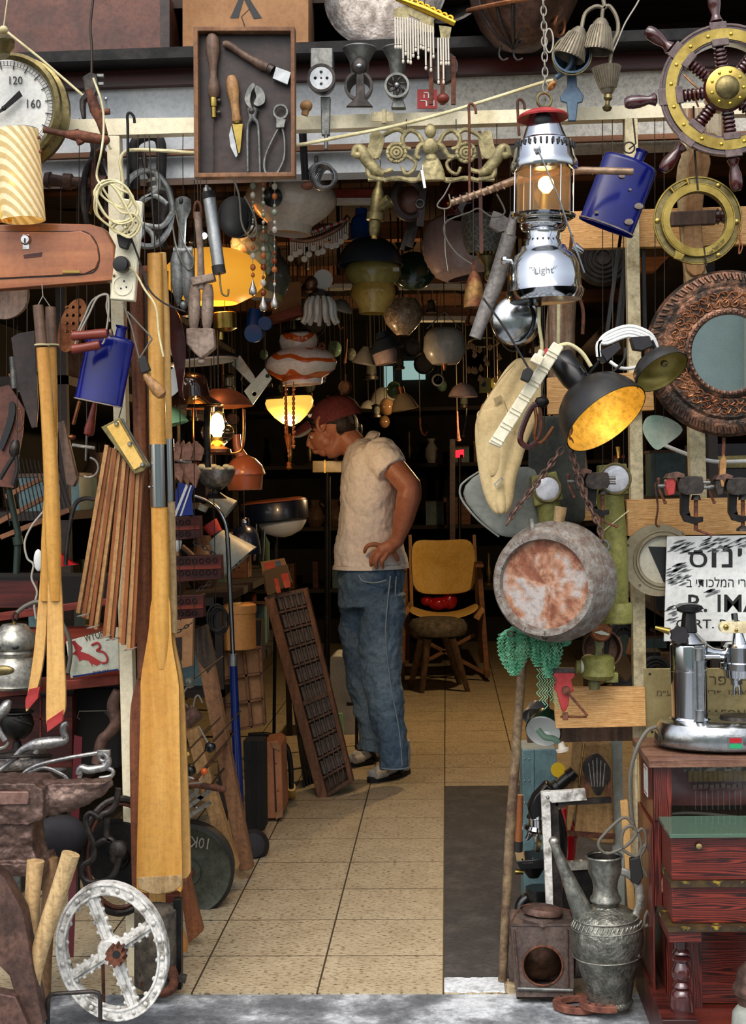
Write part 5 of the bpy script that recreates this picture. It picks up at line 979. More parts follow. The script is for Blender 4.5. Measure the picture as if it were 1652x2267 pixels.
# ================= right side, lower =================
def vise(lab,x,y,s,jaw,Y=3.60,foot=False,mir=1):
    t=N('bench_vise',lab,'vise',Y); X=lambda a:x+a*s*mir; Z=lambda b:y+b*s
    q=t.p('fixed_jaw','iron',bev=2); q.prism([(X(2),Z(0)),(X(10),Z(-18)),(X(40),Z(-20)),(X(62),Z(-18)),(X(66),Z(10)),(X(60),Z(22)),(X(20),Z(26)),(X(4),Z(18))],-22,22)
    q=t.p('moving_jaw',jaw,'painted front jaw' if jaw!='iron' else None,bev=2); q.prism([(X(-24),Z(-8)),(X(-14),Z(-22)),(X(-4),Z(-24)),(X(0),Z(-14)),(X(-4),Z(24)),(X(-20),Z(28)),(X(-25),Z(10))],-20,20)
    t.p('jaw_cap','rust_brown',bev=1.5).prism([(X(-26),Z(-14)),(X(-18),Z(-26)),(X(2),Z(-30)),(X(20),Z(-24)),(X(18),Z(-14)),(X(2),Z(-16)),(X(-2),Z(-4)),(X(-8),Z(-14))],-24,24)
    for b in (-4,8): t.p('guide_rod','steel_dull').tube([(X(52),Z(b)),(X(84),Z(b))],4.5*s,10)
    t.p('screw','steel_dull').tube([(X(-24),Z(4)),(X(-42),Z(4))],5*s,10); t.p('screw_bar','rust').tube([(X(-40),Z(-12)),(X(-38),Z(14)),(X(-24),Z(44))],3.2*s,8)
    for q_ in ((X(-40),Z(-12)),(X(-24),Z(44))): t.p('bar_end','rust').ball(q_,4.5*s)
    q=t.p('clamp_frame','iron_dark',bev=2); q.prism([(X(12),Z(20)),(X(34),Z(20)),(X(32),Z(60)),(X(36),Z(76)),(X(50),Z(80)),(X(66),Z(78)),(X(66),Z(90)),(X(44),Z(96)),(X(22),Z(90)),(X(12),Z(70))],-9,9)
    t.p('clamp_screw','rust').tube([(X(50),Z(34)),(X(50),Z(112))],5*s,10); t.p('clamp_pad','iron').lathe((X(50),Z(26)),(X(50),Z(38)),[(0,9*s),(12*s,12*s)],14)
    if foot: t.p('clamp_foot','iron').lathe((X(50),Z(104)),(X(50),Z(118)),[(0,6*s),(8*s,16*s),(14*s,17*s)],16)
    else: t.p('tommy_bar','rust').tube([(X(46),Z(108)),(X(86),Z(122))],3.2*s,8); t.p('tommy_end','rust').ball((X(86),Z(122)),4.5*s)
    return t
vise('dark bench vise with red front jaw, clamped above the enamel sign',1495,1072,.92,'red_paint')
vise('dark bench vise gripping a pointed wooden stake, at the right picture edge',1602,1074,.86,'iron',3.62,True)
vise('black bench vise with upright jaw clamped behind the right barrel chain',1292,1062,.85,'iron',3.53)
t=N('wooden_stake','pointed orange wooden stake with dark shaft held in the right hand vise','stake',3.60); t.p('point','handle_wood',bev=1).prism([(1592,1052),(1594,1020),(1602,1006),(1608,1020),(1606,1052),(1602,1078),(1597,1078)],-6,6); t.p('shaft','rust').tube([(1602,1010),(1603,960)],4,8)
t=N('small_vise','small red hand vise hanging on the front of the lower pine board','vise',3.60)
t.p('jaw_head','red_paint',bev=2).prism([(1226,1482),(1270,1480),(1272,1496),(1264,1504),(1270,1528),(1260,1535),(1258,1560),(1250,1574),(1244,1574),(1236,1545),(1232,1530),(1226,1526),(1232,1504),(1226,1496)],-12,10); t.p('jaw_cap','iron',bev=1).box(1224,1478,1272,1488,-14,12)
t.p('pivot','rust').lathe((1252,1526,-24),(1252,1526,-10),[(0,4),(3,9),(14,9)],16); t.p('lever','rust').tube([(1252,1526,-22),(1299,1581,-22)],3,8); t.p('lever','rust').tube([(1240,1585,-10),(1298,1585,-10)],2.4,8); t.p('screw_head','rust',bev=1).box(1245,1576,1257,1592,-16,-4)
# optical instrument
t=N('sighting_instrument','olive brass optical sighting instrument with round dial standing on the lower pine board','instrument',3.66)
t.p('dial','copper').lathe((1330,1396,14),(1330,1396,-14),[(0,22),(4,24),(24,24),(28,20),(28,0)],32); t.p('pointer','plate_white').prism([(1314,1398),(1330,1394),(1348,1402),(1346,1405),(1328,1403)],-17,-14); t.p('neck','olive_dark',bev=1.5).prism([(1316,1416),(1336,1416),(1336,1432),(1332,1436),(1334,1458),(1316,1458),(1318,1436)],-8,8)
t.p('eyepiece','olive').lathe((1276,1476),(1362,1480),[(0,14),(14,15),(20,13),(60,13),(64,9),(84,7)],24); t.p('eyepiece_ring','plate_white').lathe((1286,1476),(1292,1476),[(0,16),(6,16)],24)
q=t.p('body','olive'); q.lathe((1324,1450),(1324,1505),[(0,28),(6,36),(20,36),(30,34),(44,38),(52,30),(55,20)],30); t.p('side_block','olive',bev=2).box(1340,1488,1368,1510,-12,16); t.p('foot','olive_dark').lathe((1316,1500),(1316,1526),[(0,10),(10,14),(26,12)],14)
t=N('copper_pan','dull copper pan standing behind the sighting instrument','pan',3.80); t.p('pan','copper_dark').lathe((1336,1440,30),(1334,1436,0),[(0,0),(0,36),(14,42),(30,44),(30,40),(8,34)],32,caps=False); t.wire(1334,1340,1400)
# hatch glass disk
t=N('round_porthole','round dull brass porthole with glass hung by a hook behind the enamel sign','porthole',3.735)
cx,cy=1458,1240; t.p('flange','brass_old2').prism(circ(cx,cy,80,64),-3,6,holes=[circ(1468,cy,52,48)]+[circ(x,y,3.5,10) for x,y in ((1390,1208),(1458,1165),(1416,1296),(1512,1180))]); q=t.p('bezel','brass_old2'); q.tor((1468,cy,-4),56,4,n=56); q.tor((1468,cy,-4),64,2,n=56)
t.p('glass','glass_clear').lathe((1468,cy,4),(1468,cy,0),[(0,0),(0,52),(3,52),(3,0)],48,caps=False); t.p('backing_card','ivory_wall').prism(circ(1468,cy,52,48),8,9); t.p('dark_slot','ink').prism([(1436,1210),(1500,1212),(1500,1300),(1470,1288)],6,7.5)
t.p('hook','rust').tube(cr([(1458,1166,-4),(1452,1158,-4),(1456,1120,-4),(1450,1075,-2),(1458,1070,0)],5),2.2,8)
# enamel sign
t=N('enamel_sign','white enamel sign with black Hebrew and Latin lettering and scuffed paint, right edge','sign',3.715)
t.p('plate','sign_white',bev=1).prism([(1477,1188),(1720,1184),(1720,1420),(1470,1420)],0,5)
q=t.p('lettering','ink','large Hebrew lettering'); 
for ch,x0,x1,y0,y1 in (('\u05e1',1524,1566,1222,1256),('\u05d5',1576,1586,1214,1256),('\u05e0',1598,1622,1214,1256),('\u05d9',1634,1643,1214,1232)): q.text(ch,x0,y0,x1,y1,-1,1.4,bold=.008)
q.prism([(1536,1218),(1556,1218),(1556,1224),(1536,1224)],-1,.4)
t.p('lettering','ink','smaller Hebrew lettering').text('\u05d1 \u05d9\u05ea\u05d5\u05db\u05dc\u05de\u05d4 \u05d9\u05e8\u05d8',1520,1278,1668,1300,-1,1.4)
t.p('lettering','ink','Latin lettering').text('R. IMA',1524,1316,1686,1355,-1,1.4,bold=.008); t.p('lettering','ink','Latin lettering').text('CERT. P.O.I.',1497,1371,1664,1391,-1,1.4,bold=.004)
random.seed(21)
for cx,cy,rx,ry,nn in ((1510,1210,26,14,24),(1585,1206,36,16,36),(1640,1200,24,10,16),(1502,1272,24,26,44),(1532,1345,18,8,14),(1488,1358,10,20,14),(1578,1312,14,7,10)):
    q=t.p('scuff_mark','sign_scuff','scuffed dark patch of bare metal')
    for i in range(nn):
        a=random.uniform(0,6.28); r=math.sqrt(random.random()); x,y=cx+rx*r*cos(a),cy+ry*r*sin(a); w=random.uniform(5,12); h=random.uniform(1,2.6); q.prism([(x-w,y+w*.35),(x,y-h),(x+w,y-w*.4),(x,y+h)],-1.6,.4)
t=N('brass_plaque','worn brass plaque with engraved Hebrew and Latin letters behind the espresso machine','sign',3.735)
t.p('plate','brass_plate',bev=1).prism([(1425,1480),(1720,1478),(1720,1634),(1431,1634)],0,4)
t.p('lettering','brass_ink').text('\u05de\u05f4\u05e2',1454,1529,1488,1541,-.8,1); t.p('lettering','brass_ink').text('\u05e9\u05e8\u05e3 \u05d5\u05db\u05d9\u05e9',1552,1528,1660,1541,-.8,1); t.p('lettering','brass_ink').text('\u05e8\u05e4',1570,1497,1608,1516,-.8,1); t.p('lettering','brass_ink').text('RAEON',1563,1571,1650,1588,-.8,1)
for x,y in ((1439,1492),(1444,1620)): t.p('nail_hole','ink').ball((x,y,-.5),3,3,1.5)
# espresso machine
t=N('espresso_machine','chrome lever espresso machine with black knobs standing on the red cabinet','coffee machine',3.585)
t.p('base','chrome_worn').lathe((1600,1590),(1600,1648),[(0,120),(6,138),(20,146),(44,148),(54,146),(57,140)],64,fy=.72)
t.p('base_trim','iron').lathe((1600,1642),(1600,1648),[(0,148),(2,149),(6,142)],64,fy=.72)
t.p('drip_tray','iron').lathe((1648,1584),(1648,1590),[(0,0),(0,52),(7,54)],40,fy=.7)
t.p('boiler_foot','chrome').lathe((1528,1586),(1528,1600),[(0,44),(8,48),(14,47)],40)
t.p('boiler','chrome').lathe((1524,1420),(1528,1592),[(0,30),(6,39),(10,40),(60,40),(61,41),(63,41),(64,40),(172,40)],48)
t.p('shoulder','chrome_worn').lathe((1524,1395),(1524,1422),[(0,14),(8,22),(22,36),(27,40)],32)
t.p('filler_neck','black_plastic').lathe((1526,1352),(1525,1398),[(0,14),(30,17),(46,19)],28); t.p('filler_knob','black_plastic').prism([(1526+28*cos(2*PI*k/32)*(1+.06*sin(8*2*PI*k/32)),1344+8*sin(2*PI*k/32)) for k in range(32)],-22,22); t.p('filler_top','black_plastic').lathe((1526,1338),(1526,1356),[(0,20),(4,27),(14,27),(18,20)],24)
t.p('steam_knob','black_matte',bev=1).prism([(1498+19*(1+.1*cos(7*a/36*2*PI))*cos(a/36*2*PI),1402+19*(1+.1*cos(7*a/36*2*PI))*sin(a/36*2*PI)) for a in range(36)],-48,-30); t.p('steam_spindle','brass').tube([(1480,1396,-20),(1450,1388,-10)],[8,4],12)
t.p('sight_frame','chrome_worn',bev=2).prism(rrect(1527,1424,1550,1592,5),-52,-40); t.p('sight_glass','glass_clear').tube([(1538,1456,-54),(1540,1566,-54)],6,12); t.p('sight_cap','steel').tube([(1538,1430,-54),(1538,1456,-54)],9,12); t.p('sight_cap','steel').tube([(1540,1564,-54),(1540,1588,-54)],9,12)
t.p('bridge','chrome').lathe((1562,1444),(1610,1450),[(0,20),(16,12),(40,11),(48,20)],24); t.p('bridge_pin','chrome').tube([(1558,1451,-20),(1590,1451,-20)],5,10)
t.p('group','chrome').lathe((1638,1424),(1638,1504),[(0,30),(6,34),(8,36),(40,36),(42,44),(56,44),(58,36),(74,34),(80,22)],40)
t.p('group_neck','chrome').lathe((1634,1398),(1636,1426),[(0,10),(28,16)],24); t.p('lever_arm','cream_dirty',bev=3).prism(rrect(1592,1376,1700,1400,11),-12,10); t.p('lever_pin','brass').ball((1605,1387,-13),6,6,4); t.p('lever_pin','brass').ball((1628,1394,-13),4,4,3); t.p('nut','chrome').tube([(1626,1358),(1628,1380)],[7,7],6)
t.p('spout','chrome').tube([(1630,1504),(1631,1515)],13,14); 
for dx in (-6,6): t.p('spout_tip','chrome').tube(cr([(1632+dx*.5,1512),(1632+dx,1524),(1632+dx,1538)],3),[5,4,4],10)
t.p('switch_panel','steel').box(1590,1612,1622,1638,-109,-100); t.p('switch','red_gloss','red switch').box(1593,1614,1619,1624,-112,-106); t.p('switch','green_switch','green switch').box(1593,1627,1619,1636,-112,-106)
t.p('power_cord','grey_cable').tube(cr([(1456,1608,0),(1430,1618,-10),(1405,1660,-20),(1392,1720,-22),(1396,1800,-22),(1402,1830,-22)],5),4.5,8)
# -- organ / cabinet
# front at depth 3.42 ; side recedes
t=N('barrel_organ','old red lacquered cabinet organ with glazed front, worn gilt edges and turned legs','organ',3.50)
q=t.p('top','mahogany_worn','worn wooden top',bev=1.5); q.wbox((.478,3.42,.645),(1.4,3.725,.664))
q=t.p('upper_case','mahogany_z'); q.wbox((.492,3.45,.30),(.508,3.72,.645)); q.wbox((.492,3.445,.512),(.535,3.46,.645)); q.wbox((.508,3.70,.30),(1.4,3.72,.645))
q=t.p('case_edge','ply_edge','pale bare back edge of side'); q.wbox((.489,3.70,.03),(.4915,3.72,.645))
q=t.p('piano_frame','maroon_dull','red cast frame behind glass'); q.wbox((.54,3.60,.512),(1.4,3.62,.64)); q.prism([(1490,1706),(1520,1704),(1530,1740),(1528,1800),(1492,1805)],120,130)
q=t.p('sound_board','hessian_gold','ochre cloth panel behind strings'); q.wbox((.60,3.59,.575),(1.4,3.60,.632))
q=t.p('checker_strip','check'); q.wbox((.575,3.50,.620),(1.4,3.51,.645))
for i in range(26): t.p('string','iron_dark').wbox((.61+i*.0125,3.582,.572),(.6113+i*.0125,3.583,.622))
for i in range(22): t.p('hammer','rust_brown').wbox((.605+i*.014,3.555,.562+.0015*(i%3)),(.615+i*.014,3.575,.574+.0015*(i%3)))
for i in range(22): t.p('key_wire','steel').wbox((.608+i*.014,3.54,.515),(.6095+i*.014,3.542,.562))
t.p('front_glass','glass_clear').wbox((.535,3.452,.512),(1.4,3.455,.645))
q=t.p('name_plate','sign_white','small white bordered label'); q.wbox((.4905,3.55,.545),(.492,3.61,.62)); q=t.p('label_print','ink_red'); q.wbox((.4902,3.556,.55),(.4912,3.604,.553)); q=t.p('label_print','ink_red'); q.wbox((.4902,3.556,.612),(.4912,3.604,.615))
q=t.p('glass_shelf','glass_green','thick green glass shelf',bev=.5); q.wbox((.502,3.27,.512),(1.4,3.449,.521))
q=t.p('lid_front','mahogany',bev=2); q.wbox((.509,3.30,.405),(1.4,3.449,.511)); 
q=t.p('gilt_moulding','gilt_worn','worn gilt and black edge moulding'); q.wbox((.506,3.288,.392),(1.4,3.449,.405))
q=t.p('lower_rail','mahogany',bev=2); q.wbox((.510,3.305,.303),(1.4,3.449,.391)); q=t.p('gilt_moulding','gilt_worn','worn gilt bottom moulding'); q.wbox((.495,3.275,.292),(1.4,3.449,.302))
t.p('lid_knob','brass_old').lathe(Pw(1548,1874,3.30),Pw(1548,1874,3.27),[(0,6),(4,4),(8,7),(12,6),(13,0)],16)
q=t.p('lower_case','mahogany_z'); q.wbox((.515,3.44,.03),(.532,3.72,.29)); q.wbox((.515,3.435,.03),(.60,3.45,.29)); q=t.p('lower_panel','mahogany',bev=2); q.wbox((.60,3.45,.06),(1.4,3.47,.29))
q=t.p('side_panel','mahogany_z'); q.wbox((.486,3.46,.05),(.491,3.70,.50))
q=t.p('plinth','red_wood_dark',bev=1.5); q.wbox((.478,3.27,-.004),(.56,3.74,.088)); q=t.p('plinth_rail','red_wood'); q.wbox((.56,3.43,.0),(1.4,3.48,.055))
q=t.p('bracket','mahogany',bev=1); q.wbox((.50,3.29,.262),(.575,3.46,.290))
q=t.p('turned_leg','wheel_wood')
base=Vector((.533,3.33,.262)); q.lathe(base,base+Vector((0,0,-1)),[(a*.71,b*.84) for a,b in [(0,18),(30,17),(34,14),(40,20),(46,22),(52,13),(60,24),(66,24),(70,14),(84,20),(100,26),(116,25),(130,16),(138,22),(144,24),(150,16),(158,24),(172,28),(182,28),(200,30),(218,30)]],28)
# plywood edge of side
t=N('plywood_strip','narrow plywood edge board standing between post and red cabinet','board',3.75); t.p('board','ply_edge').prism([(1413,1650),(1424,1650),(1434,2120),(1424,2120)],0,12); t.p('lower_board','ply_edge','second strip').prism([(1412,2085),(1418,2085),(1430,2170),(1424,2172)],-4,8)
t=N('wood_strip','pale pine strip with end grain standing behind the ewer handle','board',3.74,'pine_z',bev=1); t.prism([(1374,1775),(1390,1772),(1420,2185),(1405,2190)],0,14)
# -- ewer
t=N('ewer','tall grey pewter ewer with long straight spout and curved handle on the floor','ewer',3.56)
t.p('body','pewter_engraved').lathe((1341,2002),(1350,2222),[(0,25),(6,30),(12,52),(24,66),(40,76),(60,80),(80,80),(110,73),(140,64),(170,56),(200,50),(208,48),(214,52),(220,50)],48)
t.p('neck','pewter').lathe((1338,1893),(1342,2006),[(0,39),(3,41),(7,38),(18,37),(28,38),(38,36),(54,29),(72,26),(88,29),(94,34),(100,35),(106,30),(113,26)],40,caps=False); t.p('mouth_inside','iron').lathe((1338,1897),(1338,1925),[(0,36),(26,34),(28,0)],36,caps=False)
t.p('spout','pewter').tube([(1226,1866,0),(1250,1925,0),(1275,1985,0),(1296,2035,0)],[9,13,20,26],20); t.p('spout_tip','pewter_lt').ball((1226,1862),11,10,11)
t.p('handle','pewter_lt').tube(cr([(1372,1925,-6),(1398,1938,-6),(1415,1965,-6),(1416,2000,-6),(1404,2030,-8),(1398,2055,-14),(1402,2080,-30),(1406,2105,-40)],5),[9,10,10,8,7,6],12,fl=.6)
q=t.p('engraved_band','pewter_lt','engraved band'); q.tor((1342,2028),72,1.6,(0.03,1,0),n=48); q.tor((1343,2048),78.5,1.2,(0.03,1,0),n=48); q.tor((1344,2112),74.5,1.4,(0.03,1,0),n=48)
for i in range(20):
    a=R(8+i*8.6); x=1342-75*cos(a); d=-75*sin(a); q.tube([(x-3,2046,d-1),(x+3,2034,d+1)],1.4,5)
# horseshoes
def shoe(t,c,r,rot,mat='rust_brown'):
    q=t.p('shoe',mat,bev=1.5) if t.name!='horseshoe' else t
    return
for lab,cx,cy,rot in (('rusty horseshoe lying nearest the ewer with its gap toward the right',.315,3.585,200),('rusty horseshoe overlapping the other one in front of the ewer',.378,3.545,160),):
    t=N('horseshoe',lab,'horseshoe',3.56,'horseshoe_rust',bev=1.5); z0=.001 if cx<.35 else .019
    o=[];i_=[]
    for k in range(25):
        a=R(rot+130-260*k/24); rx,ry=.068,.055; o.append((cx+rx*cos(a),cy+ry*sin(a))); i_.append((cx+(rx-.022)*cos(a),cy+(ry-.021)*sin(a)))
    V=[];Fc=[]
    for k in range(25): V+=[Vector((*o[k],z0)),Vector((*i_[k],z0)),Vector((*i_[k],z0+.017)),Vector((*o[k],z0+.017))]
    for k in range(24):
        for j in range(4): Fc.append((k*4+j,k*4+(j+1)%4,(k+1)*4+(j+1)%4,(k+1)*4+j))
    Fc+=[(0,1,2,3),(99,98,97,96)]; t.add(V,Fc)
    q=t.p('nail_groove','iron')
    for s_ in (-1,1):
        for k in range(3): a=R(rot+s_*(60+k*20)); q.wbox((cx+.057*cos(a)-.003,cy+.045*sin(a)-.003,z0+.0165),(cx+.057*cos(a)+.003,cy+.045*sin(a)+.003,z0+.0178))
# signal lamp box
t=N('lantern_box','rusty square sheet metal lantern housing with round opening, beside the ewer','lantern',3.62)
x0,x1,y0,y1=1132,1270,2040,2212
q=t.p('front_panel','rust_brown2',bev=1); q.prism([(x0,y0+10),(x1,y0+10),(1272,y1),(1144,y1)],0,3,holes=[circ(1202,2138,43,40)])
q=t.p('case','rust_brown2'); q.prism([(x0,y0+10),(x0+4,y0+10),(1148,y1),(1144,y1)],3,110); q.prism([(x1-4,y0+10),(x1,y0+10),(1272,y1),(1268,y1)],3,110); q.box(x0,y0+10,x1,y1,108,112); q.prism([(x0,y0+6),(x1,y0+6),(x1,y0+12),(x0,y0+12)],0,110); q.box(1144,y1-4,1272,y1,0,110)
q=t.p('hood','rust_brown2'); q.lathe((1202,2040,55),(1202,2050,55),[(0,50),(10,66)],4,fy=1); t.p('cap','rust_brown').lathe((1206,2018,50),(1204,2044,50),[(0,0),(1,22),(5,40),(12,46),(18,46),(22,30),(26,28)],36,fy=.8)
t.p('opening_rim','rust').tor((1202,2138,-1),44,2.6,n=48); q=t.p('bottom_rail','steel_dull'); q.tube([(1146,2188,-2),(1268,2192,-2)],5,10); 
for x in ((1138,2058,1150,2180),(1256,2058,1258,2184)): t.p('side_rib','rust_brown').tube([(x[0],x[1],-2),(x[2],x[3],-2)],2.5,8)
t.p('back_reflector','copper_dark').ball((1202,2140,86),60,60,22,n=28); t.p('carry_wire','rust').tube(cr([(1130,2052,10),(1145,2030,30),(1170,2018,50),(1262,2030,50),(1278,2060,60),(1278,2180,60)],4),1.8,6)
# -- microscope
t=N('microscope','black and chrome microscope standing behind the pole','microscope',3.95)
t.p('eyepiece','black_plastic').lathe((1272,1708),(1216,1758),[(0,13),(16,16),(17,13),(45,13),(46,17),(56,17),(58,12),(76,12)],24); t.p('head','black_plastic',bev=5).prism([(1210,1728),(1232,1750),(1224,1800),(1200,1815),(1172,1808),(1168,1785),(1180,1760)],-24,24)
t.p('neck_ring','chrome').lathe((1192,1802),(1192,1830),[(0,24),(8,26),(10,22),(28,22)],28); t.p('turret','chrome').lathe((1188,1828),(1186,1846),[(0,22),(8,26),(14,20)],24)
for a_,b_ in (((1180,1838),(1168,1856)),((1190,1842),(1188,1872)),((1200,1838),(1210,1850))): t.p('objective','chrome').lathe(a_,b_,[(0,7),(10,8),(14,6),(22,5),(26,3)],14)
t.p('focus_knob','brass_old').lathe((1188,1868,-12),(1196,1870,-12),[(0,14),(8,14)],20); t.p('stage','black_plastic',bev=2).prism([(1140,1896),(1208,1890),(1212,1912),(1150,1916)],-40,40); t.p('stage_clip','chrome').tube([(1155,1894,-30),(1155,1900,-40),(1178,1900,-40),(1178,1892,-30)],2,6)
t.p('condenser','black_plastic').lathe((1180,1912),(1182,1948),[(0,28),(12,24),(30,12)],24); t.p('condenser_knob','brass').tube([(1140,1925,-20),(1158,1925,-20)],6,10); t.p('arm','black_plastic').tube(cr([(1230,1800,30),(1245,1860,30),(1240,1930,30),(1215,1990,20)],4),[14,14,15],14)
t.p('mirror_housing','black_plastic').lathe((1196,1965),(1196,2000),[(0,32),(20,34),(35,26)],28); t.p('foot','black_plastic').tube(cr([(1150,2030,-20),(1152,2000,-10),(1175,1985,0),(1210,1990,10)],4),[10,13,12],12); t.p('foot','black_plastic').tube([(1180,2035,10),(1200,1995,10)],11,12)
# -- metal window frame piece
t=N('window_sash','paint-worn grey metal frame corner standing behind the ewer','frame',3.80)
q=t.p('frame_bar','white_iron',bev=1.5); q.prism([(1198,1755),(1218,1752),(1226,2016),(1210,2018)],0,20); q=t.p('frame_bar','white_iron',bev=1.5); q.prism([(1198,1755),(1296,1748),(1300,1772),(1222,1778)],-1,19); q=t.p('inner_strip','iron'); q.prism([(1216,1772),(1236,1772),(1248,2014),(1226,2016)],8,24); q.prism([(1230,1775),(1355,1768),(1355,1780),(1232,1786)],8,22)
q=t.p('lower_bar','pewter_lt'); q.prism([(1240,1912),(1330,1905),(1330,1924),(1242,1930)],4,20); q=t.p('lower_panel','iron_dark'); q.box(1248,1930,1330,2018,10,26)
t.p('screw','steel').ball((1213,1765,-2),4)
# boat-like wooden paddle pair and iron gadget
t=N('wooden_bucket_lid','tall rounded wooden stave board with iron band behind the iron pedal','board',3.98)
t.p('stave','bare_wood2',bev=4).prism([(1296,1645),(1355,1645),(1362,1870),(1330,1868),(1272,1845),(1282,1760)],0,20); t.p('stave','bare_wood2',bev=4).prism([(1270,1640),(1293,1640),(1278,1780),(1262,1850),(1254,1830)],2,24); t.p('band','rust').prism([(1256,1838),(1362,1846),(1362,1856),(1256,1850)],-3,0)
t=N('iron_pedal','rusty ribbed iron foot pedal hanging on the wooden staves','pedal',3.90)
t.p('plate','iron',bev=2).prism(cr([(1322,1668),(1345,1690),(1352,1712),(1340,1740),(1330,1758),(1318,1758),(1306,1735),(1290,1705),(1298,1680)],4,True),-6,6); 
for k in range(5): t.p('rib','pewter_lt').tube([(1303+k*9,1676+abs(k-2)*6,-7),(1310+k*6,1740,-7)],1.4,6)
t.p('bracket','rust').prism([(1294,1710),(1302,1712),(1304,1768),(1294,1770)],-2,8); t.p('bracket','rust').prism([(1346,1712),(1352,1712),(1352,1766),(1344,1766)],-2,8)
t=N('green_board','pale grey green painted board standing right of the wooden staves','board',4.0,'grey_green',bev=1); t.prism([(1353,1640),(1378,1640),(1386,2110),(1360,2110)],0,16)
t=N('metal_chest','teal grey riveted tin trunk standing behind the pole','trunk',4.3); t.p('case','tin_teal',bev=2).prism([(1156,1660),(1232,1658),(1240,2020),(1160,2030)],0,120); t.p('edge_strip','tin_teal').box(1176,1660,1182,1880,-3,0)
for k in range(4): t.p('rivet','steel').ball((1162,1680+k*48,-1),2); t.p('rivet','steel').ball((1172,1680+k*48,-1),2)
t=N('dark_board','dark weathered horizontal board below the lower pine plank','board',3.88,'handle_dark',bev=1); t.prism([(1165,1610),(1410,1606),(1410,1640),(1168,1645)],0,20)
t=N('tipped_stick','brown wooden stick with black rubber tip behind the pole','stick',3.9); t.p('shaft','varnish_brown').tube([(1152,1760),(1148,1870)],[7,9],12); t.p('tip','black_rubber').tube([(1148,1862),(1147,1885)],10,12)
# headlamp/enamel dishes near net
t=N('enamel_dish','green and white enamel bowl hanging on its side with glass stopper, under the net','bowl',3.80)
q=t.p('bowl','green_enamel'); q.lathe((1214,1598,30),(1202,1618,-10),[(0,0),(0,30),(10,38),(44,40)],36,caps=False); t.p('inside','white_enamel').lathe((1213,1600,26),(1202,1618,-10),[(0,0),(2,28),(10,36),(42,38)],36,caps=False)
t.p('glass_piece','glass_green').tube(cr([(1190,1612,-16),(1205,1628,-20),(1225,1632,-20),(1235,1640,-20)],4),7,10); t.p('stopper','pearl').lathe((1240,1640,-20),(1246,1664,-20),[(0,7),(12,9),(14,15),(20,14)],18); t.wire(1215,1500,1580)
t=N('white_bowl','open grey metal bowl with handle wire above the green enamel dish','bowl',3.92); t.p('bowl','steel').lathe((1196,1560,20),(1188,1590,-10),shell([(0,10),(10,24),(40,34)],2),30,caps=False); t.p('handle','wire_light').tube(cr([(1170,1590),(1172,1575),(1190,1566),(1215,1570)],4),2,6)
t=N('red_hoop','bright red curved plastic object glimpsed behind the metal frame','plastic ring',4.1,'red_gloss'); t.tube(cr([(1250,1790),(1262,1840),(1262,1880),(1256,1960),(1256,2080)],5),[10,16,14,8],12)
t=N('yellow_disc','yellow painted disc behind the tin trunk','disc',4.29,'yellow_paint'); t.lathe((1236,1705,0),(1236,1705,6),[(0,0),(0,16),(6,16),(6,0)],28,caps=False)
# cables on right
t=N('black_cable','loops of black cable with plug hanging between post and red cabinet','cable',3.55)
t.p('cord','grey_cable').tube(cr([(1402,1825),(1380,1810),(1340,1845),(1325,1870),(1345,1890),(1390,1870),(1420,1835),(1432,1860),(1415,1895),(1380,1880),(1380,1840),(1402,1830),(1420,1870),(1405,1920),(1408,1930)],5),3.6,8)
t.p('plug','black_rubber',bev=2).prism([(1394,1900),(1416,1895),(1424,1940),(1412,1958),(1396,1950)],-8,10)
t.p('second_cord','grey_cable').tube(cr([(1450,1900),(1440,1870),(1420,1880),(1422,1920),(1445,1960),(1452,2000),(1440,2040),(1428,2050),(1430,2025),(1452,1990),(1464,1930),(1455,1880),(1448,1850),(1448,1820),(1470,1805),(1540,1800),(1660,1812)],5),3.4,8)
for k,(x,y,r,lab) in enumerate(((1450,1490,34,'coil of black rubber cable hanging beside the espresso machine'),(1380,1450,40,'long loop of thick black hose hanging right of the sighting instrument'))):
    t=N('cable_coil',lab,'cable',3.85)
    for j in range(5): t.p('loop','black_rubber').tor((x+j*2,y+j*3,j*5),r-(j%3)*5,5,(.3,0,-1),n=28,ry=(r-(j%3)*5)*(1.9 if k else 1))
    t.wire(x,y-r*2-60,y-r)
# far right bottom corner
t=N('cast_iron_head','brown cast iron domed fitting in the bottom right corner','fitting',3.26); q=t.p('dome','rust_brown',bev=2); q.lathe((1680,2130),(1680,2230),[(0,0),(4,30),(20,46),(50,50),(56,56),(70,56),(72,44),(100,44)],32)
t=N('green_jug','pale green enamel vessel edge in the bottom right corner','jug',3.24,'grey_green'); t.lathe((1690,2226),(1690,2300),[(0,30),(6,56),(20,66),(80,70)],32)
# bits of the dark shelves seen between the posts on the right
t=N('folding_fan_blades','bundle of long black slatted blades hanging behind the right blue flask','blades',3.86)
for k,(a_,b_) in enumerate((((1376,510),(1344,740)),((1392,510),(1366,740)),((1402,500),(1372,745)),((1412,470),(1392,740)),((1420,470),(1408,740)),((1426,450),(1432,740)))): t.p('blade','black_shade' if k!=3 else 'brass_old',bev=.8).bar(a_,b_,9,8,d=k*4)
t.wire(1410,300,460)
t=N('grooved_plate','stack of dark grooved round plates behind the pine board, right of the lantern','plate',4.05); q=t.p('plate','iron'); q.lathe((1335,570,10),(1335,570,-10),[(0,62),(10,62),(20,56)],40)
for r in (56,46,36,26,16): q.tor((1335,570,-11),r,2.6,n=40)
t.wire(1335,420,520)
t=N('trowel','pale green steel trowel blade hanging behind the copper mirror','blade',3.66,'trowel_paint'); t.prism(cr([(1424,940),(1428,965),(1452,995),(1475,985),(1512,952),(1480,925),(1440,920)],4,True),0,3); t.wire(1470,800,925)
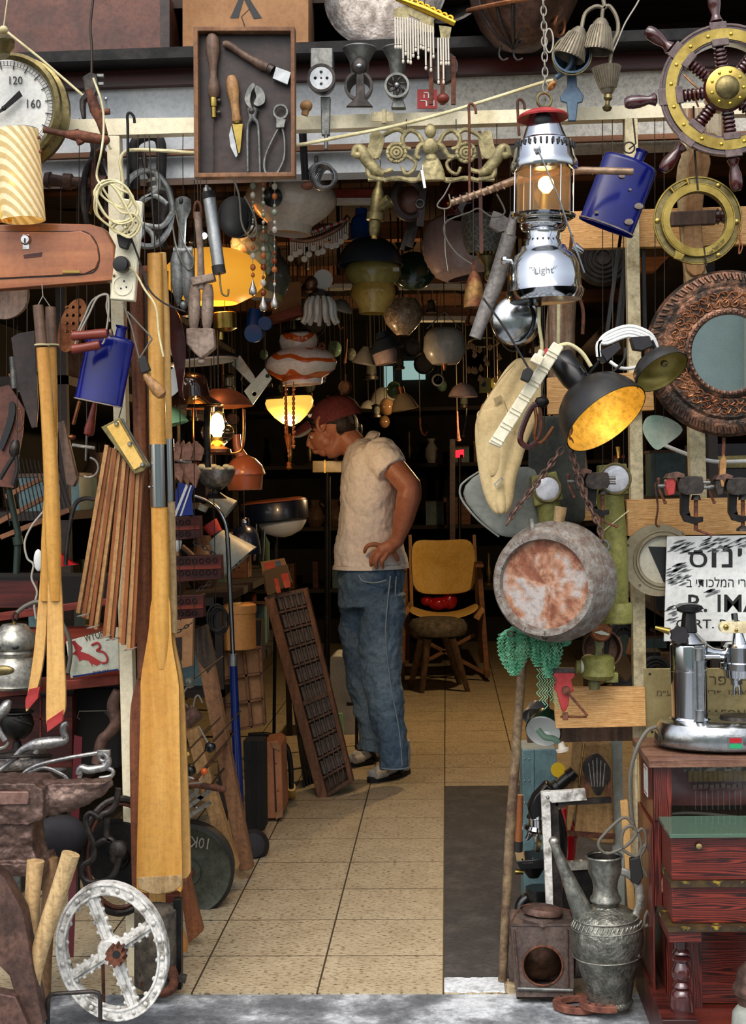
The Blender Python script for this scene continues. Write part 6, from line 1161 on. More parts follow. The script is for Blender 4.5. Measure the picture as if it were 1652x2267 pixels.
t=N('rope_cable','white cable looping between the right posts','cable',3.9,'white_plastic'); t.tube(cr([(1470,985),(1520,1005),(1570,1020),(1620,1022),(1700,1018)],5),4.5,8)
t=N('round_headlamp','round chrome headlamp shell hanging behind the pressure lantern at its lower left','lamp',3.60)
t.p('shell','chrome_worn').lathe((1160,720,40),(1136,712,-30),[(0,0),(4,22),(20,44),(45,54),(70,54),(74,50)],40,caps=False); t.p('lens','chrome_worn').ball((1137,713,-26),50,54,22,n=28); t.p('rim_wire','wire').tube(cr([(1100,700,-20),(1110,760,-20),(1140,778,-10),(1170,740,0)],5),2,6)
for pts,lab in (([(1266,520),(1264,600),(1290,680),(1290,740)],'thin rusty ribbed rod hanging right behind the lantern'),([(1240,500),(1238,640),(1236,760)],'straight cream flex hanging behind the lantern tank')): 
    t=N('iron_rod' if 'rod' in lab else 'cable',lab,'rod' if 'rod' in lab else 'cable',3.72,'rust' if 'rod' in lab else 'cream_cable'); t.tube(cr(pts,4),4,8)
t=N('twisted_bar','twisted iron bar passing behind the lantern at the height of its glass','bar',3.52)
q=t.p('bar','rust_light'); q.tube([(1000,445,20),(1080,418,20),(1140,396,16),(1290,376,4),(1402,380,0)],[7,8,9,8,8],12)
for i in range(26):
    x=1008+i*15; y=443-(x-1008)*.31 if x<1200 else 380-(x-1200)*.0; 
    if x>1300 or x<1120: q=t.p('twist','rust_light') if i%13==0 else q; q.tube([(x-5,(y if x<1120 else 378)-8,6),(x+5,(y if x<1120 else 378)+8,2)],2,5)
# ================= the man =================
mk('skin','9a6248','a8705a',14,.5,sub=.08); mk('lip','7a4438',rough=.5); mk('hair','17120f','241b16',60,.6,bump=.4); mk('shirt_cloth','dcd6d0','e8e3de',4,.85,bump=.15,bsc=120); mk('cap_cloth','5a2428','6a2d30',20,.8,bump=.2,bsc=160); mk('cap_under','8e8e88',rough=.7)
mk('denim','47627e','7b96ab',3,.85,bump=.25,bsc=220,lo=.35,hi=.68); mk('denim_seam','8aa0b0',rough=.8); mk('sock','c9c9c6','b4b4b2',20,.85,bump=.3,bsc=80); mk('sandal','15171c',rough=.6); mk('eye_white','d8d4cc',rough=.2)
t=N('person','man in red cap, white T-shirt, jeans and flip-flops, head bowed, hand on hip','person',6.36)
b=t.p('body','skin',mods=remesh(2.1,3,6.36))
b.ball((742,930),42,44,37,24,16); b.ball((714,968),28,34,27,20,14); b.tube(cr([(756,965),(740,992),(722,1000)],4),[26,22,16],16,fl=1.1); b.ball((716,1000),12,11,13)
b.tube([(687,962),(684,978),(684,989)],[4.5,6,6.5],12); b.ball((689,990,-4),5,4.5,5); b.ball((689,990,4),5,4.5,5); b.ball((696,955),13,8,20); b.ball((700,999),9,7,12); b.ball((722,976,-20),14,13,8)
b.tube(cr([(760,962),(785,990),(812,1015)],4),[30,31,42],18); b.loft([(815,1005,0,36,60),(820,1060,0,44,70),(818,1200,0,46,64),(822,1290,0,26,30)],20)
# near arm
b.tube(cr([(850,1010,-72),(873,1034,-90),(905,1072,-104),(912,1085,-106)],5),[27,27,26,24],18)
b.tube(cr([(913,1074,-106),(908,1100,-106),(896,1150,-98),(886,1185,-92),(880,1200,-90)],5),[22,27,22,15,14],18)
b.ball((916,1072,-106),18,17,18)
# hand on hip
b.tube([(882,1196,-90),(866,1208,-94),(848,1212,-96)],[13,16,13],14,fl=1.0)
b.ball((853,1214,-94),16,12,12)
for pts,r in (([(850,1206,-98),(836,1201,-104),(822,1203,-106),(815,1211,-104),(813,1220,-98)],[6,5.6,5,4.6,3.8]),([(848,1214,-102),(836,1218,-110),(829,1226,-112),(827,1238,-108),(828,1248,-100)],[6,5.6,5.2,4.8,4]),([(854,1218,-104),(845,1225,-112),(839,1234,-113),(838,1244,-108),(840,1253,-100)],[6,5.6,5.2,4.6,4]),([(862,1220,-102),(856,1230,-109),(851,1238,-110),(851,1245,-105),(854,1252,-99)],[5.6,5.2,4.8,4.4,3.6]),([(872,1214,-88),(880,1226,-80),(884,1238,-72)],[6.5,5.6,4.6])): b.tube(cr(pts,3),r,10)
# far arm, bent behind the torso
b.tube(cr([(852,1000,78),(862,1060,96),(862,1120,104),(845,1165,112),(815,1205,112)],4),[34,30,24,22,14],16); b.ball((806,1212,110),15,12,10)
for j in range(5): b.tube([(804,1212,104+j*4),(792-abs(j-2)*2,1222,102+j*5),(790,1232,103+j*5)],[5,4.6,3.8],8)
b.tube([(822,1280,0),(842,1340,-36),(848,1480,-44),(874,1670,-46)],[24,26,24,18],14); b.tube([(822,1280,0),(804,1340,36),(803,1480,44),(821,1645,46)],[24,26,24,16],14)
h=t.p('ear','skin'); h.tor((714,940,-37),8,4,(0.35,0,-1),n=18,ry=15); h.ball((717,942,-34),7,13,4)
h=t.p('hair','hair',mods=remesh(2.2,1,6.36)); h.ball((758,938),36,34,37,20,12); h.ball((742,925),43,36,40,20,12); h.tube([(722,925,-32),(718,946,-30)],[8,5],8); h.tube([(704,938,-24),(706,950,-22)],[10,5],8); h.ball((700,935,-10),14,12,22)
for d in (-17,13):
    e=t.p('eye','eye_white'); e.ball((692,967,d),5.5,4.5,6,n=14,m=8); e.p('iris','hair').ball((688,968.5,d-1.5),2.4,2.6,3,n=10,m=6); t.p('eyebrow','hair').tube(cr([(684,957,d*.4),(689,955,d-4),(698,957,d-9)],3),[2,2.6,1.6],8)
    t.p('eyelid','skin').ball((693,965,d),7,4.4,7.5,n=14,m=8)
t.p('nostril','hair').ball((687,992,-4),1.4,1.2,1.6,n=8,m=6); t.p('mouth','lip').tube(cr([(696,997,0),(697,996,-8),(704,996,-14)],3),[2.6,2.4,1.2],8)
c=t.p('cap','cap_cloth'); c.lathe((728,878),(746,932),[(0,0),(1,14),(5,28),(14,43),(28,54),(42,58),(55,59),(57,57),(42,55),(20,44)],36,fy=.84,caps=False); c.p('button','cap_cloth').ball((727,878),4,3,4)
c.p('opening_strap','black_matte').prism([(772,916),(782,922),(786,940),(770,934)],-30,-26)
q=c.p('brim','cap_cloth',mods=[('SOLIDIFY',dict(thickness=.005)),('SUBSURF',dict(levels=2,render_levels=2))]); q.sheet([[(700,944,-46),(686,936,-30),(676,928,0),(686,934,30),(700,940,46)],[(678,958,-44),(664,952,-28),(655,946,0),(664,950,28),(678,954,44)],[(658,966,-26),(648,964,-16),(642,961,0),(648,962,16),(658,964,26)]])
q=c.p('brim_underside','cap_under','grey brim underside',mods=[('SOLIDIFY',dict(thickness=.003)),('SUBSURF',dict(levels=2,render_levels=2))]); q.sheet([[(700,950,-44),(688,944,-28),(678,937,0),(688,941,28),(700,945,44)],[(680,965,-41),(667,960,-26),(658,953,0),(667,957,26),(680,960,41)],[(662,971,-24),(652,969,-14),(647,966,0),(652,967,14),(662,969,24)]])
c.p('emblem','sign_white','small white claw mark').prism([(683,918),(687,920),(689,917),(691,920),(694,917),(692,925),(687,926)],-31,-29)
s=t.p('t_shirt','shirt_cloth',mods=remesh(2.6,6,6.36)+folds(.022,.09)+folds(.008,.03))
s.loft([(808,972,0,20,40,0),(814,982,0,36,64),(818,996,0,50,84),(820,1015,0,60,96),(820,1060,0,65,95),(819,1130,0,67,88),(816,1200,0,73,84),(820,1240,0,80,88),(821,1252,0,83,90)],32)
s.tube(cr([(836,1002,-62),(856,1022,-82),(872,1042,-92)],4),[40,41,38],20); s.tube([(838,1000,66),(858,1040,86)],[38,38],18)
s.tube([(800,980,0),(814,992,0)],[33,46],18)
t.p('shirt_hem','shirt_cloth').loft([(821,1250,0,84,91),(821,1258,0,85,92)],40)
j=t.p('jeans','denim',mods=remesh(2.8,5,6.36)+folds(.03,.09)+folds(.012,.035))
j.loft([(822,1240,0,70,80),(822,1262,0,73,84),(822,1300,0,74,86),(820,1340,0,70,84)],28)
j.tube(cr([(848,1310,-40),(846,1400,-42),(848,1500,-44),(862,1590,-46),(872,1650,-46),(875,1692,-46)],5),[52,47,42,37,32,33],22)
j.tube(cr([(798,1310,40),(795,1400,42),(803,1500,44),(818,1580,46),(822,1630,46),(822,1668,46)],5),[50,45,42,37,29,30],22)
t.p('side_seam','denim_seam').tube(cr([(868,1270,-84),(862,1330,-92),(858,1400,-92),(868,1500,-86),(886,1600,-80),(893,1680,-76)],5),1.4,6)
t.p('pocket_seam','denim_seam').tube(cr([(800,1268,-84),(808,1280,-88),(835,1284,-92),(860,1278,-90)],5),1.5,6); t.p('back_pocket','denim_seam').tube(cr([(880,1272,-66),(878,1330,-74),(890,1345,-60)],5),1.3,6)
t.p('hem_stitch','denim_seam').tube([(875+32*cos(2*PI*i/20),1688,-46+31*sin(2*PI*i/20)) for i in range(20)],1.5,6,closed=True)
def foot(heel,toe,w,lab):
    hv,tv=heel,toe; dr=(tv-hv).normalized(); sd_=Vector((-dr.y,dr.x,0)); L=(tv-hv).length
    g=t.p('sock','sock',mods=remesh(1.9,3,6.36)); up=Vector((0,0,1)); kk=t.k
    g.tube([hv+dr*L*f_+up*z for f_,z in ((.08,.10),(.12,.06),(.3,.062),(.55,.048),(.78,.036),(.9,.034))],[17,19,19,18,17,12],18)
    g.tube([hv+dr*L*.7+sd_*.024*w+up*.034,hv+dr*L*.99+sd_*.028*w+up*.033],[11,8.5],12); g.tube([hv+dr*L*.7-sd_*.016*w+up*.033,hv+dr*L*.94-sd_*.02*w+up*.03],[15,10],12); g.ball(hv+dr*.03+up*.045,17,19,17); g.tube([hv+dr*L*.08+up*.09,hv+dr*L*.12+up*.16],[17,17],14)
    f=t.p('flip_flop','sandal'); n=28; V=[]
    for z in (0.001,.020):
        for i in range(n):
            a=2*PI*i/n; u_=cos(a); ww=.046*(1+.16*u_) if u_>0 else .04; V.append(hv+dr*(L*.5+u_*(L*.5+.018))+sd_*sin(a)*ww+up*z)
    f.add(V,[tuple(range(n)),tuple(range(2*n-1,n-1,-1))]+[(i,(i+1)%n,(i+1)%n+n,i+n) for i in range(n)])
    st=f.p('strap','sandal')
    for sg in (-1,1): st.tube([hv+dr*L*.34+sd_*sg*.046+up*.015,hv+dr*L*.44+sd_*sg*.049+up*.05,hv+dr*L*.58+sd_*sg*.034+up*.082,hv+dr*L*.74+sd_*.006*w+up*.068,hv+dr*L*.82+sd_*.006*w+up*.018],[4.5,5,5,4,3],8)
foot(FL(902,1712),FL(822,1732),1,'near'); foot(FL(838,1682),FL(775,1698),1,'far')
# ================= things hanging inside the opening =================
def hang(t,x,y0,yt=None,mat='wire',r=1): t.wire(x,(yt if yt else y0-120),y0,r,mat); return t
t=N('valve_handwheel','grey cast iron valve wheel with curved spokes hanging right of the left post','wheel',3.90)
q=t.p('rim','zinc'); q.tor((325,462),56,7,(.25,0,-1),n=44,ry=84)
for pts in ([(345,382),(352,410),(338,430),(318,444)],[(382,470),(360,500),(330,500),(305,490),(300,465),(318,440),(345,434),(370,452)],[(318,500),(338,520),(340,540)],[(270,470),(290,460),(300,470)]): t.p('spoke','zinc').tube(cr(pts,5),6,8,fl=.7)
t.p('hub','zinc').tor((300,512),18,5,(.2,0,-1),n=20); hang(t,286,380,300,'iron_dark',3)
t=N('iron_bracket','dark iron machine bracket with slotted wheel behind the left post','bracket',3.92)
t.p('arm','iron',bev=3).prism([(196,300),(232,306),(225,330),(210,400),(196,470),(184,470),(190,390),(200,330)],0,30); t.p('slotted_wheel','iron').tor((212,440,-6),28,7,(.8,0,-1),n=36,ry=84); t.p('inner_ring','rust').tor((226,410,-4),22,5,(.8,0,-1),n=30,ry=78)
t.p('pipe','rust_brown').lathe((100,398),(250,410),[(0,16),(12,19),(14,14),(40,12),(42,18),(60,18),(64,12),(110,13),(112,20),(140,20)],18); t.wire(214,250,305,3)
t=N('c_clamp','large black iron clamp frame hanging between hand wheel and tool tray','clamp',3.98)
t.p('frame','iron_dark').tube(cr([(300,420),(296,350),(300,315),(330,300),(352,308),(358,340),(356,400)],5),12,8,fl=.6); t.p('screw','iron').tube([(318,340),(322,372)],6,8); t.p('nut_cluster','pewter').lathe((338,375),(345,420),[(0,8),(10,16),(20,12),(30,20),(40,16),(52,22)],14); hang(t,330,300,262)
t=N('lamp_globe_cluster','dark tarnished metal fitting hanging behind the hand wheel','fitting',4.05); t.p('fitting_body','iron').lathe((360,400),(352,560),[(0,10),(20,26),(50,30),(90,16),(120,12),(150,20)],18); hang(t,360,402,290)
t=N('nutcracker_tool','grey zinc tool with two long lobed arms, hanging under the left edge of the tray','tool',3.86)
t.p('handle','zinc').lathe((406,436),(402,560),[(0,8),(6,17),(26,18),(50,9),(90,8),(124,9)],18); t.p('hang_eye','ink').ball((404,448,-17),5,8,3)
for x in (393,415): t.p('lobe','zinc').lathe((x,560),(x+2,672),[(0,12),(20,16),(60,16),(90,12),(118,3)],16)
t.p('collar','zinc').tube([(385,556),(426,556)],10,12); t.p('tip','zinc').ball((406,676),8,10,8); t.p('cord','grey_cable').tube(cr([(392,470,-20),(410,540,-20),(432,580,-18),(420,600,-18),(396,560,-18),(384,500,-10)],5),2,6); hang(t,406,438,262)
t=N('juicer_tool','brown rusty two lobed cast tool with knob end, hanging below the inspection lamp','tool',3.80)
t.p('rod','rust_lt').tube([(438,470),(444,560),(446,640)],[9,7,9],12)
for x in (432,461): t.p('lobe','rust_lt').lathe((x,630),(x-3,730),[(0,9),(20,13),(50,14),(80,12),(102,8)],16)
t.p('cross_piece','rust_lt',bev=2).prism([(424,616),(474,606),(478,622),(428,634)],-14,12); t.p('base','rust_lt',bev=3).prism([(414,728),(474,728),(478,770),(462,784),(446,796),(430,780),(415,762)],-14,14)
t.p('knob','rust_lt').ball((446,800),9,8,9); t.p('ring','rust').tor((438,470),8,3,n=16,ry=24); hang(t,438,450,300)
t=N('inspection_lamp','silver tubular inspection lamp with black ends hanging below the tool tray','lamp',3.74)
t.p('tube_body','dull_chrome').tube([(463,436),(484,590)],[14,14],20); t.p('end_cap','black_rubber').tube([(461,425),(464,440)],15,18); t.p('end_cap','black_rubber').tube([(483,588),(486,606)],15,18); t.p('clip','steel').lathe((460,428),(457,410),[(0,9),(12,9),(13,4),(18,4)],12); t.p('hook','brass_old').tube(cr([(486,606),(488,630),(492,650),(504,655),(506,640)],4),2.2,8); hang(t,457,412,396)
t=N('light_bulb','tiny bright white lit bulb hanging among the tools under the tray','bulb',3.90); t.p('bulb','white_hot').ball((452,522),7,7,7); t.p('holder','black_plastic').tube([(444,508),(449,518)],5,10); t.light((452,522,-14),.5,(.95,.97,1),.02); hang(t,444,508,300)
t=N('wire_basket','dark bundle of black wire and cord hanging below the tray','basket',4.0)
t.p('mass','black_rubber',mods=[('DISPLACE',dict(strength=.01))]).ball((520,480),34,42,26,24,16)
for i in range(16): t.p('cord','black_rubber').tor((520+random.uniform(-12,12),482+random.uniform(-12,12)),random.uniform(18,36),2,(random.uniform(-1,1),random.uniform(-.3,.3),-1),n=20,m=5)
t.p('bail','grey_cable').tube(cr([(520,400,-24),(534,440,-30),(540,500,-30),(556,528,-28),(572,520,-28),(566,480,-26),(545,440,-26)],5),2.4,6); hang(t,520,440,300)
t=N('opal_pendant_lamp','large cream marbled opal glass bowl shade hanging behind the tool tray','lamp shade',4.3)
t.p('glass','opal').lathe((648,392),(640,520),shell([(0,62),(12,84),(30,98),(48,102),(62,98),(82,80),(96,62),(106,50),(126,48)],3),56,caps=False); t.p('warm_lining','opal_warm').lathe((646,478),(645,500),[(0,44),(30,43)],40,caps=False); hang(t,650,400,250)
t=N('black_roundel','round black bakelite fitting with loop hanging in front of the opal shade','fitting',4.15); t.p('disc','black_plastic').lathe((604,436,12),(604,438,-12),[(0,0),(0,21),(20,22),(24,14),(26,0)],28); t.p('loop','iron').tor((600,416,-4),11,3,(1,0,-.6),n=20,ry=20); hang(t,600,400,280)
for sx,y1,lab,sd in ((560,655,'left',1),(583,690,'middle',2),(608,684,'right',3)):
    t=N('bead_string',lab+' of the three strings of cream and orange beads with silver drops','bead string',4.08); random.seed(sd); y=400
    while y<y1-40:
        r=random.choice((2.5,4,5,7)); t.p('bead',random.choice(('pearl','pearl','bead_orange','pearl_green') if y<520 else ('bead_orange','bead_orange','pearl','amber'))).ball((sx,y),r*.9,r*1.1,r*.9,n=10,m=8); y+=r*2+random.uniform(1,12)
    t.p('thread','wire_light').tube([(sx,300),(sx,y1-20)],.8,5); t.p('drop','silver_drop').lathe((sx,y1-36),(sx,y1),[(0,1),(10,4),(24,9),(32,8),(37,0)],16)
t=N('beaded_chandelier','sagging red beaded band with rows of crystal drops, behind the opal shade','chandelier',4.6)
t.p('band','copper_dark').tube(cr([(642,528),(680,532),(720,520),(755,500),(772,478)],6),[7,7,7,7,6],10)
random.seed(9)
for i in range(26):
    u=i/25; x=644+126*u; y=527-8*math.sin(u*3)+ -38*u*u*1.1; t.p('jewel','red_gloss' if i%3==0 else 'crystal').ball((x,y+2,-7),3.6,n=8,m=6)
    L=random.uniform(30,60); q=t.p('crystal_rod','rod_glass'); q.tube([(x,y+6),(x,y+6+L*.7)],2,6); 
    if i%2==0: q=t.p('crystal_drop','rod_glass'); q.lathe((x,y+14+L*.7,-2),(x,y+14+L*.7,2),[(0,0),(0,6),(2,7.5),(4,6),(4,0)],12)
hang(t,700,520,300); 
t=N('tulip_lamp','glass finger tulip lamp with brass balls, below the beaded chandelier','lamp',4.8)
for i in range(11):
    a=2*PI*i/11; x=709+30*cos(a); d=30*sin(a); t.p('glass_finger','rod_glass').tube(cr([(709+20*cos(a),656,20*sin(a)),(x,675,d),(x+2*cos(a),700,d*1.05),(x+10*cos(a),716,d*1.3)],4),[4,6,6,5],10)
t.p('brass_ball','copper_dark').ball((690,628,-8),15); t.p('glass_disc','rod_glass').lathe((714,618,4),(716,619,-3),[(0,0),(0,22),(6,22),(6,0)],28); t.p('top_plate','iron').lathe((709,640),(709,658),[(0,6),(10,24),(18,26)],24); hang(t,709,610,500)
t=N('dome_pendant_lamp','wide dark slate metal dome lamp shade with a blue glass vase standing on it, centre','lamp shade',5.0)
t.p('dome','slate').lathe((820,528),(820,588),shell([(0,22),(4,36),(14,52),(30,64),(50,72),(60,73)],2),56,caps=False); hang(t,820,530,470)
t=N('blue_vase','deep blue glass vase hanging above the slate dome shade','vase',5.05,'blue_lamp'); t.lathe((800,462),(802,530),[(0,13),(14,14),(22,22),(40,26),(68,25)],28); t.p('hanging_wire','wire').tube([(800,462),(800,380)],1,5)
t=N('glass_pendant_lamp','olive marbled glass shade with swelling rim, just under the slate dome','lamp shade',5.0,'olive_glass'); t.lathe((826,586),(826,630),shell([(0,56),(8,62),(20,63),(32,56),(44,46)],3),48,caps=False); t.p('sticker','plate_white').box(872,602,886,610,-62,-60)
t=N('glass_pendant_lamp','yellow marbled glass shade, lowest of the stack under the slate dome','lamp shade',5.0,'yellow_marble'); t.lathe((826,628),(826,695),shell([(0,44),(14,49),(28,50),(44,40),(56,32),(66,31)],3),48,caps=False)
t=N('brass_tap','old brass pipe fitting with side outlet and tap body below the frieze','tap',3.95)
t.p('body','brass_old').lathe((840,400),(828,520),[(0,6),(12,7),(24,12),(40,15),(70,15),(72,20),(88,20),(90,14),(112,12),(122,8)],20); t.p('outlet','brass_old').lathe((838,462,0),(860,448,-8),[(0,12),(20,13),(28,15),(32,15),(32,10),(10,9)],20); t.p('nozzle','brass').tube([(830,480),(829,528)],[9,7],12); hang(t,842,402,290)
t=N('horse_collar','black leather horse collar strap hanging below the frieze','collar',4.2); t.p('strap','leather_dark').tor((905,440),34,9,(.4,0,-1),n=32,ry=42); t.p('pad','leather_brown').ball((908,445,6),24,30,8); t.p('buckle_strap','leather_dark').bar((938,402),(930,500),16,6); t.p('buckle','steel_dull').tor((930,452,-6),9,2,n=14); hang(t,905,402,300)
t=N('bottle_opener_tool','dark iron jack shaped tool hanging below the horse collar','tool',4.3); t.p('blade','iron').bar((925,470),(905,545),18,8); t.p('blade','iron').bar((915,470),(890,550),10,8,d=8); hang(t,925,475,300)
t=N('red_pendant_lamp','dark red glass lamp shade hanging behind the twisted bar','lamp shade',4.6,'red_glass'); t.lathe((1032,395),(1030,480),shell([(0,56),(30,60),(60,58),(78,50),(86,44)],3),40,caps=False); hang(t,1032,398,300)
t=N('globe_pendant_lamp','dusty pink ribbed glass globe shade, right of the slate dome','lamp shade',4.95,'dusty_pink')
t.lathe((1010,476),(1040,622),shell([(0,52)]+[(i*7+6,58+30*math.sin(PI*(i+2)/22)+(1.6 if i%2 else 0)) for i in range(18)]+[(140,50)],3),56,caps=False); hang(t,1012,478,330)
t=N('crackle_pendant_lamp','white crackled glass shade with brass leaf crown and finial, right of the pink globe','lamp shade',4.5)
t.p('glass','crackle').lathe((1066,478),(1070,560),shell([(0,44),(30,46),(60,42),(82,34)],3),36,caps=False); q=t.p('leaf_crown','brass_old')
for i in range(14): a=2*PI*i/14; q.tube(cr([(1080+10*cos(a),572,10*sin(a)),(1080+22*cos(a),560,22*sin(a)),(1080+32*cos(a),548,32*sin(a))],3),[4,4,1.5],6)
t.p('cup','brass_old').lathe((1080,568),(1080,600),[(0,22),(8,20),(20,10),(32,7)],24); t.p('finial','brass_old').lathe((1080,594),(1082,624),[(0,5),(8,9),(20,9),(30,2)],16); hang(t,1066,480,330)
t=N('cow_bell','rusty red and brass coloured cow bell hanging left of the lantern','bell',4.0); t.p('bell','bell_rust').lathe((1050,600),(1051,680),shell([(0,4),(8,11),(30,19),(60,23),(80,24)],2),20,fy=.8,caps=False); t.p('strap','rust').bar((1048,574),(1050,604),9,5); hang(t,1048,576,440,'wire',1.6)
t=N('scythe_pipe','long grey dented metal pipe slanting down left of the lantern','pipe',3.92); t.p('pipe','steel_dusty').tube([(1128,520),(1100,620),(1052,748)],[17,19,14],16,fl=.7); t.p('socket','steel_dusty').tube([(1138,470),(1128,522)],[8,14],12); hang(t,1140,475,300)
t=N('axe_head','small grey iron axe head hanging behind the twisted bar','axe head',4.05,'steel_dusty',bev=1.5); t.prism([(1082,500),(1092,466),(1110,472),(1124,482),(1142,478),(1144,508),(1124,510),(1104,514)],0,12); t.p('hanging_wire','wire').tube([(1130,480),(1130,300)],1.5,6)
t=N('hobnail_globe','clear bubbly glass globe shade behind the yellow marbled shade','lamp shade',5.5); t.p('globe','hobnail').lathe((892,662),(892,742),shell([(0,30),(14,40),(34,44),(54,38),(70,24),(80,14)],2),40,caps=False); hang(t,892,664,560)
t=N('opal_drum_lamp','grey white faceted opal drum lamp hanging in the gloom at the centre right','lamp',5.5); t.p('drum','opal_grey').lathe((984,726),(985,806),[(0,24),(8,38),(20,45),(50,47),(66,40),(80,28)],12); t.p('finial','copper').tube([(985,806),(985,820)],[6,3],10)
for x in (945,1020): t.p('suspension','wire_light').tube([(x,728),(984,690)],1.2,5)
hang(t,984,728,560)
t=N('bell_lamp','grey stepped metal bell lamp hanging left of the drum lamp','lamp',6.0); t.p('shade','slate').lathe((846,735),(858,775),shell([(0,14),(16,20),(18,26),(44,38)],2),32,caps=False); t.p('inner_glass','dusty_pink').lathe((850,772),(856,806),[(0,24),(10,28),(34,24)],24); hang(t,846,738,560)
t=N('bell_lamp','small pale grey fluted shade hanging lowest at the left of the grey bell lamp','lamp',6.1,'opal_grey'); t.lathe((812,768),(806,806),shell([(0,8),(16,18),(38,28)],2),24,caps=False); t.p('hanging_wire','wire').tube([(812,768),(812,600)],1.2,5)
t=N('cream_lamp','cream coloured metal lamp shade hanging behind the man, above his shoulder','lamp',6.6); t.p('shade','cream_shade').lathe((890,872),(897,908),shell([(0,10),(8,18),(22,26),(36,31)],1.5),32,caps=False); t.p('holder','copper').tube([(886,856),(890,874)],8,14); hang(t,886,858,560)
# swirl lamp
t=N('swirl_lamp','white glass lamp with orange marbled swirls hanging above the man','lamp',5.2)
t.p('top_glass','swirl').lathe((660,738),(662,776),shell([(0,34),(4,40),(16,43),(28,40),(38,36)],3),48,caps=False); t.p('bowl_glass','swirl').lathe((665,772),(670,852),shell([(0,40),(8,60),(20,75),(34,80),(50,74),(62,58),(68,46),(80,44)],3),64,caps=False)
t.p('cap','iron_dark').lathe((660,732),(660,742),[(0,30),(10,34)],28); t.p('rosette','rust').tor((716,770,-36),6,3.5,n=16); hang(t,660,734,560)
t=N('alabaster_lamp','lit yellow alabaster bowl lamp glowing behind the amber beads','lamp',5.55)
t.p('bowl','alabaster_lit').lathe((640,880),(645,945),[(0,50),(10,54),(24,50),(42,36),(56,20),(64,0)],48); t.p('rim','brass').lathe((640,878),(640,886),[(0,30),(2,50),(8,52)],40); t.light((640,962,-20),13,(1,.62,.3),.04); hang(t,640,880,640)
t=N('amber_beads','string of amber orange prayer beads with tassel hanging from the swirl lamp','beads',5.1)
for x,n_ in ((633,15),(650,13)):
    for i in range(n_): t.p('bead','amber_bead').ball((x+(i*.5 if x==633 and i>10 else 0),862+i*10.5,0),3.8,5.6,3.8,n=10,m=8)
t.p('knot','amber_bead').lathe((638,960),(639,1002),[(0,4),(6,8),(16,7),(26,5),(40,2)],14); t.p('thread','amber_bead').tube([(633,845),(639,1000),(640,1024)],1.2,6); t.p('thread','amber_bead').tube([(650,845),(650,980),(638,1000)],1.2,6); t.p('end_bead','amber_bead').lathe((640,1022),(640,1040),[(0,3),(4,6),(9,4),(14,7),(19,0)],14)
# kerosene lamp
t=N('kerosene_lamp','lit kerosene style lamp with clear glass chimney, glowing bulb and copper shade','lamp',4.65)
t.p('shade','copper_shade').lathe((484,862),(486,902),shell([(0,24),(4,38),(16,56),(30,70),(40,76)],2),56,caps=False); t.p('chimney','glass_clear').lathe((482,870),(481,992),[(0,13),(40,13),(62,20),(76,34),(88,38),(100,33),(112,20),(120,14)],40,caps=False)
t.p('bulb','bulb_hot').lathe((481,915),(481,968),[(0,2),(8,9),(24,12),(40,9),(52,6)],20); t.p('bulb_base','brass').tube([(481,964),(481,992)],[10,12],14); t.p('gallery','copper').lathe((481,988),(481,1004),[(0,16),(6,30),(14,32)],32)
for x in (428,540): t.p('side_arm','copper').tube(cr([(x,905),(x,960),(x+(484-x)*.15,1000),(481,1004)],4),2.6,8)
t.p('iron_strip','iron').tube([(466,860,-30),(464,960,-36),(468,1035,-40)],[7,8,7],8); t.light((481,944,-10),5,(1,.55,.2),.03); hang(t,484,866,560,'iron',2)
t=N('silver_bowl','fluted silver basket bowl of shells below the kerosene lamp','bowl',4.8); t.p('bowl','silver_fluted').lathe((478,1040),(478,1084),shell([(0,44),(10,42),(30,32),(44,14)],2),40,caps=False)
for i in range(8): t.p('shell_piece','plate_white').ball((448+i*9,1034+(i%3)*3,-8),9,7,8,n=10,m=7)
t.p('stand','iron_dark').lathe((478,1082),(478,1104),[(0,8),(10,10),(22,26)],20); hang(t,478,1040,1000)
# lit yellow shade
t=N('yellow_pendant_lamp','large glowing yellow oval lamp shade behind the grey hanging tools','lamp shade',4.5); t.p('shade','yellow_lit').lathe((474,556),(476,672),shell([(0,56),(14,84),(34,106),(56,114),(80,106),(100,84),(116,52)],2),56,caps=False); t.light((476,610,0),3.5,(1,.62,.25),.06); hang(t,474,560,400)
t=N('honeycomb_vase','pale green honeycomb glass vase above the yellow shade','vase',4.6,'honeycomb'); t.lathe((560,505),(566,610),shell([(0,40),(30,52),(60,50),(90,40),(104,30)],3),36,caps=False); t.p('hanging_wire','wire').tube([(560,508),(560,400)],1.2,5)
t=N('glass_jar','clear greenish glass demijohn on its side, right of the yellow shade','jar',4.7); t.p('jar','glass_smoke').lathe((608,548),(596,664),shell([(0,12),(14,16),(40,38),(70,44),(100,36),(116,20)],2),36,caps=False); t.p('rim','olive_glass').lathe((592,640),(590,664),[(0,36),(24,38)],32); hang(t,608,550,400)
t=N('brass_burner','round brass lamp burner cup under the yellow shade','burner',4.5); t.p('cup','brass').lathe((498,692),(500,734),[(0,24),(2,26),(36,25),(42,12)],28); t.p('knob','brass').tube([(490,735),(490,752)],[5,7],10); hang(t,498,694,560)
t=N('blue_megaphone','blue plastic tool with two round ends hanging in the dark beneath the crystal drops','tool',5.0); t.p('body','blue_lamp').lathe((566,684),(562,740),[(0,14),(24,17),(50,19)],20); t.p('round_end','blue_bright').lathe((564,738,10),(563,740,-20),[(0,0),(0,19),(28,20),(30,0)],28); t.p('round_end','blue_bright').lathe((588,716,6),(588,717,-14),[(0,0),(0,15),(20,15),(20,0)],24); hang(t,566,686,560)
